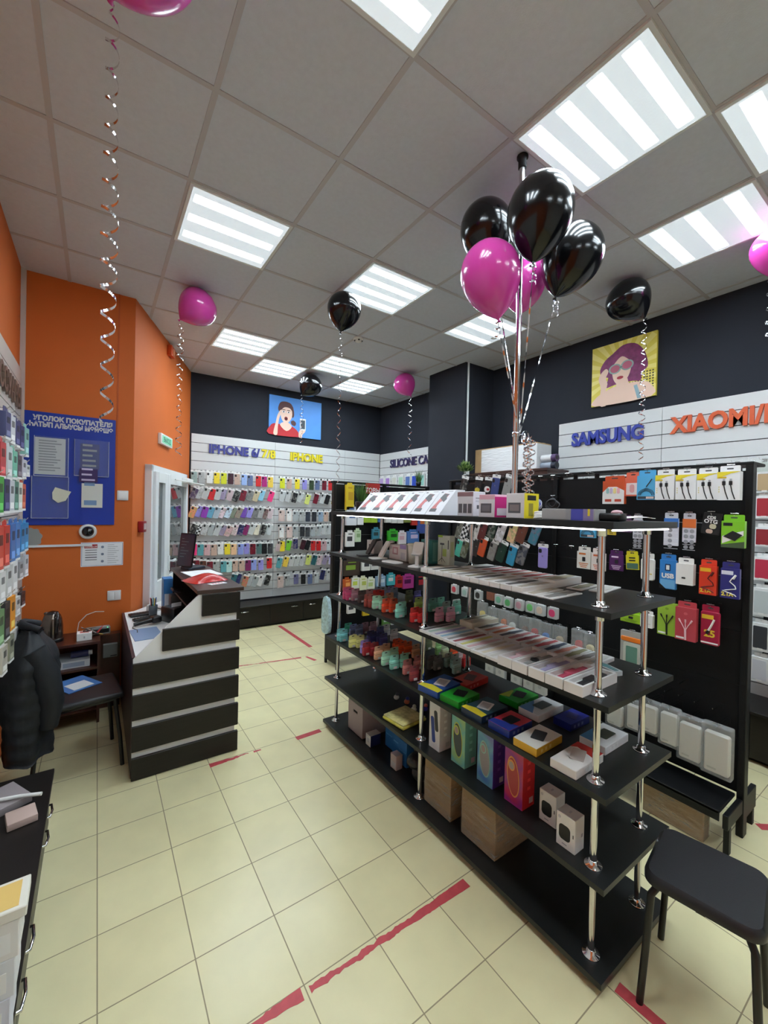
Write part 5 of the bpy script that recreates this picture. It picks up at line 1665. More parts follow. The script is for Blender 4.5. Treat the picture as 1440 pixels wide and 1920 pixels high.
# ---- top board: six sloped stand boxes
g = 'sloped phone stand boxes on the top board'
WH = paint((232, 233, 238), 0.4)
ystart = [2.61, 2.425, 2.255, 2.10, 1.955, 1.815]
yend = 1.69
for i in range(6):
    y1 = ystart[i]
    y0 = (ystart[i + 1] if i < 5 else yend) + 0.007
    w = y1 - y0
    xb = 1.53 + lean((y0 + y1) / 2, 1.66)
    t = thing('phone_stand_box', 'white sloped phone stand box on the top board, %s' % ['nearest the green grass pot', 'second from the grass pot', 'third from the grass pot', 'third from the earbud box', 'second from the earbud box', 'next to the earbud box'][i], 'box', (xb, y0, 1.6606), group=g)
    h, d, dt = 0.145, 0.20, 0.13
    mb = MB().at(0, w, 0, rx=pi / 2)
    mb.prism([(0, 0), (d, 0), (d, h), (dt, h)], 0, w, WH)
    part('box_body', mb, t)
    # printed front: slope from (0,0,0) up to (dt, h)
    L = math.hypot(dt, h)
    ang = math.atan2(h, dt)
    pr = MB()
    # local frame on the slope: u along -y (to the viewer's right), v up the slope
    pr.M = Matrix(((0, cos(ang), -sin(ang), 0), (-1, 0, 0, w), (0, sin(ang), cos(ang), 0), (0, 0, 0, 1)))
    ph = mat('drawn_stand_red', (206, 120, 122), 0.5, noise=0.2, nscale=30)
    gr = paint((92, 92, 98), 0.5)
    pr.prism([(w * 0.12, L * 0.14), (w * 0.56, L * 0.14), (w * 0.44, L * 0.36), (w * 0.48, L * 0.5), (w * 0.7, L * 0.62), (w * 0.76, L * 0.82), (w * 0.42, L * 0.86), (w * 0.3, L * 0.6)], 0, 0.0006, ph)
    pr.prism([(w * 0.14, L * 0.12), (w * 0.6, L * 0.12), (w * 0.58, L * 0.24), (w * 0.14, L * 0.24)], 0.0002, 0.0009, gr)
    pr.prism([(w * 0.3, L * 0.66), (w * 0.72, L * 0.5), (w * 0.8, L * 0.62), (w * 0.68, L * 0.74), (w * 0.78, L * 0.82), (w * 0.4, L * 0.84)], 0.0002, 0.001, gr)
    pr.prism([(w * 0.56, L * 0.92), (w * 0.88, L * 0.92), (w * 0.88, L * 0.95), (w * 0.56, L * 0.95)], 0, 0.0007, paint((190, 190, 196), 0.5))
    pr.prism([(w * 0.1, L * 0.88), (w * 0.24, L * 0.88), (w * 0.24, L * 0.93), (w * 0.1, L * 0.93)], 0, 0.0007, paint((140, 140, 150), 0.5))
    part('printed_front', pr, t)
# grass pot
pot = thing('potted_plant', 'black pot of artificial green grass at the far end of the top board', 'plant', (1.66, 2.70, 1.6606))
part('pot', MB().lathe([(0, 0), (0.036, 0), (0.045, 0.075), (0.041, 0.078), (0.039, 0.068), (0, 0.068)], PLASTIC_B, 24), pot)
def grass(h, n, r):
    mb = MB()
    gm_ = [paint((70, 112, 44), 0.5), paint((96, 138, 58), 0.5), paint((48, 84, 34), 0.5)]
    rnd = random.Random(3)
    for i in range(n):
        a, q = rnd.random() * 2 * pi, r * math.sqrt(rnd.random())
        bx, by = q * cos(a), q * sin(a)
        hh = h * (0.6 + 0.4 * rnd.random())
        ox, oy = (bx * 1.6 + rnd.uniform(-.02, .02)), (by * 1.6 + rnd.uniform(-.02, .02))
        pts = [(bx + ox * t * t, by + oy * t * t, hh * t) for t in (0, .25, .5, .75, 1)]
        ax = Vector((cos(a + 1), sin(a + 1), 0))
        vs = []
        for k_, p in enumerate(pts):
            ww = 0.0028 * (1 - k_ / 4.2)
            vs += [tuple(Vector(p) - ax * ww), tuple(Vector(p) + ax * ww)]
        mb.add(vs, [(2 * k_, 2 * k_ + 1, 2 * k_ + 3, 2 * k_ + 2) for k_ in range(4)], gm_[i % 3], True)
    return mb
part('grass_blades', grass(0.17, 160, 0.03), pot, (0, 0, 0.066))
# bushy plants on the racks
def bush(h, r, n, seed):
    mb = MB()
    rnd = random.Random(seed)
    gm_ = [paint((76, 116, 52), 0.5), paint((120, 156, 74), 0.5), paint((50, 82, 38), 0.5), paint((168, 190, 120), 0.5)]
    for i in range(n):
        a, b = rnd.random() * 2 * pi, math.acos(rnd.uniform(-0.2, 1))
        q = r * (0.5 + 0.5 * rnd.random())
        tip = Vector((q * sin(b) * cos(a), q * sin(b) * sin(a), h * 0.55 + q * cos(b) * h / (2 * r)))
        base = Vector((tip.x * 0.6, tip.y * 0.6, tip.z * 0.72))
        s = Vector((-sin(a), cos(a), rnd.uniform(-.5, .5))).normalized() * 0.009
        m_ = (base + tip) / 2
        mb.add([tuple(base), tuple(m_ + s), tuple(tip), tuple(m_ - s)], [(0, 1, 2, 3)], gm_[i % 4] if i % 11 else gm_[3])
    for i in range(10):
        a = rnd.random() * 2 * pi
        mb.tube([(0, 0, 0), (0.3 * r * cos(a), 0.3 * r * sin(a), h * 0.4), (0.6 * r * cos(a), 0.6 * r * sin(a), h * 0.7)], 0.0015, gm_[2], 4)
    return mb
for nm, lab, loc, h, r, n, s in (('potted_plant', 'bushy artificial plant at the far end of the long peg rack top', (2.93, 2.85, 1.9785), 0.2, 0.095, 260, 5), ('potted_plant', 'small grassy plant on top of the far rack beside the column', (3.36, 4.085, 1.9855), 0.2, 0.06, 200, 9)):
    p = thing(nm, lab, 'plant', loc)
    part('pot', MB().lathe([(0, 0), (0.028, 0), (0.036, 0.05), (0.032, 0.052), (0.03, 0.045), (0, 0.045)], PLASTIC_B, 20), p)
    part('foliage', bush(h - 0.03, r, n, s) if s == 5 else grass(0.19, 150, 0.028), p, (0, 0, 0.03))
# earbud display box (white, five-sided)
def upbox(name, label, cat, x0, x1, y0, y1, z, h, m, decos, group=None):
    """upright box; decos: list of (face, u0,u1,v0,v1, material[, lift]) in face fractions; faces: '-x' '-y' 'top'"""
    t = thing(name, label, cat, ((x0 + x1) / 2, (y0 + y1) / 2, z), group=group)
    w, l = x1 - x0, y1 - y0
    part('box_body', MB().box(-w / 2, w / 2, -l / 2, l / 2, 0, h, m, 0.0015, 1), t)
    if decos:
        pr = MB()
        for fc, u0, u1, v0, v1, mm, *lf in decos:
            e = 0.0004 + (lf[0] if lf else 0)
            if fc == '-x':
                pr.box(-w / 2 - e, -w / 2 + 0.0002, l / 2 - u0 * l, l / 2 - u1 * l, v0 * h, v1 * h, mm)
            elif fc == '-y':
                pr.box(-w / 2 + u0 * w, -w / 2 + u1 * w, -l / 2 - e, -l / 2 + 0.0002, v0 * h, v1 * h, mm)
            else:
                pr.box(-w / 2 + u0 * w, -w / 2 + u1 * w, l / 2 - v0 * l, l / 2 - v1 * l, h - 0.0002, h + e, mm)
        part('printed_design', pr, t)
    return t
G7, G9, G4 = paint((176, 176, 182), 0.5), paint((206, 208, 214), 0.5), paint((96, 96, 102), 0.5)
PK, MG, YE_ = paint((236, 190, 208), 0.45), paint((196, 30, 120), 0.45), paint((232, 216, 40), 0.45)
upbox('earbud_box', 'white box with three small earphone pictures, next to the sloped stand boxes', 'box', 1.55, 1.64, 1.45, 1.56, 1.6606, 0.125, WH, [('-x', .08, .32, .12, .5, G4), ('-x', .38, .62, .12, .5, G4), ('-x', .68, .92, .12, .5, G4), ('-x', 0, 1, .8, .98, paint((150, 120, 126), 0.5)), ('-y', .2, .8, .7, .76, G7), ('-y', .2, .8, .58, .64, G9), ('-y', .3, .7, .3, .45, G4)])
def speaker_pic(pr, w, h, lift):
    pass
for lab, x0, x1, y0, y1, h, m, dec in (
    ('pink and white speaker box with magenta side, by the foot of the pole', 1.50, 1.60, 1.27, 1.365, 0.105, PK, [('-x', 0, 1, 0, .78, WH), ('-x', .12, .8, .18, .6, G4, .0004), ('-x', .2, .7, .26, .52, paint((120, 120, 126), 0.4), .0008), ('-y', 0, 1, 0, .9, MG, .0004), ('-y', .15, .85, .08, .4, WH, .0008)]),
    ('pink and white speaker box half behind the white and yellow one', 1.60, 1.69, 1.205, 1.262, 0.105, PK, [('-x', .1, 1, 0, .9, WH), ('-x', .3, .7, .3, .5, G4, .0004)]),
    ('white speaker box with a yellow side on the top board', 1.50, 1.60, 1.11, 1.205, 0.108, WH, [('-x', .12, .8, .2, .62, G4), ('-x', .2, .72, .28, .54, paint((140, 130, 130), 0.4), .0004), ('-y', 0, 1, 0, 1, YE_), ('-y', .2, .8, .72, .92, BK, .0004), ('-y', .3, .6, .1, .6, paint((150, 140, 50), 0.5), .0004)])):
    upbox('speaker_box', lab, 'box', x0, x1, y0, y1, 1.6606, h, m, dec)
# translucent long box, coiled cords, white paper
t = upbox('accessory_box', 'long translucent box with a violet band near the end of the top board', 'box', 1.50, 1.58, 0.805, 1.025, 1.6606, 0.043, mat('frosted_box', (178, 180, 180), 0.25, alpha=0.9), [('-x', .48, .58, 0, 1, paint((150, 156, 160), 0.3)), ('-x', .58, .80, 0, 1, paint((80, 84, 190), 0.3)), ('-x', .80, .98, 0, 1, paint((140, 130, 180), 0.3)), ('-x', .88, .92, .4, 1, YL, .0004)])
mb = MB()
for i in range(5):
    mb.tube([(0.05 * cos(t_) * (1 - .1 * i), 0.022 * sin(t_) + 0.002 * i, 0.004 + 0.006 * i + 0.002 * sin(2 * t_)) for t_ in [k * pi / 8 for k in range(17)]], 0.0035, WT, 6)
solo('cable', 'white coiled cable lying between the yellow-sided box and the translucent box', 'cable', mb, (1.56, 1.062, 1.6606))
mb = MB()
mb.box(-0.03, 0.03, -0.045, 0.045, 0, 0.03, PLASTIC_B, 0.01).ball((0, -0.02, 0.032), 0.018, 0.02, 0.01, paint((200, 160, 170), 0.4))
solo('car_charger', 'dark gadget behind the end of the translucent box', 'gadget', mb, (1.56, 0.775, 1.6606))
mb = MB()
n = 12
vs, fs = [], []
rnd = random.Random(2)
for i in range(n + 1):
    for j in range(7):
        u, v = i / n, j / 6
        vs.append((-0.12 + 0.24 * v, -0.1 + 0.2 * u, 0.004 + 0.011 * (sin(5 * u + 3 * v) * 0.5 + 0.5) + 0.003 * rnd.random()))
for i in range(n):
    for j in range(6):
        a = i * 7 + j
        fs.append((a, a + 1, a + 8, a + 7))
mb.add(vs, fs, mat('crumpled_paper', (236, 234, 232), 0.4), True)
o = solo('paper_bag', 'crumpled white paper bag at the near end of the top board', 'bag', mb, (1.72, 0.86, 1.6625), (0, 0, 1.2))
sm_ = o.modifiers.new('thickness', 'SOLIDIFY')
sm_.thickness = 0.002
# ---- fifth tier (z 1.345)
Z5 = 1.3456
def stand(label, x, y, m, rz):
    t = thing('phone_stand', label, 'phone stand', (x, y, Z5), (0, 0, rz), 'phone charging stands')
    part('base', MB().rr(0.085, 0.12, 0.008, 0.02, m, cham=0.002), t)
    b = MB()
    b.M = Matrix.Translation((0.02, 0.02, 0.006)) @ Euler((radians(-30), 0, 0)).to_matrix().to_4x4() @ Euler((pi / 2, 0, 0)).to_matrix().to_4x4()
    b.rr(0.062, 0.125, 0.012, 0.012, m, cy=0.0625, cx=-0.02, cham=0.003)
    part('back_plate', b, t)
    c = MB().at(0, 0.092, 0.108, rx=radians(10))
    c.rr(0.062, 0.05, 0.01, 0.016, m, cham=0.003)
    part('top_rest', c, t)
    return t
BKM = paint((34, 34, 36), 0.45)
WHM = paint((238, 238, 236), 0.35)
stand('black phone charging stand at the far end of the fifth tier', 1.60, 2.53, BKM, -1.75)
stand('white folding charging stand with a pink ring behind it, fifth tier', 1.59, 2.35, WHM, -1.75)
mb = MB().at(0, 0, 0)
mb.rr(0.075, 0.145, 0.009, 0.02, WHM, cham=0.003)
solo('charging_pad', 'white flat charging pad lying in front of the stands, fifth tier', 'charging pad', mb, (1.555, 2.135, Z5), (0, 0, 0.1))
t = thing('phone_stand', 'white phone stand with a tilted cradle beside the front middle post', 'phone stand', (1.575, 1.915, Z5), (0, 0, -1.1))
part('base', MB().rr(0.075, 0.11, 0.008, 0.015, WHM, cham=0.002), t)
part('column', MB().box(-0.012, 0.012, 0.0, 0.014, 0.008, 0.09, WHM, 0.003, 1), t)
b = MB()
b.M = Matrix.Translation((0, 0.004, 0.075)) @ Euler((radians(62), 0, 0)).to_matrix().to_4x4()
b.rr(0.068, 0.085, 0.008, 0.012, WHM, cy=0.035, cham=0.002)
b.box(-0.03, 0.03, -0.012, -0.004, 0, 0.02, WHM, 0.002, 1)
part('cradle', b, t)
upbox('gadget_box', 'white box behind the black charging stand, far end of the fifth tier', 'box', 1.72, 1.80, 2.60, 2.70, Z5, 0.1, WHM, [('-x', .3, .6, .3, .7, G4)])
upbox('gadget_box', 'pinkish white ring light box behind the white folding stand', 'box', 1.665, 1.715, 2.19, 2.325, Z5, 0.1, paint((236, 226, 226), 0.4), [('-x', .3, .75, .35, .85, paint((206, 160, 164), 0.5)), ('-x', .4, .65, .45, .75, paint((236, 226, 226), 0.4), .0004)])
upbox('gadget_box', 'white box with a lavender top print beside the cup, fifth tier', 'box', 1.66, 1.71, 2.125, 2.20, Z5, 0.11, paint((228, 228, 226), 0.4), [('-x', .05, .95, .72, .98, paint((170, 150, 206), 0.5)), ('-x', .2, .8, .1, .5, G9)])
t = thing('tumbler_box', 'white round tub standing beside the phone stand, fifth tier', 'tub', (1.66, 2.03, Z5))
part('tub_body', MB().lathe([(0, 0), (0.042, 0), (0.05, 0.118), (0, 0.118)], paint((230, 228, 214), 0.4), 28), t)
part('tub_lid', MB().lathe([(0.052, 0.112), (0.053, 0.126), (0, 0.128)], paint((224, 222, 204), 0.4), 28), t)
upbox('gadget_box', 'tall teal box standing behind the front middle post, fifth tier', 'box', 1.74, 1.80, 1.965, 2.075, Z5, 0.15, paint((70, 140, 134), 0.4), [('-x', .1, .3, .1, .9, paint((40, 80, 84), 0.4)), ('-y', .1, .9, .1, .9, paint((110, 170, 160), 0.4))])
t = upbox('tripod_box', 'tall white and green box with a tripod picture, fifth tier', 'box', 1.77, 1.815, 1.84, 1.945, Z5, 0.185, paint((232, 236, 220), 0.4), [('-x', 0, .4, .93, 1, paint((170, 206, 60), 0.5)), ('-x', .42, .75, .3, .55, paint((196, 216, 120), 0.5)), ('-x', .2, .55, .68, .74, G4, .0004), ('-x', .36, .39, .22, .7, BK, .0006), ('-x', .86, .92, .55, .85, BK, .0004), ('-y', .2, .8, .3, .8, paint((214, 226, 170), 0.5))])
pr = MB()
for dy in (-0.03, 0.0, 0.03):
    pr.tube([(-0.0235, 0.013, 0.045), (-0.0235, 0.013 + dy, 0.02)], 0.0014, BK, 5)
part('tripod_legs_print', pr, t)
# strap boxes: long slim white boxes with a strap picture, lying across the shelf
STR = {'stone': (196, 188, 172), 'grey': (150, 150, 146), 'charcoal': (90, 90, 88), 'sand': (206, 196, 170), 'khaki': (150, 146, 120), 'rose': (206, 130, 130), 'red': (196, 84, 84), 'white': (222, 222, 216), 'black': (50, 50, 52), 'sky': (150, 196, 214), 'lilac': (176, 170, 206), 'mint': (176, 206, 190), 'lime': (214, 214, 120), 'pink': (226, 190, 196), 'burgundy': (160, 70, 76), 'ivory': (228, 220, 196), 'orange': (206, 120, 80), 'salmon': (220, 150, 130), 'navy': (70, 78, 96), 'olive': (150, 150, 110), 'teal': (120, 170, 176)}
def strap_box(label, x, y, w, l, h, z, rz, strap, group, base=WHM):
    """long axis across the shelf (local x)"""
    t = thing('watch_strap_box', label, 'strap box', (x, y, z), (0, 0, rz), group)
    part('box_body', MB().box(-l / 2, l / 2, -w / 2, w / 2, 0, h, base, 0.0015, 1), t)
    s = MB()
    c = paint(STR[strap], 0.5)
    s.prism([(-l * .44, -w * .2), (-l * .1, -w * .27), (0.0, -w * .37), (l * .1, -w * .27), (l * .44, -w * .2), (l * .44, w * .2), (l * .1, w * .27), (0.0, w * .37), (-l * .1, w * .27), (-l * .44, w * .2)], h, h + 0.0012, c)
    part('strap_print', s, t, label=strap + ' strap')
    return t
seq = ['stone', 'charcoal', 'khaki', 'sand', 'grey', 'khaki', 'charcoal', 'stone', 'grey', 'charcoal', 'stone']
yy = 1.752
for i in range(11):
    wv = 0.061
    strap_box('slim strap box with %s strap, %s from middle post, fifth tier front row' % (seq[i], ORD[i]), 1.585, yy - wv / 2, wv - 0.004, 0.235, 0.024, Z5, 0, seq[i], 'white strap boxes, front row of the fifth tier')
    yy -= wv
seq2 = [('white', 1.70), ('black', 1.635), ('rose', 1.57), ('red', 1.505), ('rose', 1.44), ('salmon', 1.375), ('red', 1.31), ('salmon', 1.245)]
for i, (c, y) in enumerate(seq2):
    strap_box('slim strap box with %s strap, %s from the pole side, back row of fifth tier' % (c, ORD[i]), 1.835, y - 0.03, 0.056, 0.225, 0.022, Z5, 0, c, 'strap boxes, back row of the fifth tier')
strap_box('white thick strap box, nearer than the red ones, back row of fifth tier', 1.82, 1.135, 0.085, 0.24, 0.034, Z5, 0.05, 'sand', 'strap boxes, back row of the fifth tier')
for i, (x, y, c, rz, ln) in enumerate([(1.575, 1.06, 'stone', 0.08, .22), (1.575, 0.98, 'grey', 0.02, .22), (1.85, 1.035, 'khaki', 0.1, .2), (1.885, 0.955, 'white', 0.15, .2)]):
    strap_box('flat strap sleeve with %s print lying on the bare near end of fifth tier' % c, x, y, 0.07, ln, 0.006, Z5, rz, c, 'flat strap sleeves, fifth tier')
# ---- fourth tier (z 1.02): colourful sleeves, boxes with straps, packaged earbud cases
Z4 = 1.0206
seqc = ['charcoal', 'mint', 'lilac', 'sky', 'grey', 'burgundy', 'lime', 'pink', 'stone', 'ivory', 'white', 'charcoal']
yy = 1.74
for i, c in enumerate(seqc):
    strap_box('flat white sleeve with %s strap, %s from the middle post, front row of fourth tier' % (c, ORD[i]), 1.585, yy - 0.0235, 0.045, 0.255, 0.014, Z4, 0.02 * (-1) ** i, c, 'flat strap sleeves, front row of the fourth tier')
    yy -= 0.047
oy = [('pink', 1.155), ('grey', 1.078), ('lilac', 0.998), ('rose', 0.921), ('black', 0.842)]
for i, (c, y) in enumerate(oy):
    t = thing('watch_strap_box', 'open white box with %s watch strap, %s' % (c, ['farthest of the five open boxes', 'second of the five open boxes', 'middle of the five open boxes', 'fourth of the five open boxes', 'nearest the front chrome post']), 'strap box', (1.585, y, Z4)) if False else thing('watch_strap_box', 'open white box with %s watch strap, %s' % (c, ['farthest of the five open boxes', 'second of the five open boxes', 'middle of the five open boxes', 'fourth of the five open boxes', 'nearest the front chrome post'][i]), 'strap box', (1.575, y, Z4), (0, 0, 0), 'open strap boxes on the fourth tier')
    w, l, h = 0.073, 0.25, 0.038
    bx = MB()
    bx.box(-l / 2, l / 2, -w / 2, w / 2, 0, 0.02, WHM)
    for a in ((-l / 2, l / 2, -w / 2, -w / 2 + 0.008), (-l / 2, l / 2, w / 2 - 0.008, w / 2), (-l / 2, -l / 2 + 0.016, -w / 2 + 0.008, w / 2 - 0.008), (l / 2 - 0.016, l / 2, -w / 2 + 0.008, w / 2 - 0.008)):
        bx.box(*a, 0.02, h, WHM)
    part('box_tray', bx, t)
    s = MB()
    cc = paint(STR[c] if c != 'rose' else (206, 84, 110), 0.5)
    s.box(-l * .4, l * .4, -0.012, 0.012, 0.02, 0.03, cc, 0.003, 1)
    s.box(-0.03, 0.035, -0.02, 0.02, 0.02, 0.034, cc, 0.004, 1)
    if c == 'grey':
        s.cyl(-0.02, 0, 0.03, 0.037, 0.018, BK, 16)
    part('watch_strap', s, t, label=c + ' watch strap')
seqd = ['khaki', 'ivory', 'charcoal', 'salmon', 'orange', 'navy', 'rose', 'burgundy', 'salmon', 'red', 'navy', 'salmon', 'olive', 'grey', 'white']
yy = 1.70
for i, c in enumerate(seqd):
    tall_ = i < 2
    strap_box('%s box with %s strap, %s from the far end, back row of fourth tier' % ('thick cream' if tall_ else 'slim white', c, ORD[i]), 1.835, yy - 0.026, 0.049, 0.22 if tall_ else 0.2, 0.04 if tall_ else 0.018, Z4, 0.02 * (-1) ** i, c, 'strap boxes, back row of the fourth tier', paint((230, 226, 206), 0.5) if tall_ else WHM)
    yy -= 0.0515
strap_box('slim teal strap sleeve lying across the open boxes, near the back row', 1.79, 0.895, 0.045, 0.13, 0.02, Z4, 1.25, 'teal', 'loose strap boxes on the fourth tier', paint((214, 226, 228), 0.5))
# packaged silicone earbud cases
EC = {'magenta': (176, 64, 104), 'mauve': (150, 110, 120), 'dark brown': (70, 54, 50), 'grey pink': (190, 160, 166), 'rust': (140, 60, 50), 'red': (196, 46, 46), 'mint': (160, 220, 180), 'orange red': (214, 74, 44), 'peach': (226, 160, 124), 'aqua': (130, 206, 190), 'light blue': (150, 180, 216), 'periwinkle': (130, 140, 196), 'blue grey': (130, 146, 170),
      'olive': (96, 106, 76), 'indigo': (74, 72, 130), 'lime': (180, 210, 110), 'sea green': (96, 160, 138), 'grey green': (130, 160, 150), 'white': (226, 228, 220), 'pale pink': (226, 160, 180), 'turquoise': (110, 180, 186), 'green': (60, 160, 120), 'slate blue': (110, 124, 160), 'pale yellow': (234, 224, 130), 'lavender': (150, 136, 206), 'navy': (60, 66, 120), 'burgundy': (140, 36, 44),
      'orange': (206, 78, 34), 'tan': (196, 140, 108), 'brown pink': (176, 110, 104), 'brown red': (130, 52, 56), 'dark grey': (84, 88, 86), 'light green': (150, 200, 130), 'pale green': (176, 196, 160)}
ec_cache = {}
def earcase(cn, x, y, z, label, group, rz):
    rgb = tuple(min(250, int(v * 1.18 + 6)) for v in EC[cn])
    if cn not in ec_cache:
        b = MB()
        m_ = paint(rgb, 0.5)
        b.box(-0.031, 0.031, -0.0125, 0.0125, 0, 0.056, m_, 0.0055, 2)
        b.box(-0.0315, 0.0315, -0.013, 0.013, 0.036, 0.0372, mat('shadow_gap', tuple(int(v * .55) for v in (120, 120, 120)), 0.6))
        tg = MB().at(rx=pi / 2)
        tm = mat('tab_%s' % cn, tuple(min(255, int(v * 0.85 + 36)) for v in rgb), 0.3, alpha=0.8)
        tg.rr(0.066, 0.036, 0.001, 0.008, tm, cy=0.07)
        tg.rr(0.02, 0.006, 0.0003, 0.003, GROOVE, z0=0.001, cy=0.078)
        tg.rr(0.024, 0.014, 0.0004, 0.002, CARD, z0=0.0128, cx=0.0, cy=0.012)
        ec_cache[cn] = (b.mesh('earbud_case'), tg.mesh('hang_tab'))
    bm_, tm_ = ec_cache[cn]
    o = bpy.data.objects.new('earbud_case', bm_)
    place(o, (x, y, z), (0, 0, rz))
    tag(o, label, 'earbud case', group)
    part('hang_tab', tm_, o)
    return o
for key, z, tier in (('budD', 1.0206, 'fourth'), ('budC', 0.7006, 'third')):
    pts = [[cn, min(max(x, 1.495), 1.935), min(max(y, 0.8), 2.80)] for cn, x, y in T[key]]
    posts = [(px, py) for px in PX_ for py in PY_]
    for _ in range(200):           # nudge apart so that no two packs share the same place
        for i in range(len(pts)):
            for j in range(i):
                dx, dy = pts[i][1] - pts[j][1], pts[i][2] - pts[j][2]
                ox, oy_ = 0.07 - abs(dx), 0.031 - abs(dy)
                if ox > 0 and oy_ > 0:
                    if oy_ < ox:
                        s = oy_ / 2 * (1 if dy >= 0 else -1)
                        pts[i][2] += s; pts[j][2] -= s
                    else:
                        s = ox / 2 * (1 if dx >= 0 else -1)
                        pts[i][1] += s; pts[j][1] -= s
            for px, py in posts:
                dx, dy = pts[i][1] - px - 0.01, pts[i][2] - py
                if abs(dx) < 0.066 and abs(dy) < 0.05:
                    pts[i][2] += 0.01 if dy >= 0 else -0.01
            pts[i][1] = min(max(pts[i][1], 1.50), 1.94)
            pts[i][2] = min(max(pts[i][2], 1.80 if z > 1 else 1.74), 2.81)
    order = sorted(range(len(pts)), key=lambda q: -pts[q][2])
    cnt = {}
    tot = {}
    for cn, *_ in pts:
        tot[cn] = tot.get(cn, 0) + 1
    for q in order:
        cn, x, y = pts[q]
        cnt[cn] = cnt.get(cn, 0) + 1
        w_ = 'the only one in that colour' if tot[cn] == 1 else '%s of its colour from far end' % ORD[cnt[cn] - 1]
        earcase(cn, x, y, z, '%s packaged earbud case, %s tier, %s' % (cn, tier, w_), 'packaged earbud cases on the %s tier' % tier, random.uniform(-0.06, 0.06))
# ---- third tier (z 0.70): power bank boxes
PBK = {'blue': ((36, 74, 150), (50, 96, 180), (236, 226, 60), WT), 'red': ((190, 46, 34), (206, 54, 40), (206, 54, 40), paint((90, 40, 40), 0.4)), 'green': ((36, 150, 40), (44, 170, 50), (44, 170, 50), BK), 'teal navy': ((30, 50, 76), (36, 76, 92), (226, 206, 50), WT), 'red and blue': ((30, 50, 130), (206, 50, 66), (40, 60, 150), BK), 'bright green': ((32, 140, 40), (38, 170, 46), (200, 226, 60), BK),
       'white': ((226, 226, 226), (234, 236, 236), (96, 150, 206), paint((80, 92, 90), 0.4)), 'dark blue': ((22, 32, 110), (26, 42, 150), (60, 100, 220), paint((60, 60, 130), 0.4)), 'yellow': ((206, 160, 40), (238, 236, 226), (206, 160, 40), paint((60, 62, 62), 0.4)), 'white blue': ((226, 228, 230), (236, 238, 238), (90, 160, 220), paint((96, 106, 90), 0.4)), 'white red': ((228, 226, 222), (238, 234, 228), (206, 60, 50), paint((206, 196, 188), 0.4))}
PLAB = {'blue': 'blue power bank box with a yellow corner, by the middle post', 'red': 'red power bank box, farthest in the back row of the third tier', 'green': 'green power bank box in the front row of the third tier', 'teal navy': 'dark teal power bank box with a white phone picture, front row', 'red and blue': 'red-topped blue power bank box in the front row', 'bright green': 'green box with a lime corner in the back row of power banks', 'white': 'white power bank box with a blue corner behind the red and blue one', 'dark blue': 'small dark blue box in the back row of power banks', 'yellow': 'white-topped amber power bank box in the front row', 'white blue': 'white power bank box with a blue corner behind the front chrome post', 'white red': 'white and red power bank box nearest the front chrome post'}
for cn, a, b, c, d in T['pb']:
    A_, B_, C_, D_ = (Vector((*p, 0)) for p in (a, b, c, d))
    ctr = (A_ + B_ + C_ + D_) / 4
    ux = ((B_ - A_) + (C_ - D_)) / 2        # across the shelf
    uy = ((A_ - D_) + (B_ - C_)) / 2
    l, w = ux.length - 0.006, uy.length - 0.006
    ang = max(-0.06, min(0.12, math.atan2(ux.y, ux.x)))
    side, top, corner, dev = PBK[cn]
    h = 0.033
    t = thing('power_bank_box', PLAB[cn], 'power bank box', (max(ctr.x, X0 + l / 2 + 0.008), ctr.y, 0.7006), (0, 0, ang), 'power bank boxes on the third tier')
    part('box_body', MB().box(-l / 2, l / 2, -w / 2, w / 2, 0, h, paint(side, 0.35), 0.0015, 1), t)
    p = MB()
    e = 0.0005
    p.box(-l / 2 + .001, l / 2 - .001, -w / 2 + .001, w / 2 - .001, h - 0.0004, h + e, paint(top, 0.35))
    if cn in ('blue', 'teal navy'):
        p.prism([(-l / 2 + .001, w / 2 - .001), (-l / 2 + .001, -w / 2 + .001), (-l * .3, -w / 2 + .001), (-l * .24, w * .1), (-l * .34, w / 2 - .001)], h + e, h + 2 * e, paint(corner, 0.4))
    elif cn in ('white', 'white blue'):
        p.prism([(-l / 2 + .001, w / 2 - .001), (-l / 2 + .001, -w * .2), (-l * .2, w * .1), (l * 0.1, w / 2 - .001)], h + e, h + 2 * e, paint(corner, 0.4))
    elif cn == 'red and blue':
        p.prism([(-l / 2 + .001, w / 2 - .001), (-l / 2 + .001, -w / 2 + .001), (-l * .05, -w / 2 + .001), (-l * .28, w / 2 - .001)], h + e, h + 2 * e, paint(corner, 0.4))
    elif cn == 'bright green':
        p.prism([(-l / 2 + .001, w / 2 - .001), (-l * .36, w * .1), (l * .1, w * .38), (l * .1, w / 2 - .001)], h + e, h + 2 * e, paint(corner, 0.4))
    elif cn == 'white red':
        p.prism([(l * .5 - .001, w / 2 - .001), (l * .5 - .001, -w / 2 + .001), (l * .16, -w / 2 + .001), (l * .3, w * 0.3), (l * .2, w / 2 - .001)], h + e, h + 2 * e, paint(corner, 0.4))
    part('printed_top', p, t)
    q = MB().at(l * .04, 0, h + 2 * e, rz=0.35 if cn not in ('red and blue', 'white', 'white blue') else 0.0)
    q.rr(l * 0.44, w * 0.48, 0.0012, 0.006, dev)
    if cn in ('blue', 'teal navy'):
        q.rr(l * 0.3, w * 0.34, 0.0006, 0.004, paint((206, 206, 206), 0.4), z0=0.0012)
    part('device_print', q, t)
    s = MB()
    for k in range(3):
        s.box(-l * .34 + k * 0.03, -l * .34 + k * 0.03 + 0.014, -w / 2 - 0.0005, -w / 2 + 0.001, h * .3, h * .7, paint(tuple(min(255, int(v * .6 + 100)) for v in side), 0.4))
    part('side_print', s, t)
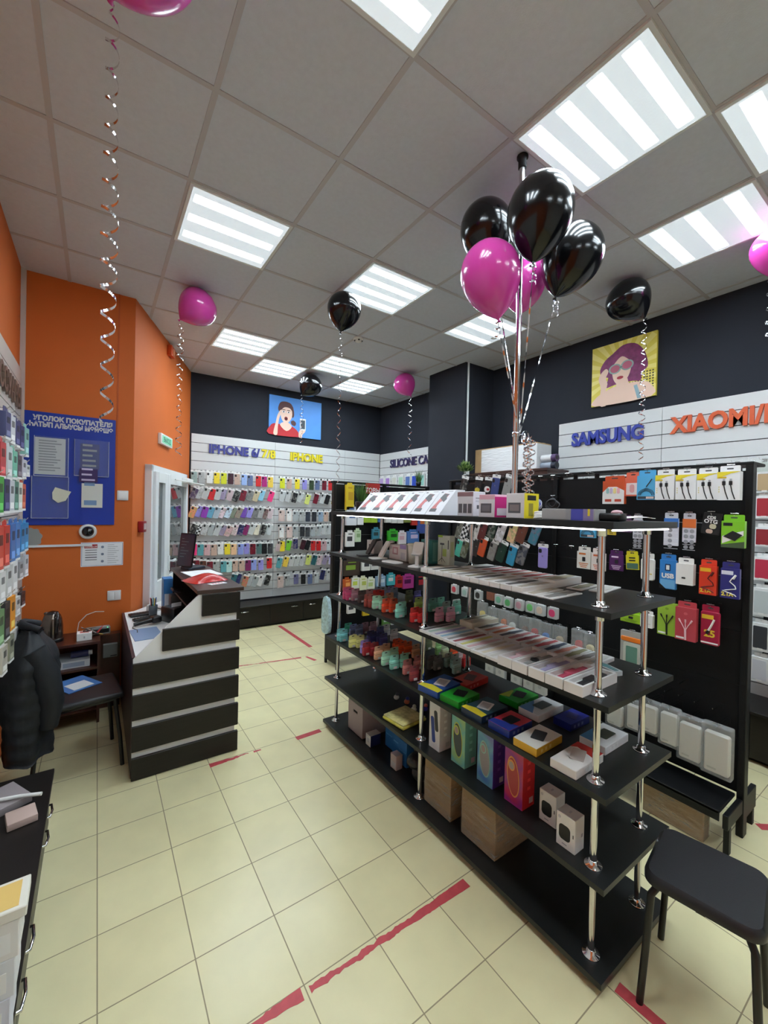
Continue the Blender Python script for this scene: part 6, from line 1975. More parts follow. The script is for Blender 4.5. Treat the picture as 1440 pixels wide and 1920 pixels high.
# small figurine charms hanging at the tier's middle
for i, (x, y, c, c2, cn) in enumerate([(1.70, 2.25, (230, 230, 228), (60, 60, 70), 'white'), (1.72, 2.16, (206, 110, 80), (40, 50, 120), 'orange and blue'), (1.69, 2.05, (240, 236, 216), (220, 220, 200), 'cream'), (1.76, 2.02, (70, 60, 160), (220, 120, 110), 'violet'), (1.80, 1.97, (190, 206, 226), (70, 120, 190), 'pale blue')]):
    mb = MB()
    mb.ball((0, 0, 0.016), 0.02, 0.018, 0.016, paint(c, 0.35)).ball((0.005, 0, 0.035), 0.013, 0.013, 0.012, paint(c2, 0.35))
    solo('toy_charm', '%s round toy charm on the second tier behind the yellow bag' % cn, 'charm', mb, (x, y, 0.3856), group='toy charms on the second tier')
# ---- second tier (z 0.385)
Z2 = 0.3856
mb = MB()
mb.box(-0.1, 0.1, -0.095, 0.095, 0, 0.02, mat('yellow_film', (212, 204, 90), 0.25, noise=0.35, nscale=18, bump=0.6, bscale=22), 0.008)
mb.box(-0.094, 0.094, -0.09, 0.09, 0.02, 0.030, mat('yellow_film_2', (226, 220, 150), 0.2, noise=0.3, nscale=22, bump=0.8, bscale=30), 0.004)
solo('film_pack', 'flat yellow film-wrapped pack lying before the middle post, second tier', 'pack', mb, (1.58, 2.005, Z2), (0, 0, 0.1))
def speaker_box(label, y0, y1, x0, h, front, side, ring, bodyc, white=False):
    x1 = x0 + 0.085
    t = thing('speaker_box', label, 'speaker box', ((x0 + x1) / 2, (y0 + y1) / 2, Z2), group='upright speaker boxes on the second tier')
    w, l = x1 - x0, y1 - y0
    part('box_body', MB().box(-w / 2, w / 2, -l / 2, l / 2, 0, h, paint(side, 0.3), 0.0015, 1), t)
    f = MB()
    f.M = Matrix(((0, 0, -1, -w / 2), (-1, 0, 0, 0), (0, 1, 0, 0), (0, 0, 0, 1)))     # u toward -y, v up, facing -x
    f.rr(l - .002, h - .002, 0.0005, 0.001, front, cy=h / 2)
    if white:
        f.M = f.M @ Matrix.Translation((0, h * .46, 0.0006)) @ Euler((0, 0, 0.12)).to_matrix().to_4x4()
        f.rr(0.026, h * 0.5, 0.001, 0.011, paint((36, 60, 140), 0.4), cx=-0.012, cy=-0.02)
        f.rr(0.026, h * 0.4, 0.001, 0.011, paint((50, 52, 58), 0.4), cx=0.018, cy=0.03)
    else:
        f.M = f.M @ Matrix.Translation((-0.002, h * .44, 0.0006)) @ Euler((0, 0, 0.1)).to_matrix().to_4x4()
        f.prism(ell(0, 0, l * .33, h * .31, 28), 0, 0.001, paint(ring, 0.3))
        f.prism(ell(0, 0, l * .29, h * .285, 28), 0.001, 0.0015, paint(bodyc, 0.35))
        f.prism(ell(-0.004, h * .17, l * .18, h * .085, 24), 0.0015, 0.002, paint(ring, 0.3))
        f.prism(ell(-0.004, h * .165, l * .13, h * .06, 24), 0.002, 0.0025, paint((170, 150, 150), 0.4))
    part('printed_front', f, t)
    s = MB()
    for k in range(5):
        s.box(-w * .12, w * .12, -l / 2 - 0.0005, -l / 2 + .001, h * (.28 + .13 * k), h * (.33 + .13 * k), paint(tuple(min(255, v + 40) for v in side), 0.35))
    s.box(w * .05, w * .36, -l / 2 - 0.0005, -l / 2 + .001, h * .06, h * .15, paint((226, 210, 214), 0.4) if not white else paint((200, 200, 200), 0.4))
    part('side_print', s, t)
def grad(name, c1, c2, c3):
    m = bpy.data.materials.new(name)
    m.use_nodes = True
    nt = m.node_tree
    b = nt.nodes['Principled BSDF']
    tc = nt.nodes.new('ShaderNodeTexCoord')
    no = nt.nodes.new('ShaderNodeTexNoise')
    no.inputs['Scale'].default_value = 9
    no.inputs['Detail'].default_value = 1
    nt.links.new(tc.outputs['Object'], no.inputs[0])
    cr = nt.nodes.new('ShaderNodeValToRGB')
    e = cr.color_ramp.elements
    e[0].position, e[0].color = 0.3, (*lin(c1), 1)
    e[1].position, e[1].color = 0.7, (*lin(c3), 1)
    k = e.new(0.5)
    k.color = (*lin(c2), 1)
    nt.links.new(no.outputs[0], cr.inputs[0])
    nt.links.new(cr.outputs[0], b.inputs['Base Color'])
    b.inputs['Roughness'].default_value = 0.3
    return m
speaker_box('white upright speaker box with a blue and a black speaker, second tier', 1.628, 1.712, 1.525, 0.275, paint((234, 234, 234), 0.35), (226, 222, 222), (0, 0, 0), (0, 0, 0), True)
speaker_box('green and turquoise upright speaker box with an oval speaker picture', 1.452, 1.548, 1.535, 0.287, grad('print_green', (170, 206, 120), (120, 196, 190), (196, 216, 90)), (120, 196, 178), (196, 206, 90), (60, 76, 80))
speaker_box('blue and purple upright speaker box with an oval speaker picture', 1.272, 1.37, 1.535, 0.275, grad('print_purple', (70, 110, 196), (110, 170, 196), (120, 70, 170)), (84, 46, 150), (150, 200, 190), (150, 146, 150))
speaker_box('red and magenta upright speaker box with an oval speaker picture', 1.108, 1.206, 1.535, 0.284, grad('print_red', (206, 50, 70), (150, 50, 140), (226, 70, 70)), (214, 44, 48), (226, 150, 80), (176, 56, 60))
for lab, y0, y1, x0 in (('small white watch box with a black screen picture, beside the red speaker box', 0.968, 1.046, 1.565), ('small white watch box with a black screen picture, nearest the front post', 0.852, 0.93, 1.508)):
    t = thing('watch_box', lab, 'watch box', (x0 + 0.032, (y0 + y1) / 2, Z2), group='white watch boxes on the second tier')
    w, l, h = 0.064, y1 - y0, 0.13
    part('box_body', MB().box(-w / 2, w / 2, -l / 2, l / 2, 0, h, WHM, 0.0015, 1), t)
    f = MB()
    f.M = Matrix(((0, 0, -1, -w / 2), (-1, 0, 0, 0), (0, 1, 0, 0), (0, 0, 0, 1)))
    f.rr(l * .6, 0.058, 0.0006, 0.014, BK, cx=-0.004, cy=h * .46)
    f.rr(0.004, 0.014, 0.0006, 0.001, G4, cx=l * .4, cy=h * .5)
    f.rr(0.02, 0.004, 0.0006, 0.001, G7, cx=-0.004, cy=h * .12)
    f.rr(0.012, 0.012, 0.0006, 0.006, G9, cx=-l * .34, cy=h * .86)
    part('watch_print', f, t)
    s = MB()
    s.box(-.008, .008, -.004, .004, h, h + .0005, G9)
    s.box(.01, .022, -l / 2 - .0005, -l / 2, h * .4, h * .5, G7)
    part('top_print', s, t)
# ---- bottom tier (z 0.055)
Z1 = 0.0556
t = thing('storage_box', 'grey open storage box with a hand slot, far end of the bottom tier', 'box', (1.66, 2.555, Z1))
bx = MB()
w, l, h = 0.20, 0.20, 0.215
for a in ((-w / 2, w / 2, -l / 2, -l / 2 + .005), (-w / 2, w / 2, l / 2 - .005, l / 2), (w / 2 - .005, w / 2, -l / 2 + .005, l / 2 - .005)):
    bx.box(*a, 0, h, GREYBOX)
bx.box(-w / 2, -w / 2 + .005, -l / 2 + .005, l / 2 - .005, 0, h - 0.07, GREYBOX).box(-w / 2, -w / 2 + .005, -l / 2 + .005, -0.03, h - 0.07, h, GREYBOX).box(-w / 2, -w / 2 + .005, 0.03, l / 2 - .005, h - 0.07, h, GREYBOX).box(-w / 2, -w / 2 + .005, -0.03, 0.03, h - 0.05, h, GREYBOX)
bx.box(-w / 2, w / 2, -l / 2, l / 2, 0, 0.004, GREYBOX)
part('box_body', bx, t)
part('slot_shade_sheet', MB().box(-w / 2 + .0052, -w / 2 + .006, -0.03, 0.03, h - 0.07, h - 0.05, mat('slot_shadow', (8, 8, 9), 0.8)), t)  # dark sheet added behind the hand slot, its black stands in for shade
mb = MB().box(-0.06, 0.06, -0.05, 0.05, 0, 0.15, paint((150, 130, 134), 0.5), 0.004, 1)
solo('packet', 'dull pink packet inside the grey storage box', 'packet', mb, (1.67, 2.56, Z1 + 0.0045), (0, 0, 0.2))
upbox('small_box', 'small white and blue box before the grey storage box', 'box', 1.555, 1.64, 2.34, 2.40, Z1, 0.075, paint((34, 44, 96), 0.4), [('-x', 0, 1, 0, 1, WHM), ('-x', .3, .8, .3, .7, G9, .0004), ('top', 0, 1, 0, 1, paint((206, 200, 200), 0.4))])
for i, (y, z, x) in enumerate([(2.27, Z1, 1.66), (2.17, Z1, 1.65), (2.07, Z1, 1.62)]):
    upbox('blue_carton', 'blue shop carton on the bottom tier, %s from the grey storage box' % ORD[i], 'carton', x, x + 0.2, y - 0.045, y + 0.045, z, 0.155, paint((44, 108, 176), 0.4), [('-x', .1, .9, .55, .6, paint((90, 150, 206), 0.4)), ('top', .1, .9, .1, .9, paint((160, 110, 110), 0.5))], 'blue cartons on the bottom tier')
upbox('small_box', 'pinkish white box standing before the last blue carton', 'box', 1.55, 1.6, 2.04, 2.10, Z1, 0.09, paint((206, 190, 190), 0.5), [('-x', .1, .9, .1, .5, G9)])
mb = MB()
rnd = random.Random(4)
for i in range(5):
    mb.ball((rnd.uniform(-.05, .05), rnd.uniform(-.05, .05), 0.05 + 0.03 * i), 0.07, 0.06, 0.045, mat('dark_bag', (44, 44, 46), 0.3, bump=0.7, bscale=25), 14, 8)
o = solo('black_bag', 'black crumpled bag beside the brown carton on the bottom tier', 'bag', mb, (1.66, 1.925, Z1 + 0.0))
for i, (lab, x0, x1, y0, y1, h) in enumerate([('brown film-wrapped carton on the bottom tier, beyond the other', 1.535, 1.78, 1.545, 1.80, 0.245), ('brown film-wrapped carton on the bottom tier, nearer the viewer', 1.54, 1.80, 1.255, 1.47, 0.25)]):
    if i == 0:
        y1 = 1.752
    t = thing('carton', lab, 'carton', ((x0 + x1) / 2, (y0 + y1) / 2, Z1), group='brown cartons on the bottom tier')
    w, l = x1 - x0, y1 - y0
    part('box_body', MB().box(-w / 2, w / 2, -l / 2, l / 2, 0, h, KRAFT, 0.003, 1), t)
    part('film_wrap', MB().box(-w / 2 - .003, w / 2 + .003, -l / 2 - .003, l / 2 + .003, 0.002, h - 0.05, FILM, 0.003, 1), t)
    part('tape', MB().box(-w / 2 - .0008, w / 2 + .0008, -0.025, 0.025, h - 0.0002, h + 0.0008, mat('packing_tape', (190, 170, 130), 0.3)), t)

# ================================================================== COUNTER AND THE CORNER BEHIND IT
CWH = mat('counter_white', (240, 241, 240), 0.4)
ct = thing('sales_counter', 'white sales counter with black horizontal planks and a dark raised top', 'counter', (0.2, 2.93, 0))
def C(x, y=0, z=0):
    return x - 0.2
mb = MB().at(0, 0, 0, rx=pi / 2)
mb.prism([(-0.008, 0.0), (0.6, 0.0), (0.6, 1.098), (0.36, 1.098), (-0.008, 0.735)], 0, 0.018, CWH)
part('front_panel', mb, ct)
for x0, zt, zb in ((0.575, 1.094, 0.955), (0.347, 0.903, 0.766), (0.19, 0.713, 0.566), (0.19, 0.52, 0.37), (0.19, 0.328, 0.178), (0.19, 0.136, 0.004)):
    part('plank', MB().box(x0 - 0.2, 0.818 - 0.2, -0.04, -0.018, zb, zt, WENGE, 0.0015, 1), ct)
# side leaf, desk, raised top, right side and inner shelves
VIO = mat('dark_plum_laminate', (62, 46, 52), 0.4)
part('side_panel', MB().box(-0.012, 0.006, 0.001, 1.26, 0.0, 0.742, VIO), ct)
part('side_panel', MB().box(0.58, 0.6, 0.0, 1.7, 0, 1.098, WHITE), ct)
dm = MB()
dm.prism([(0.006, 0.0), (0.58, 0.0), (0.58, 1.70), (0.40, 1.70), (0.075, 1.28), (0.006, 1.26)], 0.722, 0.742, CWH)
part('desk_top', dm, ct)
part('raised_top', MB().box(0.345, 0.645, -0.03, 1.15, 1.10, 1.126, WENGE2, 0.002, 1), ct)
part('inner_shelf', MB().box(0.36, 0.58, 0.02, 1.12, 0.92, 0.936, WENGE), ct)
part('upright_board', MB().box(0.36, 0.58, 1.12, 1.138, 0.742, 1.10, WENGE), ct)
# things on the raised top (z 1.126)
TZ = 1.1266
t = thing('tablet_stand', 'dark screen on a puck base at the far end of the counter top', 'tablet', (0.70, 3.93, TZ), (0, 0, radians(-62)))
part('base', MB().rr(0.13, 0.17, 0.022, 0.02, paint((40, 44, 56), 0.4), cham=0.006), t)
sc = MB()
sc.M = Matrix.Translation((-0.015, -0.07, 0.022)) @ Euler((radians(-8), 0, 0)).to_matrix().to_4x4() @ Euler((pi / 2, 0, 0)).to_matrix().to_4x4()
sc.rr(0.19, 0.29, 0.012, 0.008, PLASTIC_B, cy=0.145)
part('screen_body', sc, t)
sg = MB()
sg.M = sc.M
sg.rr(0.178, 0.272, 0.0006, 0.004, mat('dim_screen', (58, 46, 58), 0.12, emit=0.15), z0=0.012, cy=0.145)
for k in range(7):
    sg.box(-0.07, -0.07 + 0.03 + 0.012 * ((k * 5) % 7), 0.24 - k * 0.026, 0.243 - k * 0.026, 0.0126, 0.013, mat('screen_text', (90, 110, 112), 0.3, emit=0.3))
part('screen', sg, t, label='dark lit screen')
part('sticker', MB().box(0.0, 0.02, -0.06, -0.03, 0.022, 0.04, WHM), t)
mb = MB().box(-0.12, 0.12, -0.15, 0.15, 0, 0.003, PAPER)
solo('paper_sheet', 'white paper sheet on the counter top before the dark screen', 'paper', mb, (0.71, 3.62, TZ), (0, 0, 0.12))
mb = MB()
n, m_ = 14, 10
vs, fs = [], []
for i in range(n + 1):
    for j in range(m_ + 1):
        u, v = i / n * 2 - 1, j / m_ * 2 - 1
        r_ = max(abs(u) ** 3, abs(v) ** 3)
        vs.append((0.14 * u * (1 - 0.1 * v * v), 0.11 * v, 0.002 + 0.05 * max(0, 1 - r_) * (0.75 + 0.25 * sin(3 * u + 1)) ))
for i in range(n):
    for j in range(m_):
        a = i * (m_ + 1) + j
        fs.append((a, a + m_ + 1, a + m_ + 2, a + 1))
mb.add(vs, fs, mat('red_bag_film', (190, 40, 36), 0.25, bump=0.5, bscale=24), True)
o = solo('red_bag', 'red glossy plastic bag lying at the near end of the counter top', 'bag', mb, (0.665, 3.27, TZ), (0, 0, 0.3))
mb = MB().box(-0.06, 0.06, -0.028, 0.028, 0, 0.0015, PAPER)
mb.text('SALE', 0.03, paint((200, 50, 60), 0.5), 0.0004, 0.001) if False else None
for k in range(4):
    mb.box(-0.04 + k * 0.022, -0.026 + k * 0.022, -0.01, 0.012, 0.0015, 0.002, paint((200, 70, 80), 0.5))
solo('price_card', 'small white card with red print before the red bag', 'card', mb, (0.715, 3.10, TZ), (0, 0, 0.3))
# things on the desk (z 0.742)
DZ = 0.7426
mb = MB().box(-0.09, 0.09, -0.15, 0.15, 0, 0.004, mat('light_blue_folder', (140, 168, 206), 0.35))
solo('folder', 'light blue plastic folder on the white desk of the counter', 'folder', mb, (0.305, 3.43, DZ), (0, 0, 0.06))
t = thing('barcode_scanner', 'black handheld barcode scanner lying on the desk behind the blue folder', 'scanner', (0.33, 3.67, DZ), (0, 0, 0.25))
part('handle', MB().tube([(-0.09, 0.0, 0.02), (-0.03, 0.0, 0.028), (0.04, 0.0, 0.034)], 0.016, PLASTIC_B, 12, radii=[0.015, 0.017, 0.02]), t)
part('head', MB().box(0.03, 0.10, -0.035, 0.035, 0.012, 0.06, PLASTIC_B, 0.012), t)
part('cable', MB().tube([(-0.09, 0, 0.02), (-0.11, -0.03, 0.006), (-0.10, -0.10, 0.004), (-0.12, -0.16, 0.004)], 0.003, PLASTIC_B, 6), t)
for lab, x, y, w, l, rz in (('black flat keyboard on the desk near the orange wall', 0.33, 4.02, 0.2, 0.09, 0.15), ('black remote-like device on the desk behind the scanner', 0.34, 3.86, 0.19, 0.05, 0.25)):
    t = thing('keyboard', lab, 'keyboard', (x, y, DZ), (0, 0, rz))
    part('body', MB().box(-w / 2, w / 2, -l / 2, l / 2, 0, 0.02, PLASTIC_B, 0.005), t)
    k = MB()
    for i in range(8):
        for j in range(3):
            k.box(-w * .44 + i * w * .11, -w * .44 + i * w * .11 + w * .085, -l * .38 + j * l * .26, -l * .38 + j * l * .26 + l * .2, 0.02, 0.023, paint((40, 40, 42), 0.5))
    part('keys', k, t)
t = thing('receipt_printer', 'black receipt printer in the dark space under the raised counter top', 'printer', (0.53, 3.70, DZ), (0, 0, 0.4))
part('body', MB().box(-0.07, 0.07, -0.09, 0.09, 0, 0.12, PLASTIC_B, 0.012), t)
part('paper_slot', MB().box(-0.04, 0.04, -0.02, -0.015, 0.12, 0.15, PAPER), t)
t = thing('printer', 'dark machine leaning under the raised counter top beside the blue box', 'machine', (0.60, 3.93, DZ), (0, 0, 0.0))
part('body', MB().box(-0.08, 0.05, -0.07, 0.07, 0, 0.17, paint((30, 30, 34), 0.4), 0.01), t)
part('sloped_lid', MB().at(0, 0, 0.17, ry=0.5).box(-0.08, 0.05, -0.07, 0.07, 0, 0.02, paint((44, 44, 48), 0.4), 0.005), t)
upbox('blue_box', 'bright blue box standing on the desk against the white door', 'box', 0.50, 0.58, 4.16, 4.30, DZ, 0.27, paint((50, 120, 186), 0.4), [('-y', .1, .9, .1, .5, paint((220, 224, 230), 0.4))])
t = thing('pen_cup', 'small cup of pens on the desk before the blue box', 'pen cup', (0.40, 3.96, DZ))
part('cup', MB().lathe([(0, 0), (0.03, 0), (0.034, 0.09), (0.03, 0.09), (0.027, 0.006), (0, 0.006)], paint((90, 100, 110), 0.3), 18), t)
for i, (c, dx, dy) in enumerate([((40, 90, 180), .014, .01), ((200, 50, 50), -.012, .012), ((230, 200, 60), .006, -.014), ((30, 30, 30), -.01, -.01), ((50, 150, 140), .0, .004)]):
    part('pen', MB().tube([(dx * .6, dy * .6, .008), (dx * 1.6, dy * 1.6, .15)], .004, paint(c, .4), 8), t)
mb = MB()
mb.tube([(0.36, 4.10, DZ + 0.004), (0.42, 4.16, DZ + 0.03), (0.5, 4.12, DZ + 0.006), (0.55, 4.02, DZ + 0.004)], 0.004, PLASTIC_B, 6)
solo('cable', 'black cable curving over the desk toward the door', 'cable', mb)
mb = MB()
mb.cyl(0, 0, 0, 0.05, 0.035, mat('clear_tape', (220, 226, 226), 0.2, alpha=0.7), 20).cyl(0, 0, 0.05, 0.058, 0.03, WHM, 20)
solo('tape_roll', 'clear round jar with a white lid on the desk, behind the keyboard', 'jar', mb, (0.40, 4.13, DZ))
# ---------------- small dark shelf unit with kettle, beside the orange wall
tb = thing('side_shelf', 'dark brown side shelf unit by the orange wall, carrying the kettle', 'shelf', (-0.43, 3.83, 0))
RB = mat('red_brown_board', (70, 34, 26), 0.3, noise=0.2, nscale=9, stretch=(2, 12, 2))
part('top_board', MB().box(0, 0.465, 0, 0.35, 0.605, 0.625, RB, 0.002, 1), tb)
part('shelf_board', MB().box(0.018, 0.447, 0, 0.34, 0.415, 0.43, RB), tb)
part('shelf_board', MB().box(0.018, 0.447, 0, 0.34, 0.10, 0.116, RB), tb)
part('side_board', MB().box(0, 0.018, 0, 0.345, 0, 0.605, RB), tb)
part('side_board', MB().box(0.447, 0.465, 0, 0.345, 0, 0.605, RB), tb)
part('back_board', MB().box(0.018, 0.447, 0.335, 0.345, 0.03, 0.605, paint((120, 60, 34), 0.5)), tb)
part('side_extension', MB().box(0.465, 0.605, 0.25, 0.345, 0.0, 0.60, RB), tb)
k = thing('kettle', 'dark glossy kettle on the side shelf before the orange wall', 'kettle', (-0.268, 4.0, 0.625))
KM = mat('kettle_steel', (120, 108, 100), 0.2, metal=0.9)
KD = mat('kettle_dark', (30, 25, 24), 0.15, coat=0.5)
part('base', MB().lathe([(0, 0), (0.07, 0), (0.072, 0.02), (0.066, 0.026), (0, 0.026)], PLASTIC_B, 28), k)
part('body', MB().lathe([(0.066, 0.026), (0.068, 0.06), (0.066, 0.12), (0.06, 0.17), (0.05, 0.2), (0.04, 0.212)], KM, 32), k)
part('lid', MB().lathe([(0.042, 0.21), (0.03, 0.226), (0.012, 0.232), (0, 0.233)], KD, 24), k)
hm = MB()
hm.tube([(0.03, -0.04, 0.225), (0.036, -0.075, 0.215), (0.036, -0.088, 0.15), (0.032, -0.082, 0.07), (0.026, -0.06, 0.04)], 0.011, KD, 10)
part('handle', hm, k)
part('spout', MB().tube([(-0.03, 0.055, 0.17), (-0.045, 0.08, 0.205)], 0.014, KM, 10), k)
upbox('phone_box', 'white phone box with a red lid picture on the side shelf', 'box', -0.115, -0.02, 3.90, 3.99, 0.625, 0.055, WHM, [('top', .2, .8, .2, .8, paint((216, 130, 120), 0.4)), ('-y', .45, .55, .3, .6, G7)])
mb = MB().box(-0.022, 0.022, -0.005, 0.005, 0, 0.085, paint((206, 216, 206), 0.4), 0.003)
solo('air_freshener', 'slim white device standing before the kettle on the side shelf', 'device', mb, (-0.325, 3.86, 0.625), (0.0, 0, 0.1))
rt = thing('power_strip', 'grey power block with tangled leads at the desk end of the side shelf', 'power strip', (-0.01, 4.03, 0.625), (0, 0, 0.1))
part('block', MB().box(-0.02, 0.11, -0.03, 0.03, 0, 0.06, paint((120, 120, 118), 0.4), 0.006), rt)
part('socket_row', MB().box(-0.01, 0.1, -0.031, -0.029, 0.015, 0.045, PLASTIC_B), rt)
cm = MB()
rnd = random.Random(11)
for i in range(6):
    pts = [(rnd.uniform(-.09, .06), rnd.uniform(-.09, -.03), 0.006 + rnd.uniform(0, .08)) for _ in range(5)]
    sm2 = []
    for q in range(len(pts) - 1):
        for s in range(4):
            f = s / 4
            sm2.append(tuple(pts[q][c_] * (1 - f) + pts[q + 1][c_] * f for c_ in range(3)))
    cm.tube(sm2, 0.0035, [PLASTIC_B, paint((150, 140, 130), .4), paint((170, 40, 40), .4), paint((190, 160, 80), .4)][i % 4], 6)
part('leads', cm, rt)
part('green_light', MB().ball((0.09, -0.03, 0.055), 0.004, 0.003, 0.004, mat('green_led', (90, 240, 160), 0.3, emit=2.0), 8, 6), rt, label='small green light')
mb = MB()
mb.tube([(-0.12, 4.17, 0.63), (-0.11, 4.19, 0.70), (-0.06, 4.2, 0.755), (0.0, 4.195, 0.775), (0.06, 4.19, 0.77)], 0.004, paint((220, 206, 196), .4), 6)
solo('cable', 'pale cable looping up the orange wall behind the phone box', 'cable', mb)
upbox('document_box', 'white flat appliance box on the middle board of the side shelf', 'box', -0.36, -0.03, 3.88, 4.12, 0.4305, 0.055, paint((206, 208, 212), 0.4), [('-y', .5, .9, .2, .8, paint((150, 160, 180), 0.4))])
t = thing('spray_can', 'dark blue spray can lying on the white flat box in the side shelf', 'can', (-0.09, 3.95, 0.487))
part('can_body', MB().at(0, 0, 0.028, ry=pi / 2).cyl(0, 0, -0.06, 0.05, 0.027, paint((40, 44, 90), 0.3), 18), t)
part('cap', MB().at(0, 0, 0.028, ry=pi / 2).cyl(0, 0, 0.05, 0.075, 0.018, WHM, 16), t)
upbox('metal_box', 'black steel box with paper labels under the side shelf', 'box', -0.36, 0.0, 3.88, 4.1, 0.117, 0.19, paint((26, 26, 28), 0.4), [('-y', .35, .6, .5, .85, paint((150, 150, 146), .5)), ('-y', .64, .9, .6, .75, paint((130, 130, 126), .5))])
upbox('grey_box', 'grey control box beside the side shelf, near the counter panel', 'box', 0.045, 0.15, 4.02, 4.07, 0.40, 0.11, paint((120, 122, 118), 0.5), [('-y', .5, .95, .08, .14, BK)]) if False else None
gb = MB().box(-0.05, 0.05, -0.02, 0.02, 0, 0.11, paint((124, 126, 122), 0.5), 0.004, 1).box(0.0, 0.045, -0.021, -0.02, 0.01, 0.018, BK)
solo('junction_box', 'grey box fixed on the board between the side shelf and the counter', 'box', gb, (0.105, 4.06, 0.42))
# ---------------- office chair with jacket
ch = thing('office_chair', 'black office chair beside the counter with a jacket over its back', 'chair', (-0.07, 3.29, 0), (0, 0, 0.12))
part('seat', MB().box(-0.21, 0.21, -0.2, 0.22, 0.435, 0.475, LEATHER, 0.018, 3), ch)
part('backrest', MB().box(-0.275, -0.235, -0.2, 0.2, 0.58, 0.86, LEATHER, 0.018, 3), ch)
lg = {'a': [(0.16, -0.17, 0.435), (0.19, -0.18, 0.2), (0.205, -0.19, 0.0)], 'b': [(0.16, 0.17, 0.435), (0.19, 0.18, 0.2), (0.205, 0.19, 0.0)], 'c': [(-0.19, -0.19, 0.86), (-0.235, -0.19, 0.6), (-0.21, -0.19, 0.44), (-0.25, -0.2, 0.0)], 'd': [(-0.19, 0.19, 0.86), (-0.235, 0.19, 0.6), (-0.21, 0.19, 0.44), (-0.25, 0.2, 0.0)]}
for v in lg.values():
    part('leg', MB().tube(v, 0.012, TUBEBLK, 10), ch)
part('seat_frame', MB().tube([(0.16, -0.17, 0.43), (0.16, 0.17, 0.43), (-0.2, 0.18, 0.43), (-0.2, -0.18, 0.43), (0.16, -0.17, 0.43)], 0.011, TUBEBLK, 8), ch)
# jacket: a quilted coat hung over the backrest
def jacket():
    mb = MB()
    m = mat('jacket_cloth', (20, 23, 29), 0.65, noise=0.15, nscale=12, bump=0.5, bscale=16)
    nu, nv = 40, 34
    vs, fs = [], []
    for j in range(nv + 1):
        v = j / nv
        z = 0.955 - v * 0.71
        sh = min(1, 0.42 + 2.6 * v) if v < 0.22 else 1.0
        ry = (0.25 - 0.02 * v) * sh
        rx = (0.10 + 0.035 * sin(pi * min(v * 1.3, 1)) + 0.015 * v) * min(1, .35 + 3.5 * v)
        for i in range(nu):
            a = 2 * pi * i / nu
            f = 1 + 0.10 * sin(3 * a + 2 * v) * v + 0.05 * sin(7 * a + 5 * v) + 0.025 * sin(v * 2 * pi * 9)
            vs.append((rx * f * cos(a), ry * f * sin(a), z + 0.012 * sin(5 * a) * v))
    for j in range(nv):
        for i in range(nu):
            fs.append((j * nu + i, j * nu + (i + 1) % nu, (j + 1) * nu + (i + 1) % nu, (j + 1) * nu + i))
    fs.append(list(range(nu)))
    fs.append([nv * nu + i for i in range(nu)][::-1])
    mb.add(vs, fs, m, True)
    return mb
jk = thing('jacket', 'black quilted jacket draped over the office chair back', 'jacket', (-0.318, 3.14, 0), (0, 0, 0.12))
part('jacket_body', jacket(), jk)
for s in (-1, 1):
    sl = MB()
    sl.tube([(0.02, s * 0.18, 0.86), (0.075, s * 0.20, 0.72), (0.10, s * 0.19, 0.56), (0.085, s * 0.17, 0.42)], 0.05, mat('jacket_cloth', (27, 31, 38)), 16, radii=[0.058, 0.064, 0.06, 0.05])
    part('sleeve', sl, jk)
part('collar', MB().tube([(0.05, -0.09, 0.945), (-0.02, -0.05, 0.975), (-0.035, 0.0, 0.98), (-0.02, 0.05, 0.975), (0.05, 0.09, 0.945)], 0.022, mat('jacket_cloth', (27, 31, 38)), 10), jk)
mb = MB().box(-0.1, 0.1, -0.12, 0.12, 0, 0.004, paint((60, 110, 170), 0.4)).box(-0.06, 0.06, -0.1, 0.02, 0.004, 0.006, paint((206, 206, 206), 0.5))
solo('magazine', 'blue folder lying on the far corner of the office chair seat', 'folder', mb, (-0.10, 3.40, 0.4755), (0, 0, 0.5))
# ---------------- goods near the left edge: boxes on the low cabinet
for i, (z, c, x) in enumerate([(0.3105, (206, 210, 222), -0.155), (0.397, (214, 218, 226), -0.15), (0.484, (214, 216, 228), -0.145), (0.571, (224, 226, 230), -0.138), (0.658, (232, 230, 226), -0.132)]):
    t = thing('display_box', 'flat white box in the stack on the low brown cabinet, %s from the bottom' % ORD[i], 'box', (x - 0.115, 1.268, z), group='stacked boxes on the low brown cabinet')
    part('box_body', MB().box(-0.115, 0.115, -0.046, 0.046, 0, 0.0865, paint(c, 0.5), 0.002, 1), t)
    part('label', MB().box(0.02, 0.1, -0.0466, -0.046, 0.015, 0.06, CARD), t)
t = thing('display_box', 'cream box with an amber top lying on the white boxes of the low cabinet', 'box', (-0.24, 1.266, 0.7452), (0, 0, 0.02))
part('box_body', MB().box(-0.115, 0.12, -0.05, 0.05, 0, 0.024, paint((226, 222, 210), 0.5), 0.002, 1), t)
part('top_print', MB().box(-0.1, 0.105, -0.04, 0.04, 0.024, 0.0246, paint((226, 190, 110), 0.5)), t)
mb = MB().box(-0.07, 0.07, -0.09, 0.09, 0, 0.035, paint((150, 140, 142), 0.5), 0.003)
solo('small_box', 'grey flat box among oddments at the far end of the low cabinet', 'box', mb, (-0.33, 2.50, 0.3105), (0, 0, 0.5))
mb = MB().tube([(-0.08, 0.02, 0.012), (0, 0, 0.013), (0.08, -0.03, 0.012)], 0.008, WHM, 8)
solo('white_cable', 'white rod-like charger lying beside the grey flat box', 'charger', mb, (-0.27, 2.44, 0.345))
mb = MB().box(-0.05, 0.05, -0.05, 0.05, 0, 0.03, paint((196, 170, 160), 0.5), 0.003)
solo('small_box', 'pinkish small box beside the grey flat box on the low cabinet', 'box', mb, (-0.25, 2.33, 0.3105), (0, 0, 0.2))
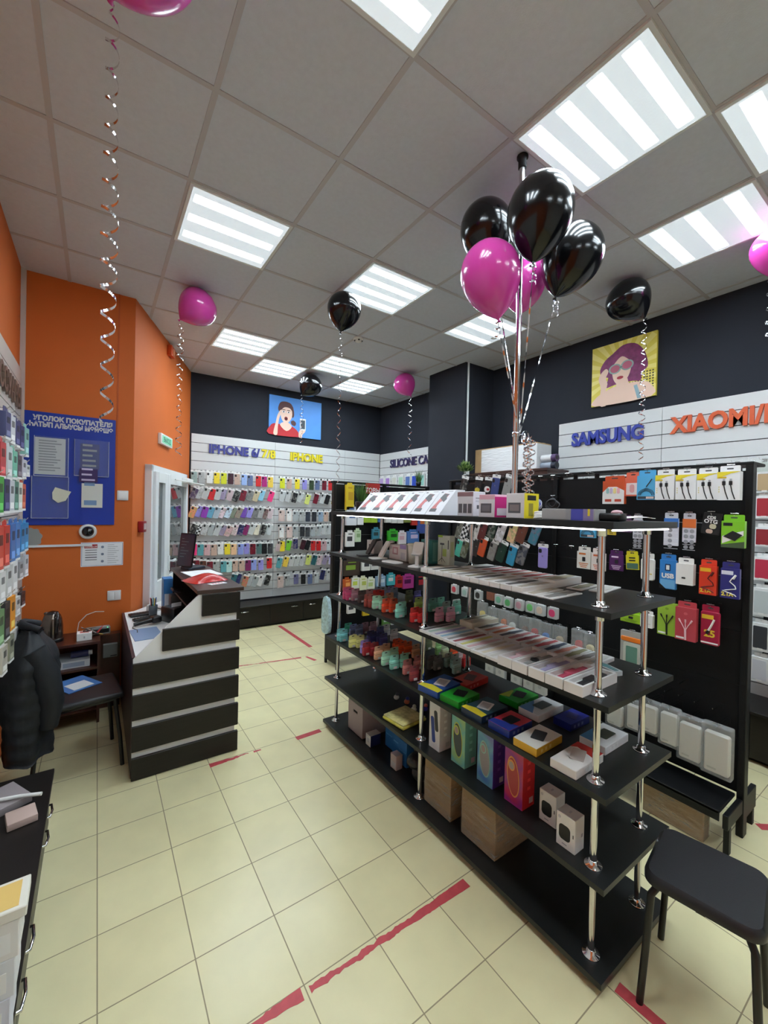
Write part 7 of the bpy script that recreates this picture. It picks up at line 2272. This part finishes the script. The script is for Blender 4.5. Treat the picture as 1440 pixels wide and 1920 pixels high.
# ---------------- packs hanging on the pale slatwall
LEFT = [
 (2.06, [(2.70, (70, 76, 120), 'navy', .15), (2.84, (206, 208, 212), 'silver', .16), (3.0, (52, 58, 110), 'dark navy', .16), (3.16, (44, 48, 100), 'deep blue', .16), (3.36, (140, 190, 180), 'sea green', .2)]),
 (1.885, [(2.58, (196, 52, 56), 'red', .19), (2.76, (206, 214, 214), 'white and teal', .19), (2.92, (120, 196, 170), 'mint', .17), (3.08, (90, 80, 90), 'smoky', .15), (3.26, (206, 206, 216), 'pearl', .13), (3.42, (216, 218, 220), 'white', .08)]),
 (1.72, [(2.54, (52, 160, 52), 'green', .2), (2.70, (40, 44, 96), 'navy', .19), (2.84, (206, 210, 214), 'white', .19), (2.98, (86, 140, 120), 'pine green', .19), (3.12, (226, 226, 210), 'cream', .19), (3.25, (206, 84, 44), 'orange', .18)]),
 (1.475, [(2.56, (206, 70, 50), 'red', .24), (2.72, (200, 56, 40), 'scarlet', .24), (2.90, (60, 110, 180), 'blue', .24), (3.06, (70, 130, 200), 'sky blue', .24), (3.24, (40, 130, 190), 'azure', .2), (3.40, (44, 140, 196), 'cyan', .2)]),
 (1.29, [(2.62, (222, 222, 220), 'white', .16), (2.80, (206, 208, 206), 'frosted', .18), (2.98, (226, 226, 226), 'bright white', .2), (3.2, (150, 152, 156), 'grey', .12), (3.42, (190, 192, 196), 'silver', .15)]),
 (1.10, [(2.60, (110, 150, 100), 'leaf green', .2), (2.76, (40, 40, 44), 'black', .22), (2.92, (232, 150, 40), 'orange', .22), (3.1, (200, 200, 196), 'pale', .12), (3.3, (52, 36, 40), 'dark brown', .1)]),
 (0.92, [(2.7, (196, 190, 176), 'sand', .16), (2.9, (140, 140, 120), 'khaki', .16), (3.1, (200, 200, 198), 'pale grey', .14)])]
lrow = ['topmost', 'second', 'third', 'fourth', 'fifth', 'sixth', 'lowest']
LH = hook_mesh(0.13, False)
for ri, (z, items) in enumerate(LEFT):
    for y, c, cn, h in items:
        mb = MB().at(rx=pi / 2)
        mb.rr(0.075, h * 0.86, 0.026, 0.004, paint(c, 0.35), z0=0, cy=-h * .05, cham=0.001)
        mb.rr(0.05, h * 0.16, 0.0008, 0.003, paint(tuple(min(255, v + 70) for v in c), 0.4), z0=0.026, cy=-h * .3)
        mb.rr(0.04, h * 0.2, 0.0008, 0.003, paint(tuple(int(v * .5) for v in c), 0.4), z0=0.026, cy=h * .12)
        o = solo('accessory_pack', '%s pack hanging on the pale slatwall by the orange wall, %s row' % (cn, lrow[ri]), 'pack', mb, (-0.385, y, z), (0, 0, pi / 2 - 0.12), 'packs on the pale slatwall')
        part('hang_tab', MB().at(rx=pi / 2).rr(0.06, 0.03, 0.0015, 0.008, paint(c, 0.35), z0=0.012, cy=h * .38 + 0.012), o)
        q = MB().at(rx=pi / 2)
        q.rr(0.0755, 0.012, 0.0262, 0.001, CARD, z0=0.0002, cy=-h * .47)
        part('barcode_label', q, o)
        hk = bpy.data.objects.new('peg_hook', LH)
        place(hk, (-0.484, y, z + h * .38 + 0.02), (0, 0, pi / 2))
        tag(hk, hook_label(o['label']), 'hook', 'peg hooks of the pale slatwall')
mb = MB()
mb.tube([(-0.40, 2.5, 1.815), (-0.40, 3.55, 1.815)], 0.006, paint((150, 146, 144), .4), 8)
mb.tube([(-0.40, 3.5, 1.815), (-0.484, 3.5, 1.815)], 0.006, paint((150, 146, 144), .4), 8)
mb.tube([(-0.40, 2.6, 1.815), (-0.484, 2.6, 1.815)], 0.006, paint((150, 146, 144), .4), 8)
solo('hanging_rail', 'grey metal rail standing off the pale slatwall between the pack rows', 'rail', mb)
mb = MB().at(rx=pi / 2)
mb.prism([(0.06 * (1 + .08 * sin(8 * a)) * cos(a), 0.075 * (1 + .08 * sin(8 * a)) * sin(a)) for a in [2 * pi * k_ / 40 for k_ in range(40)]], 0, 0.004, paint((150, 152, 150), .5))
solo('price_tag', 'grey scallop-edged tag fixed on the orange wall beside the packs', 'tag', mb, (-0.415, 4.22, 1.40))
# ---------------- on the orange walls
bd = thing('notice_board', 'blue customer notice board with white headline letters on the orange wall', 'notice board', (-0.175, 4.219, 1.94))
BB = mat('board_blue', (20, 54, 158), 0.3)
part('board', MB().box(-0.296, 0.296, -0.012, 0, -0.44, 0.45, BB, 0.002, 1), bd)
hl = MB().at(0, -0.0122, 0, rx=pi / 2)
M0 = hl.M
GL = paint((206, 206, 206), 0.4)
hl.M = M0 @ Matrix.Translation((0.015, 0.385, 0))
hl.text('УГОЛОК ПОКУПАТЕЛЯ', 0.05, GL, 0.0006, 0.003, sx=0.92)
hl.M = M0 @ Matrix.Translation((0.005, 0.335, 0))
hl.text('ҺАТЫП АЛЫУСЫ МӨЙӨШӨ', 0.05, GL, 0.0006, 0.003, sx=0.8)
part('headline_letters', hl, bd)
ACR = mat('clear_acrylic', (200, 210, 230), 0.12, alpha=0.07)
for nm, x0, x1, z0, z1 in (('pocket', -0.41, -0.195, 1.885, 2.2), ('pocket', -0.158, 0.077, 1.902, 2.2), ('pocket', -0.422, -0.191, 1.554, 1.885)):
    q = MB()
    q.box(x0 + 0.175, x1 + 0.175, -0.026, -0.024, z0 - 1.94, z1 - 1.94, ACR)
    e = paint((206, 212, 224), 0.3)
    q.box(x0 + 0.175, x0 + 0.178, -0.026, -0.012, z0 - 1.94, z1 - 1.94, e).box(x1 + 0.172, x1 + 0.175, -0.026, -0.012, z0 - 1.94, z1 - 1.94, e).box(x0 + 0.175, x1 + 0.175, -0.026, -0.012, z0 - 1.94, z0 - 1.937, e)
    part('pocket', q, bd)
def sheet(name, label, x0, x1, z0, z1, y, m, lines, lm, group=None, rot=0.0, th=0.002, poly=None):
    w, h = x1 - x0, z1 - z0
    mb = MB().at(rx=pi / 2)
    if poly:
        mb.prism([(px * w, pz * h) for px, pz in poly], 0, th, m)
    else:
        mb.box(-w / 2, w / 2, -h / 2, h / 2, 0, th, m)
    o = solo(name, label, 'paper', mb, ((x0 + x1) / 2, y, (z0 + z1) / 2), (0, rot, 0), group)
    if lines:
        l = MB().at(rx=pi / 2)
        rnd = random.Random(len(label))
        for k_ in range(lines):
            zz = h * (0.4 - 0.8 * k_ / max(1, lines - 1))
            l.box(-w * .38, w * (.1 + .28 * rnd.random()), zz, zz + h * .4 / lines, th, th + 0.0003, lm)
        part('printed_lines', l, o)
    return o
GR_ = paint((150, 152, 154), 0.6)
sheet('document', 'white printed sheet in the upper pocket of the blue board, nearest the packs', -0.405, -0.215, 1.90, 2.19, 4.206, paint((206, 208, 206), .6), 12, GR_)
sheet('leaflet', 'dark blue leaflet in the upper pocket of the blue board', -0.12, 0.01, 1.96, 2.17, 4.206, paint((44, 56, 120), .4), 5, GR_)
sheet('booklet', 'purple booklet hanging below the upper pocket of the blue board', -0.123, 0.0, 1.853, 1.962, 4.19, paint((56, 34, 92), .4), 3, paint((200, 190, 220), .5), th=0.006)
sheet('booklet', 'white booklet on the lower part of the blue board', -0.107, 0.036, 1.644, 1.843, 4.206, paint((212, 212, 204), .6), 2, paint((120, 150, 190), .5), th=0.01)
sheet('leaflet', 'cream shield-shaped leaflet tilted over the lower pocket of the blue board', -0.30, -0.17, 1.685, 1.81, 4.19, paint((222, 220, 200), .6), 0, GR_, rot=-0.25, poly=[(-.5, -.2), (-.3, -.5), (.1, -.45), (.5, .05), (.1, .3), (-.2, .5), (-.42, .2)])
o = sheet('notice_paper', 'white virus notice sheet with a red heading on the orange wall', -0.106, 0.19, 1.152, 1.353, 4.22, PAPER, 0, GR_)
q = MB().at(rx=pi / 2)
w, h = 0.296, 0.201
M0 = q.M
e = paint((120, 130, 170), .6)
for a in ((-w * .48, w * .48, h * .465, h * .475), (-w * .48, w * .48, -h * .475, -h * .465), (-w * .485, -w * .475, -h * .47, h * .47), (w * .475, w * .485, -h * .47, h * .47)):
    q.box(*a, 0.002, 0.0024, e)
q.box(-w * .42, -w * .12, h * .26, h * .42, 0.002, 0.0024, paint((176, 50, 56), .5))
q.M = M0 @ Matrix.Translation((-w * .27, h * .29, 0.0024))
q.text('COVID-19', 0.018, WT, 0.0003, 0.0004)
q.M = M0
for k_ in range(5):
    q.box(-w * .4, -w * .13, h * (.16 - .1 * k_), h * (.2 - .1 * k_), 0.002, 0.0024, G4 if k_ == 3 else GR_)
for k_ in range(10):
    q.box(w * .12, w * (.28 + .14 * ((k_ * 3) % 5) / 5), h * (.38 - .085 * k_), h * (.395 - .085 * k_), 0.002, 0.0024, GR_)
for k_ in range(3):
    q.rr(0.02, 0.02, 0.0004, 0.008, paint((120, 130, 150), .5), z0=0.002, cx=0.0, cy=h * (.3 - .3 * k_))
part('printed_text', q, o)
t = thing('dome_camera', 'white ringed black dome camera on the orange wall below the blue board', 'camera', (-0.06, 4.22, 1.445), (pi / 2, 0, 0))
part('ring', MB().lathe([(0, 0), (0.062, 0), (0.062, 0.012), (0.056, 0.026), (0.044, 0.03), (0.042, 0.022), (0, 0.022)], PLASTIC_W, 32), t)
part('dome', MB().lathe([(0.043, 0.022), (0.04, 0.036), (0.03, 0.05), (0.016, 0.059), (0, 0.062)], mat('dome_black', (10, 10, 11), 0.08, coat=0.5), 28), t)
def switch(label, x, z, w, n):
    t = thing('wall_switch', label, 'switch', (x, 4.22, z))
    part('plate', MB().box(-w / 2, w / 2, -0.012, 0, -0.042, 0.042, PLASTIC_W, 0.004), t)
    for k_ in range(n):
        a = -w * .4 + k_ * w * .8 / n
        part('rocker', MB().box(a + .001, a + w * .8 / n - .001, -0.017, -0.012, -0.032, 0.032, WHM, 0.002), t)
switch('white square light switch beside the blue board on the orange wall', 0.18, 1.753, 0.082, 1)
switch('white double light switch low on the orange wall above the counter desk', 0.13, 0.895, 0.098, 2)
def dpos(s, out=0.0):
    return tuple(DA + DU * s + DN * out)
t = thing('fire_call_point', 'dark red fire alarm call point on the orange diagonal wall by the door', 'alarm', (*dpos(0.18)[:2], 1.475), (0, 0, DANG))
part('box_body', MB().box(-0.045, 0.045, -0.045, 0, -0.05, 0.05, paint((150, 28, 36), .4), 0.005), t)
part('press_plate', MB().box(-0.028, 0.028, -0.048, -0.045, -0.025, 0.03, paint((206, 190, 190), .4)), t)
t = thing('exit_sign', 'white and green exit sign on the orange diagonal wall above the door', 'sign', (*dpos(0.855)[:2], 2.365), (0, 0, DANG))
part('sign_body', MB().box(-0.2, 0.2, -0.035, 0, -0.055, 0.055, PLASTIC_W, 0.004), t)
part('green_face', MB().box(-0.17, 0.17, -0.037, -0.035, -0.038, 0.038, mat('exit_green', (120, 196, 160), .4, emit=0.35)), t)
q = MB().at(0, -0.0372, 0, rx=pi / 2)
q.M = q.M @ Matrix.Translation((0, -0.024, 0))
q.text('ВЫХОД', 0.068, paint((30, 90, 70), .5), 0.0006, 0.001)
part('letters', q, t)
t = thing('siren_box', 'small orange-red alarm box under the ceiling on the diagonal wall', 'alarm', (*dpos(0.98)[:2], 3.36), (0, 0, DANG))
part('box_body', MB().box(-0.07, 0.07, -0.05, 0, -0.05, 0.06, paint((196, 76, 30), .4), 0.006), t)
part('lamp', MB().box(-0.03, 0.03, -0.056, -0.05, -0.03, 0.03, paint((226, 140, 90), .3)), t)
t = thing('smoke_detector', 'white smoke detector on the ceiling beside the long-ribboned black balloon', 'smoke detector', (2.221, 3.739, CEIL - 0.0005), (pi, 0, 0))
part('base', MB().lathe([(0, 0), (0.055, 0), (0.055, 0.014), (0.045, 0.02), (0, 0.02)], PLASTIC_W, 28), t)
q = MB().lathe([(0.036, 0.02), (0.034, 0.036), (0.02, 0.044), (0, 0.045)], PLASTIC_W, 24)
for k_ in range(4):
    a = k_ * pi / 2 + .4
    q.box(0.034 * cos(a) - .008, 0.034 * cos(a) + .008, 0.034 * sin(a) - .008, 0.034 * sin(a) + .008, 0.023, 0.034, BK)
part('sensor_head', q, t)
solo('ceiling_sensor', 'tiny white sensor on the ceiling past the light behind the cluster', 'sensor', MB().lathe([(0, 0), (0.03, 0), (0.028, -0.014), (0, -0.016)], PLASTIC_W, 20), (3.30, 2.86, CEIL - 0.0005))
solo('junction_box', 'small white junction box at the foot of the white conduit on the column', 'box', MB().box(-0.03, 0.03, -0.03, 0, -0.045, 0.045, PVC, 0.004), (3.64, 3.535, 2.16))
# ---------------- floor tape
def tape(label, x0, y0, x1, y1, w, ragged=0.0, seed=1, frag=False):
    d = Vector((x1 - x0, y1 - y0, 0))
    L = d.length
    n = max(4, int(L / 0.012))
    rnd = random.Random(seed)
    up, dn = [], []
    r1 = r2 = 0.0
    for i in range(n + 1):
        u = i / n
        rg = ragged * (min(1, u * 1.4) if ragged > 0 else 0)
        r1 = 0.6 * r1 + 0.4 * rnd.uniform(0, 1)
        r2 = 0.6 * r2 + 0.4 * rnd.uniform(0, 1)
        up.append((u * L, w / 2 * (1 - rg * 1.5 * r1)))
        dn.append((u * L, -w / 2 * (1 - rg * 1.5 * r2)))
    mb = MB()
    vs = [(x, y, 0.0) for x, y in up] + [(x, y, 0.0) for x, y in dn]
    vs += [(x, y, 0.0008) for x, y in up] + [(x, y, 0.0008) for x, y in dn]
    N = n + 1
    fs = []
    for i in range(n):
        fs.append((2 * N + i, 3 * N + i, 3 * N + i + 1, 2 * N + i + 1))
        fs.append((i, i + 1, 2 * N + i + 1, 2 * N + i))
        fs.append((N + i + 1, N + i, 3 * N + i, 3 * N + i + 1))
    fs += [(0, 2 * N, 3 * N, N), (n, N + n, 3 * N + n, 2 * N + n)]
    mb.add(vs, fs, TAPE)
    return solo('floor_tape', label, 'tape', mb, (x0, y0, 0.0003), (0, 0, math.atan2(d.y, d.x)), 'red tape strips on the floor')
tape('long ragged red tape strip on the floor before the display shelf', 1.40, 1.295, 0.635, 1.302, 0.046, 0.75, 3)
tape('worn red tape strip continuing toward the photo bottom edge', 0.607, 1.307, 0.40, 1.318, 0.044, 0.8, 8)
tape('short red tape strip on the floor at the counter corner', 0.62, 2.808, 0.87, 2.811, 0.045, 0.85, 5)
tape('tiny red tape scrap on the floor between two short strips', 0.905, 2.809, 0.955, 2.806, 0.02, 0.5, 6)
tape('short red tape strip touching the far end of the display shelf', 1.215, 2.806, 1.41, 2.812, 0.046, 0.0, 7)
tape('thin red tape strip crossing the aisle beyond the counter', 1.90, 4.30, 1.22, 4.41, 0.035, 0.85, 4)
tape('red tape strip running to the low black cabinet at the back', 2.14, 5.62, 2.14, 4.57, 0.05, 0.0, 9)
tape('red tape strip on the floor under the near corner of the display shelf', 1.548, 0.705, 1.565, 0.42, 0.045, 0.3, 10)
tape('red tape strip on the floor past the foot of the long peg rack', 2.985, 0.655, 3.2, 0.49, 0.045, 0.0, 12)
tape('red tape scrap beside the deck of the far rack', 2.0, 4.14, 1.96, 4.30, 0.04, 0.3, 13)
# ---------------- stool
st = thing('stool', 'black padded stool with four tube legs at the near end of the shelf', 'stool', (1.745, 0.512, 0), (0, 0, radians(10)))
mb = MB()
mb.rr(0.32, 0.32, 0.034, 0.05, LEATHER, z0=0.425, seg=8, cham=0.012)
part('seat', mb, st)
for sx_ in (-1, 1):
    for sy_ in (-1, 1):
        a, b = sx_ * 0.12, sy_ * 0.12
        part('leg', MB().tube([(a * .6, b * .6, 0.412), (a * .98, b * .98, 0.408), (a * 1.12, b * 1.12, 0.38), (a * 1.2, b * 1.2, 0.2), (a * 1.3, b * 1.3, 0.0)], 0.0115, TUBEBLK, 12), st)
part('seat_frame', MB().box(-0.13, 0.13, -0.012, 0.012, 0.40, 0.425, TUBEBLK).box(-0.012, 0.012, -0.13, 0.13, 0.40, 0.425, TUBEBLK), st)
# ================================================================== BALLOONS
def balloon_mesh(d, h, m):
    """d wide, h tall, knot at the origin, top up"""
    prof = []
    n = 22
    for i in range(n + 1):
        t_ = i / n
        z = h * t_
        # egg profile, fuller toward the top
        if t_ > 0.58:
            r = d / 2 * math.sqrt(max(0.0, 1 - ((t_ - 0.58) / 0.42) ** 2))
        else:
            r = d / 2 * math.sin(pi / 2 * t_ / 0.58) ** 0.7
        prof.append((max(r, 0.0001), z))
    prof[0] = (0.006, -0.004)
    mb = MB().lathe(prof, m, 36)
    return mb
def knot_mesh(m):
    return MB().lathe([(0.0, -0.022), (0.011, -0.02), (0.004, -0.01), (0.007, -0.003), (0.006, 0.002)], m, 14)
def curl(length, r, pitch, w, seed, taper=True, loose=0.3):
    rnd = random.Random(seed)
    pts = []
    n = max(24, int(length / pitch * 14))
    ph = rnd.random() * 6
    for i in range(n + 1):
        u = i / n
        z = -u * length
        k = 1 + loose * sin(9 * u + ph) * 0.5
        rr_ = r * k * min(1, u * 12 + .15)
        a = 2 * pi * (u * length / pitch) + 0.8 * sin(5 * u + ph)
        pts.append((rr_ * cos(a), rr_ * sin(a), z))
    return MB().strip(pts, w, SILVER)
def balloon(label, knot, tilt, d, h, pink, rib, group):
    """knot: world point of the tied neck; tilt: euler of the body"""
    t = thing('balloon', label, 'balloon', knot, (0, 0, 0), group)
    m = LATEXP if pink else LATEXB
    b = part('latex_body', balloon_mesh(d, h, m), t, (0, 0, 0), tilt)
    part('knot', knot_mesh(m), t, (0, 0, 0), tilt)
    if rib:
        part('curled_ribbon', rib, t, (0, 0, -0.012))
    return t
def toward(v):
    """euler that turns local z toward v"""
    return Vector(v).normalized().to_track_quat('Z', 'Y').to_euler()
gc = 'balloons resting under the ceiling'
def ceil_balloon(label, knot, center, d, pink, rib):
    v = Vector(center) - Vector(knot)
    h = v.length + d * 0.50
    balloon(label, knot, toward(v), d, h, pink, rib, gc)
ceil_balloon('pink balloon under the ceiling by the orange wall, with a long curled ribbon', (0.545, 3.79, 3.215), (0.655, 3.72, 3.315), 0.30, True, curl(1.12, 0.022, 0.085, 0.008, 2))
ceil_balloon('black balloon under the ceiling in the middle of the shop', (1.612, 2.997, 3.128), (1.63, 2.98, 3.30), 0.275, False, curl(1.22, 0.014, 0.1, 0.008, 4))
ceil_balloon('black balloon before the blue pop-art picture', (2.215, 5.16, 3.175), (2.312, 5.12, 3.31), 0.30, False, curl(0.62, 0.02, 0.1, 0.008, 5))
ceil_balloon('pink balloon under the ceiling beside the black column', (3.335, 4.255, 3.172), (3.27, 4.30, 3.31), 0.285, True, curl(0.82, 0.03, 0.16, 0.009, 6))
ceil_balloon('black balloon under the ceiling before the yellow picture', (3.375, 1.47, 3.175), (3.30, 1.55, 3.31), 0.31, False, curl(1.06, 0.02, 0.075, 0.008, 7))
ceil_balloon('pink balloon under the ceiling, cut by the photo edge near the black wall', (3.43, 0.77, 3.19), (3.40, 0.74, 3.325), 0.265, True, curl(0.4, 0.02, 0.08, 0.008, 8))
ceil_balloon('pink balloon cut by the top of the photo, with a very long ribbon', (0.02, 1.575, 3.27), (0.1, 1.395, 3.318), 0.28, True, curl(1.32, 0.021, 0.085, 0.009, 9))
gp_ = 'balloons tied to the chrome pole'
tie = Vector((1.741, 1.327, 2.075))
def pole_balloon(label, knot, center, d, h, pink, seed):
    t = balloon(label, knot, toward(Vector(center) - Vector(knot)), d, h, pink, curl(0.09, 0.014, 0.03, 0.007, seed), gp_)
    k = Vector(knot)
    v = tie - k
    side = v.cross(Vector((0.57, 0.82, 0))).normalized() * 0.0035
    rb = MB()
    vs, n = [], 16
    for i in range(n + 1):
        p = v * (i / n) + Vector((0, 0, -0.02 * (1 - i / n)))
        s = side.copy()
        s.rotate(Euler((0, 0, 0.9 * sin(i * 0.9))))
        vs += [tuple(p - s), tuple(p + s)]
    rb.add(vs, [(2 * i, 2 * i + 1, 2 * i + 3, 2 * i + 2) for i in range(n)], SILVER, True)
    part('taut_ribbon', rb, t)
pole_balloon('biggest black balloon at the top of the cluster on the pole', (1.597, 1.166, 2.815), (1.618, 1.154, 3.021), 0.288, 0.385, False, 21)
pole_balloon('pink balloon at the front of the cluster on the pole', (1.518, 1.292, 2.585), (1.489, 1.314, 2.765), 0.272, 0.355, True, 22)
pole_balloon('black balloon behind the pink one in the cluster on the pole', (1.789, 1.556, 3.03), (1.745, 1.579, 3.235), 0.285, 0.37, False, 23)
pole_balloon('black balloon low on the outer side of the cluster, tilted outward', (1.989, 1.306, 2.84), (2.055, 1.268, 3.035), 0.31, 0.40, False, 24)
pole_balloon('pink balloon mostly hidden at the back of the cluster', (2.01, 1.56, 2.85), (2.046, 1.56, 3.03), 0.25, 0.34, True, 25)
bw = thing('ribbon_bow', 'silver ribbon bow with curled tails tied on the chrome pole', 'ribbon', tuple(tie))
q = MB()
for k_ in range(5):
    a = k_ * 1.3
    c_ = Vector((0.02 + 0.008 * cos(a), -0.014 + 0.008 * sin(a), -0.005 - 0.008 * k_))
    q.strip([tuple(c_ + Vector((0.026 * cos(t_) * cos(a), 0.026 * cos(t_) * sin(a) * .6, 0.026 * sin(t_)))) for t_ in [2 * pi * i / 20 for i in range(21)]], 0.008, SILVER, axis=(sin(a), -cos(a), 0.2))
part('loops', q, bw)
q = MB()
q.lathe([(0.0165, -0.012), (0.019, -0.004), (0.0185, 0.006), (0.0165, 0.012)], SILVER, 20)
part('binding', q, bw, (1.722 - tie.x, 1.335 - tie.y, 0))
for k_, (ln, dx, dy) in enumerate([(0.22, 0.028, -0.02), (0.395, 0.036, -0.026), (0.385, 0.05, -0.035), (0.40, 0.044, -0.014)]):
    part('curled_tail', curl(ln, 0.014 + .002 * k_, 0.06 - 0.006 * k_, 0.008, 30 + k_), bw, (dx, dy, -0.005))
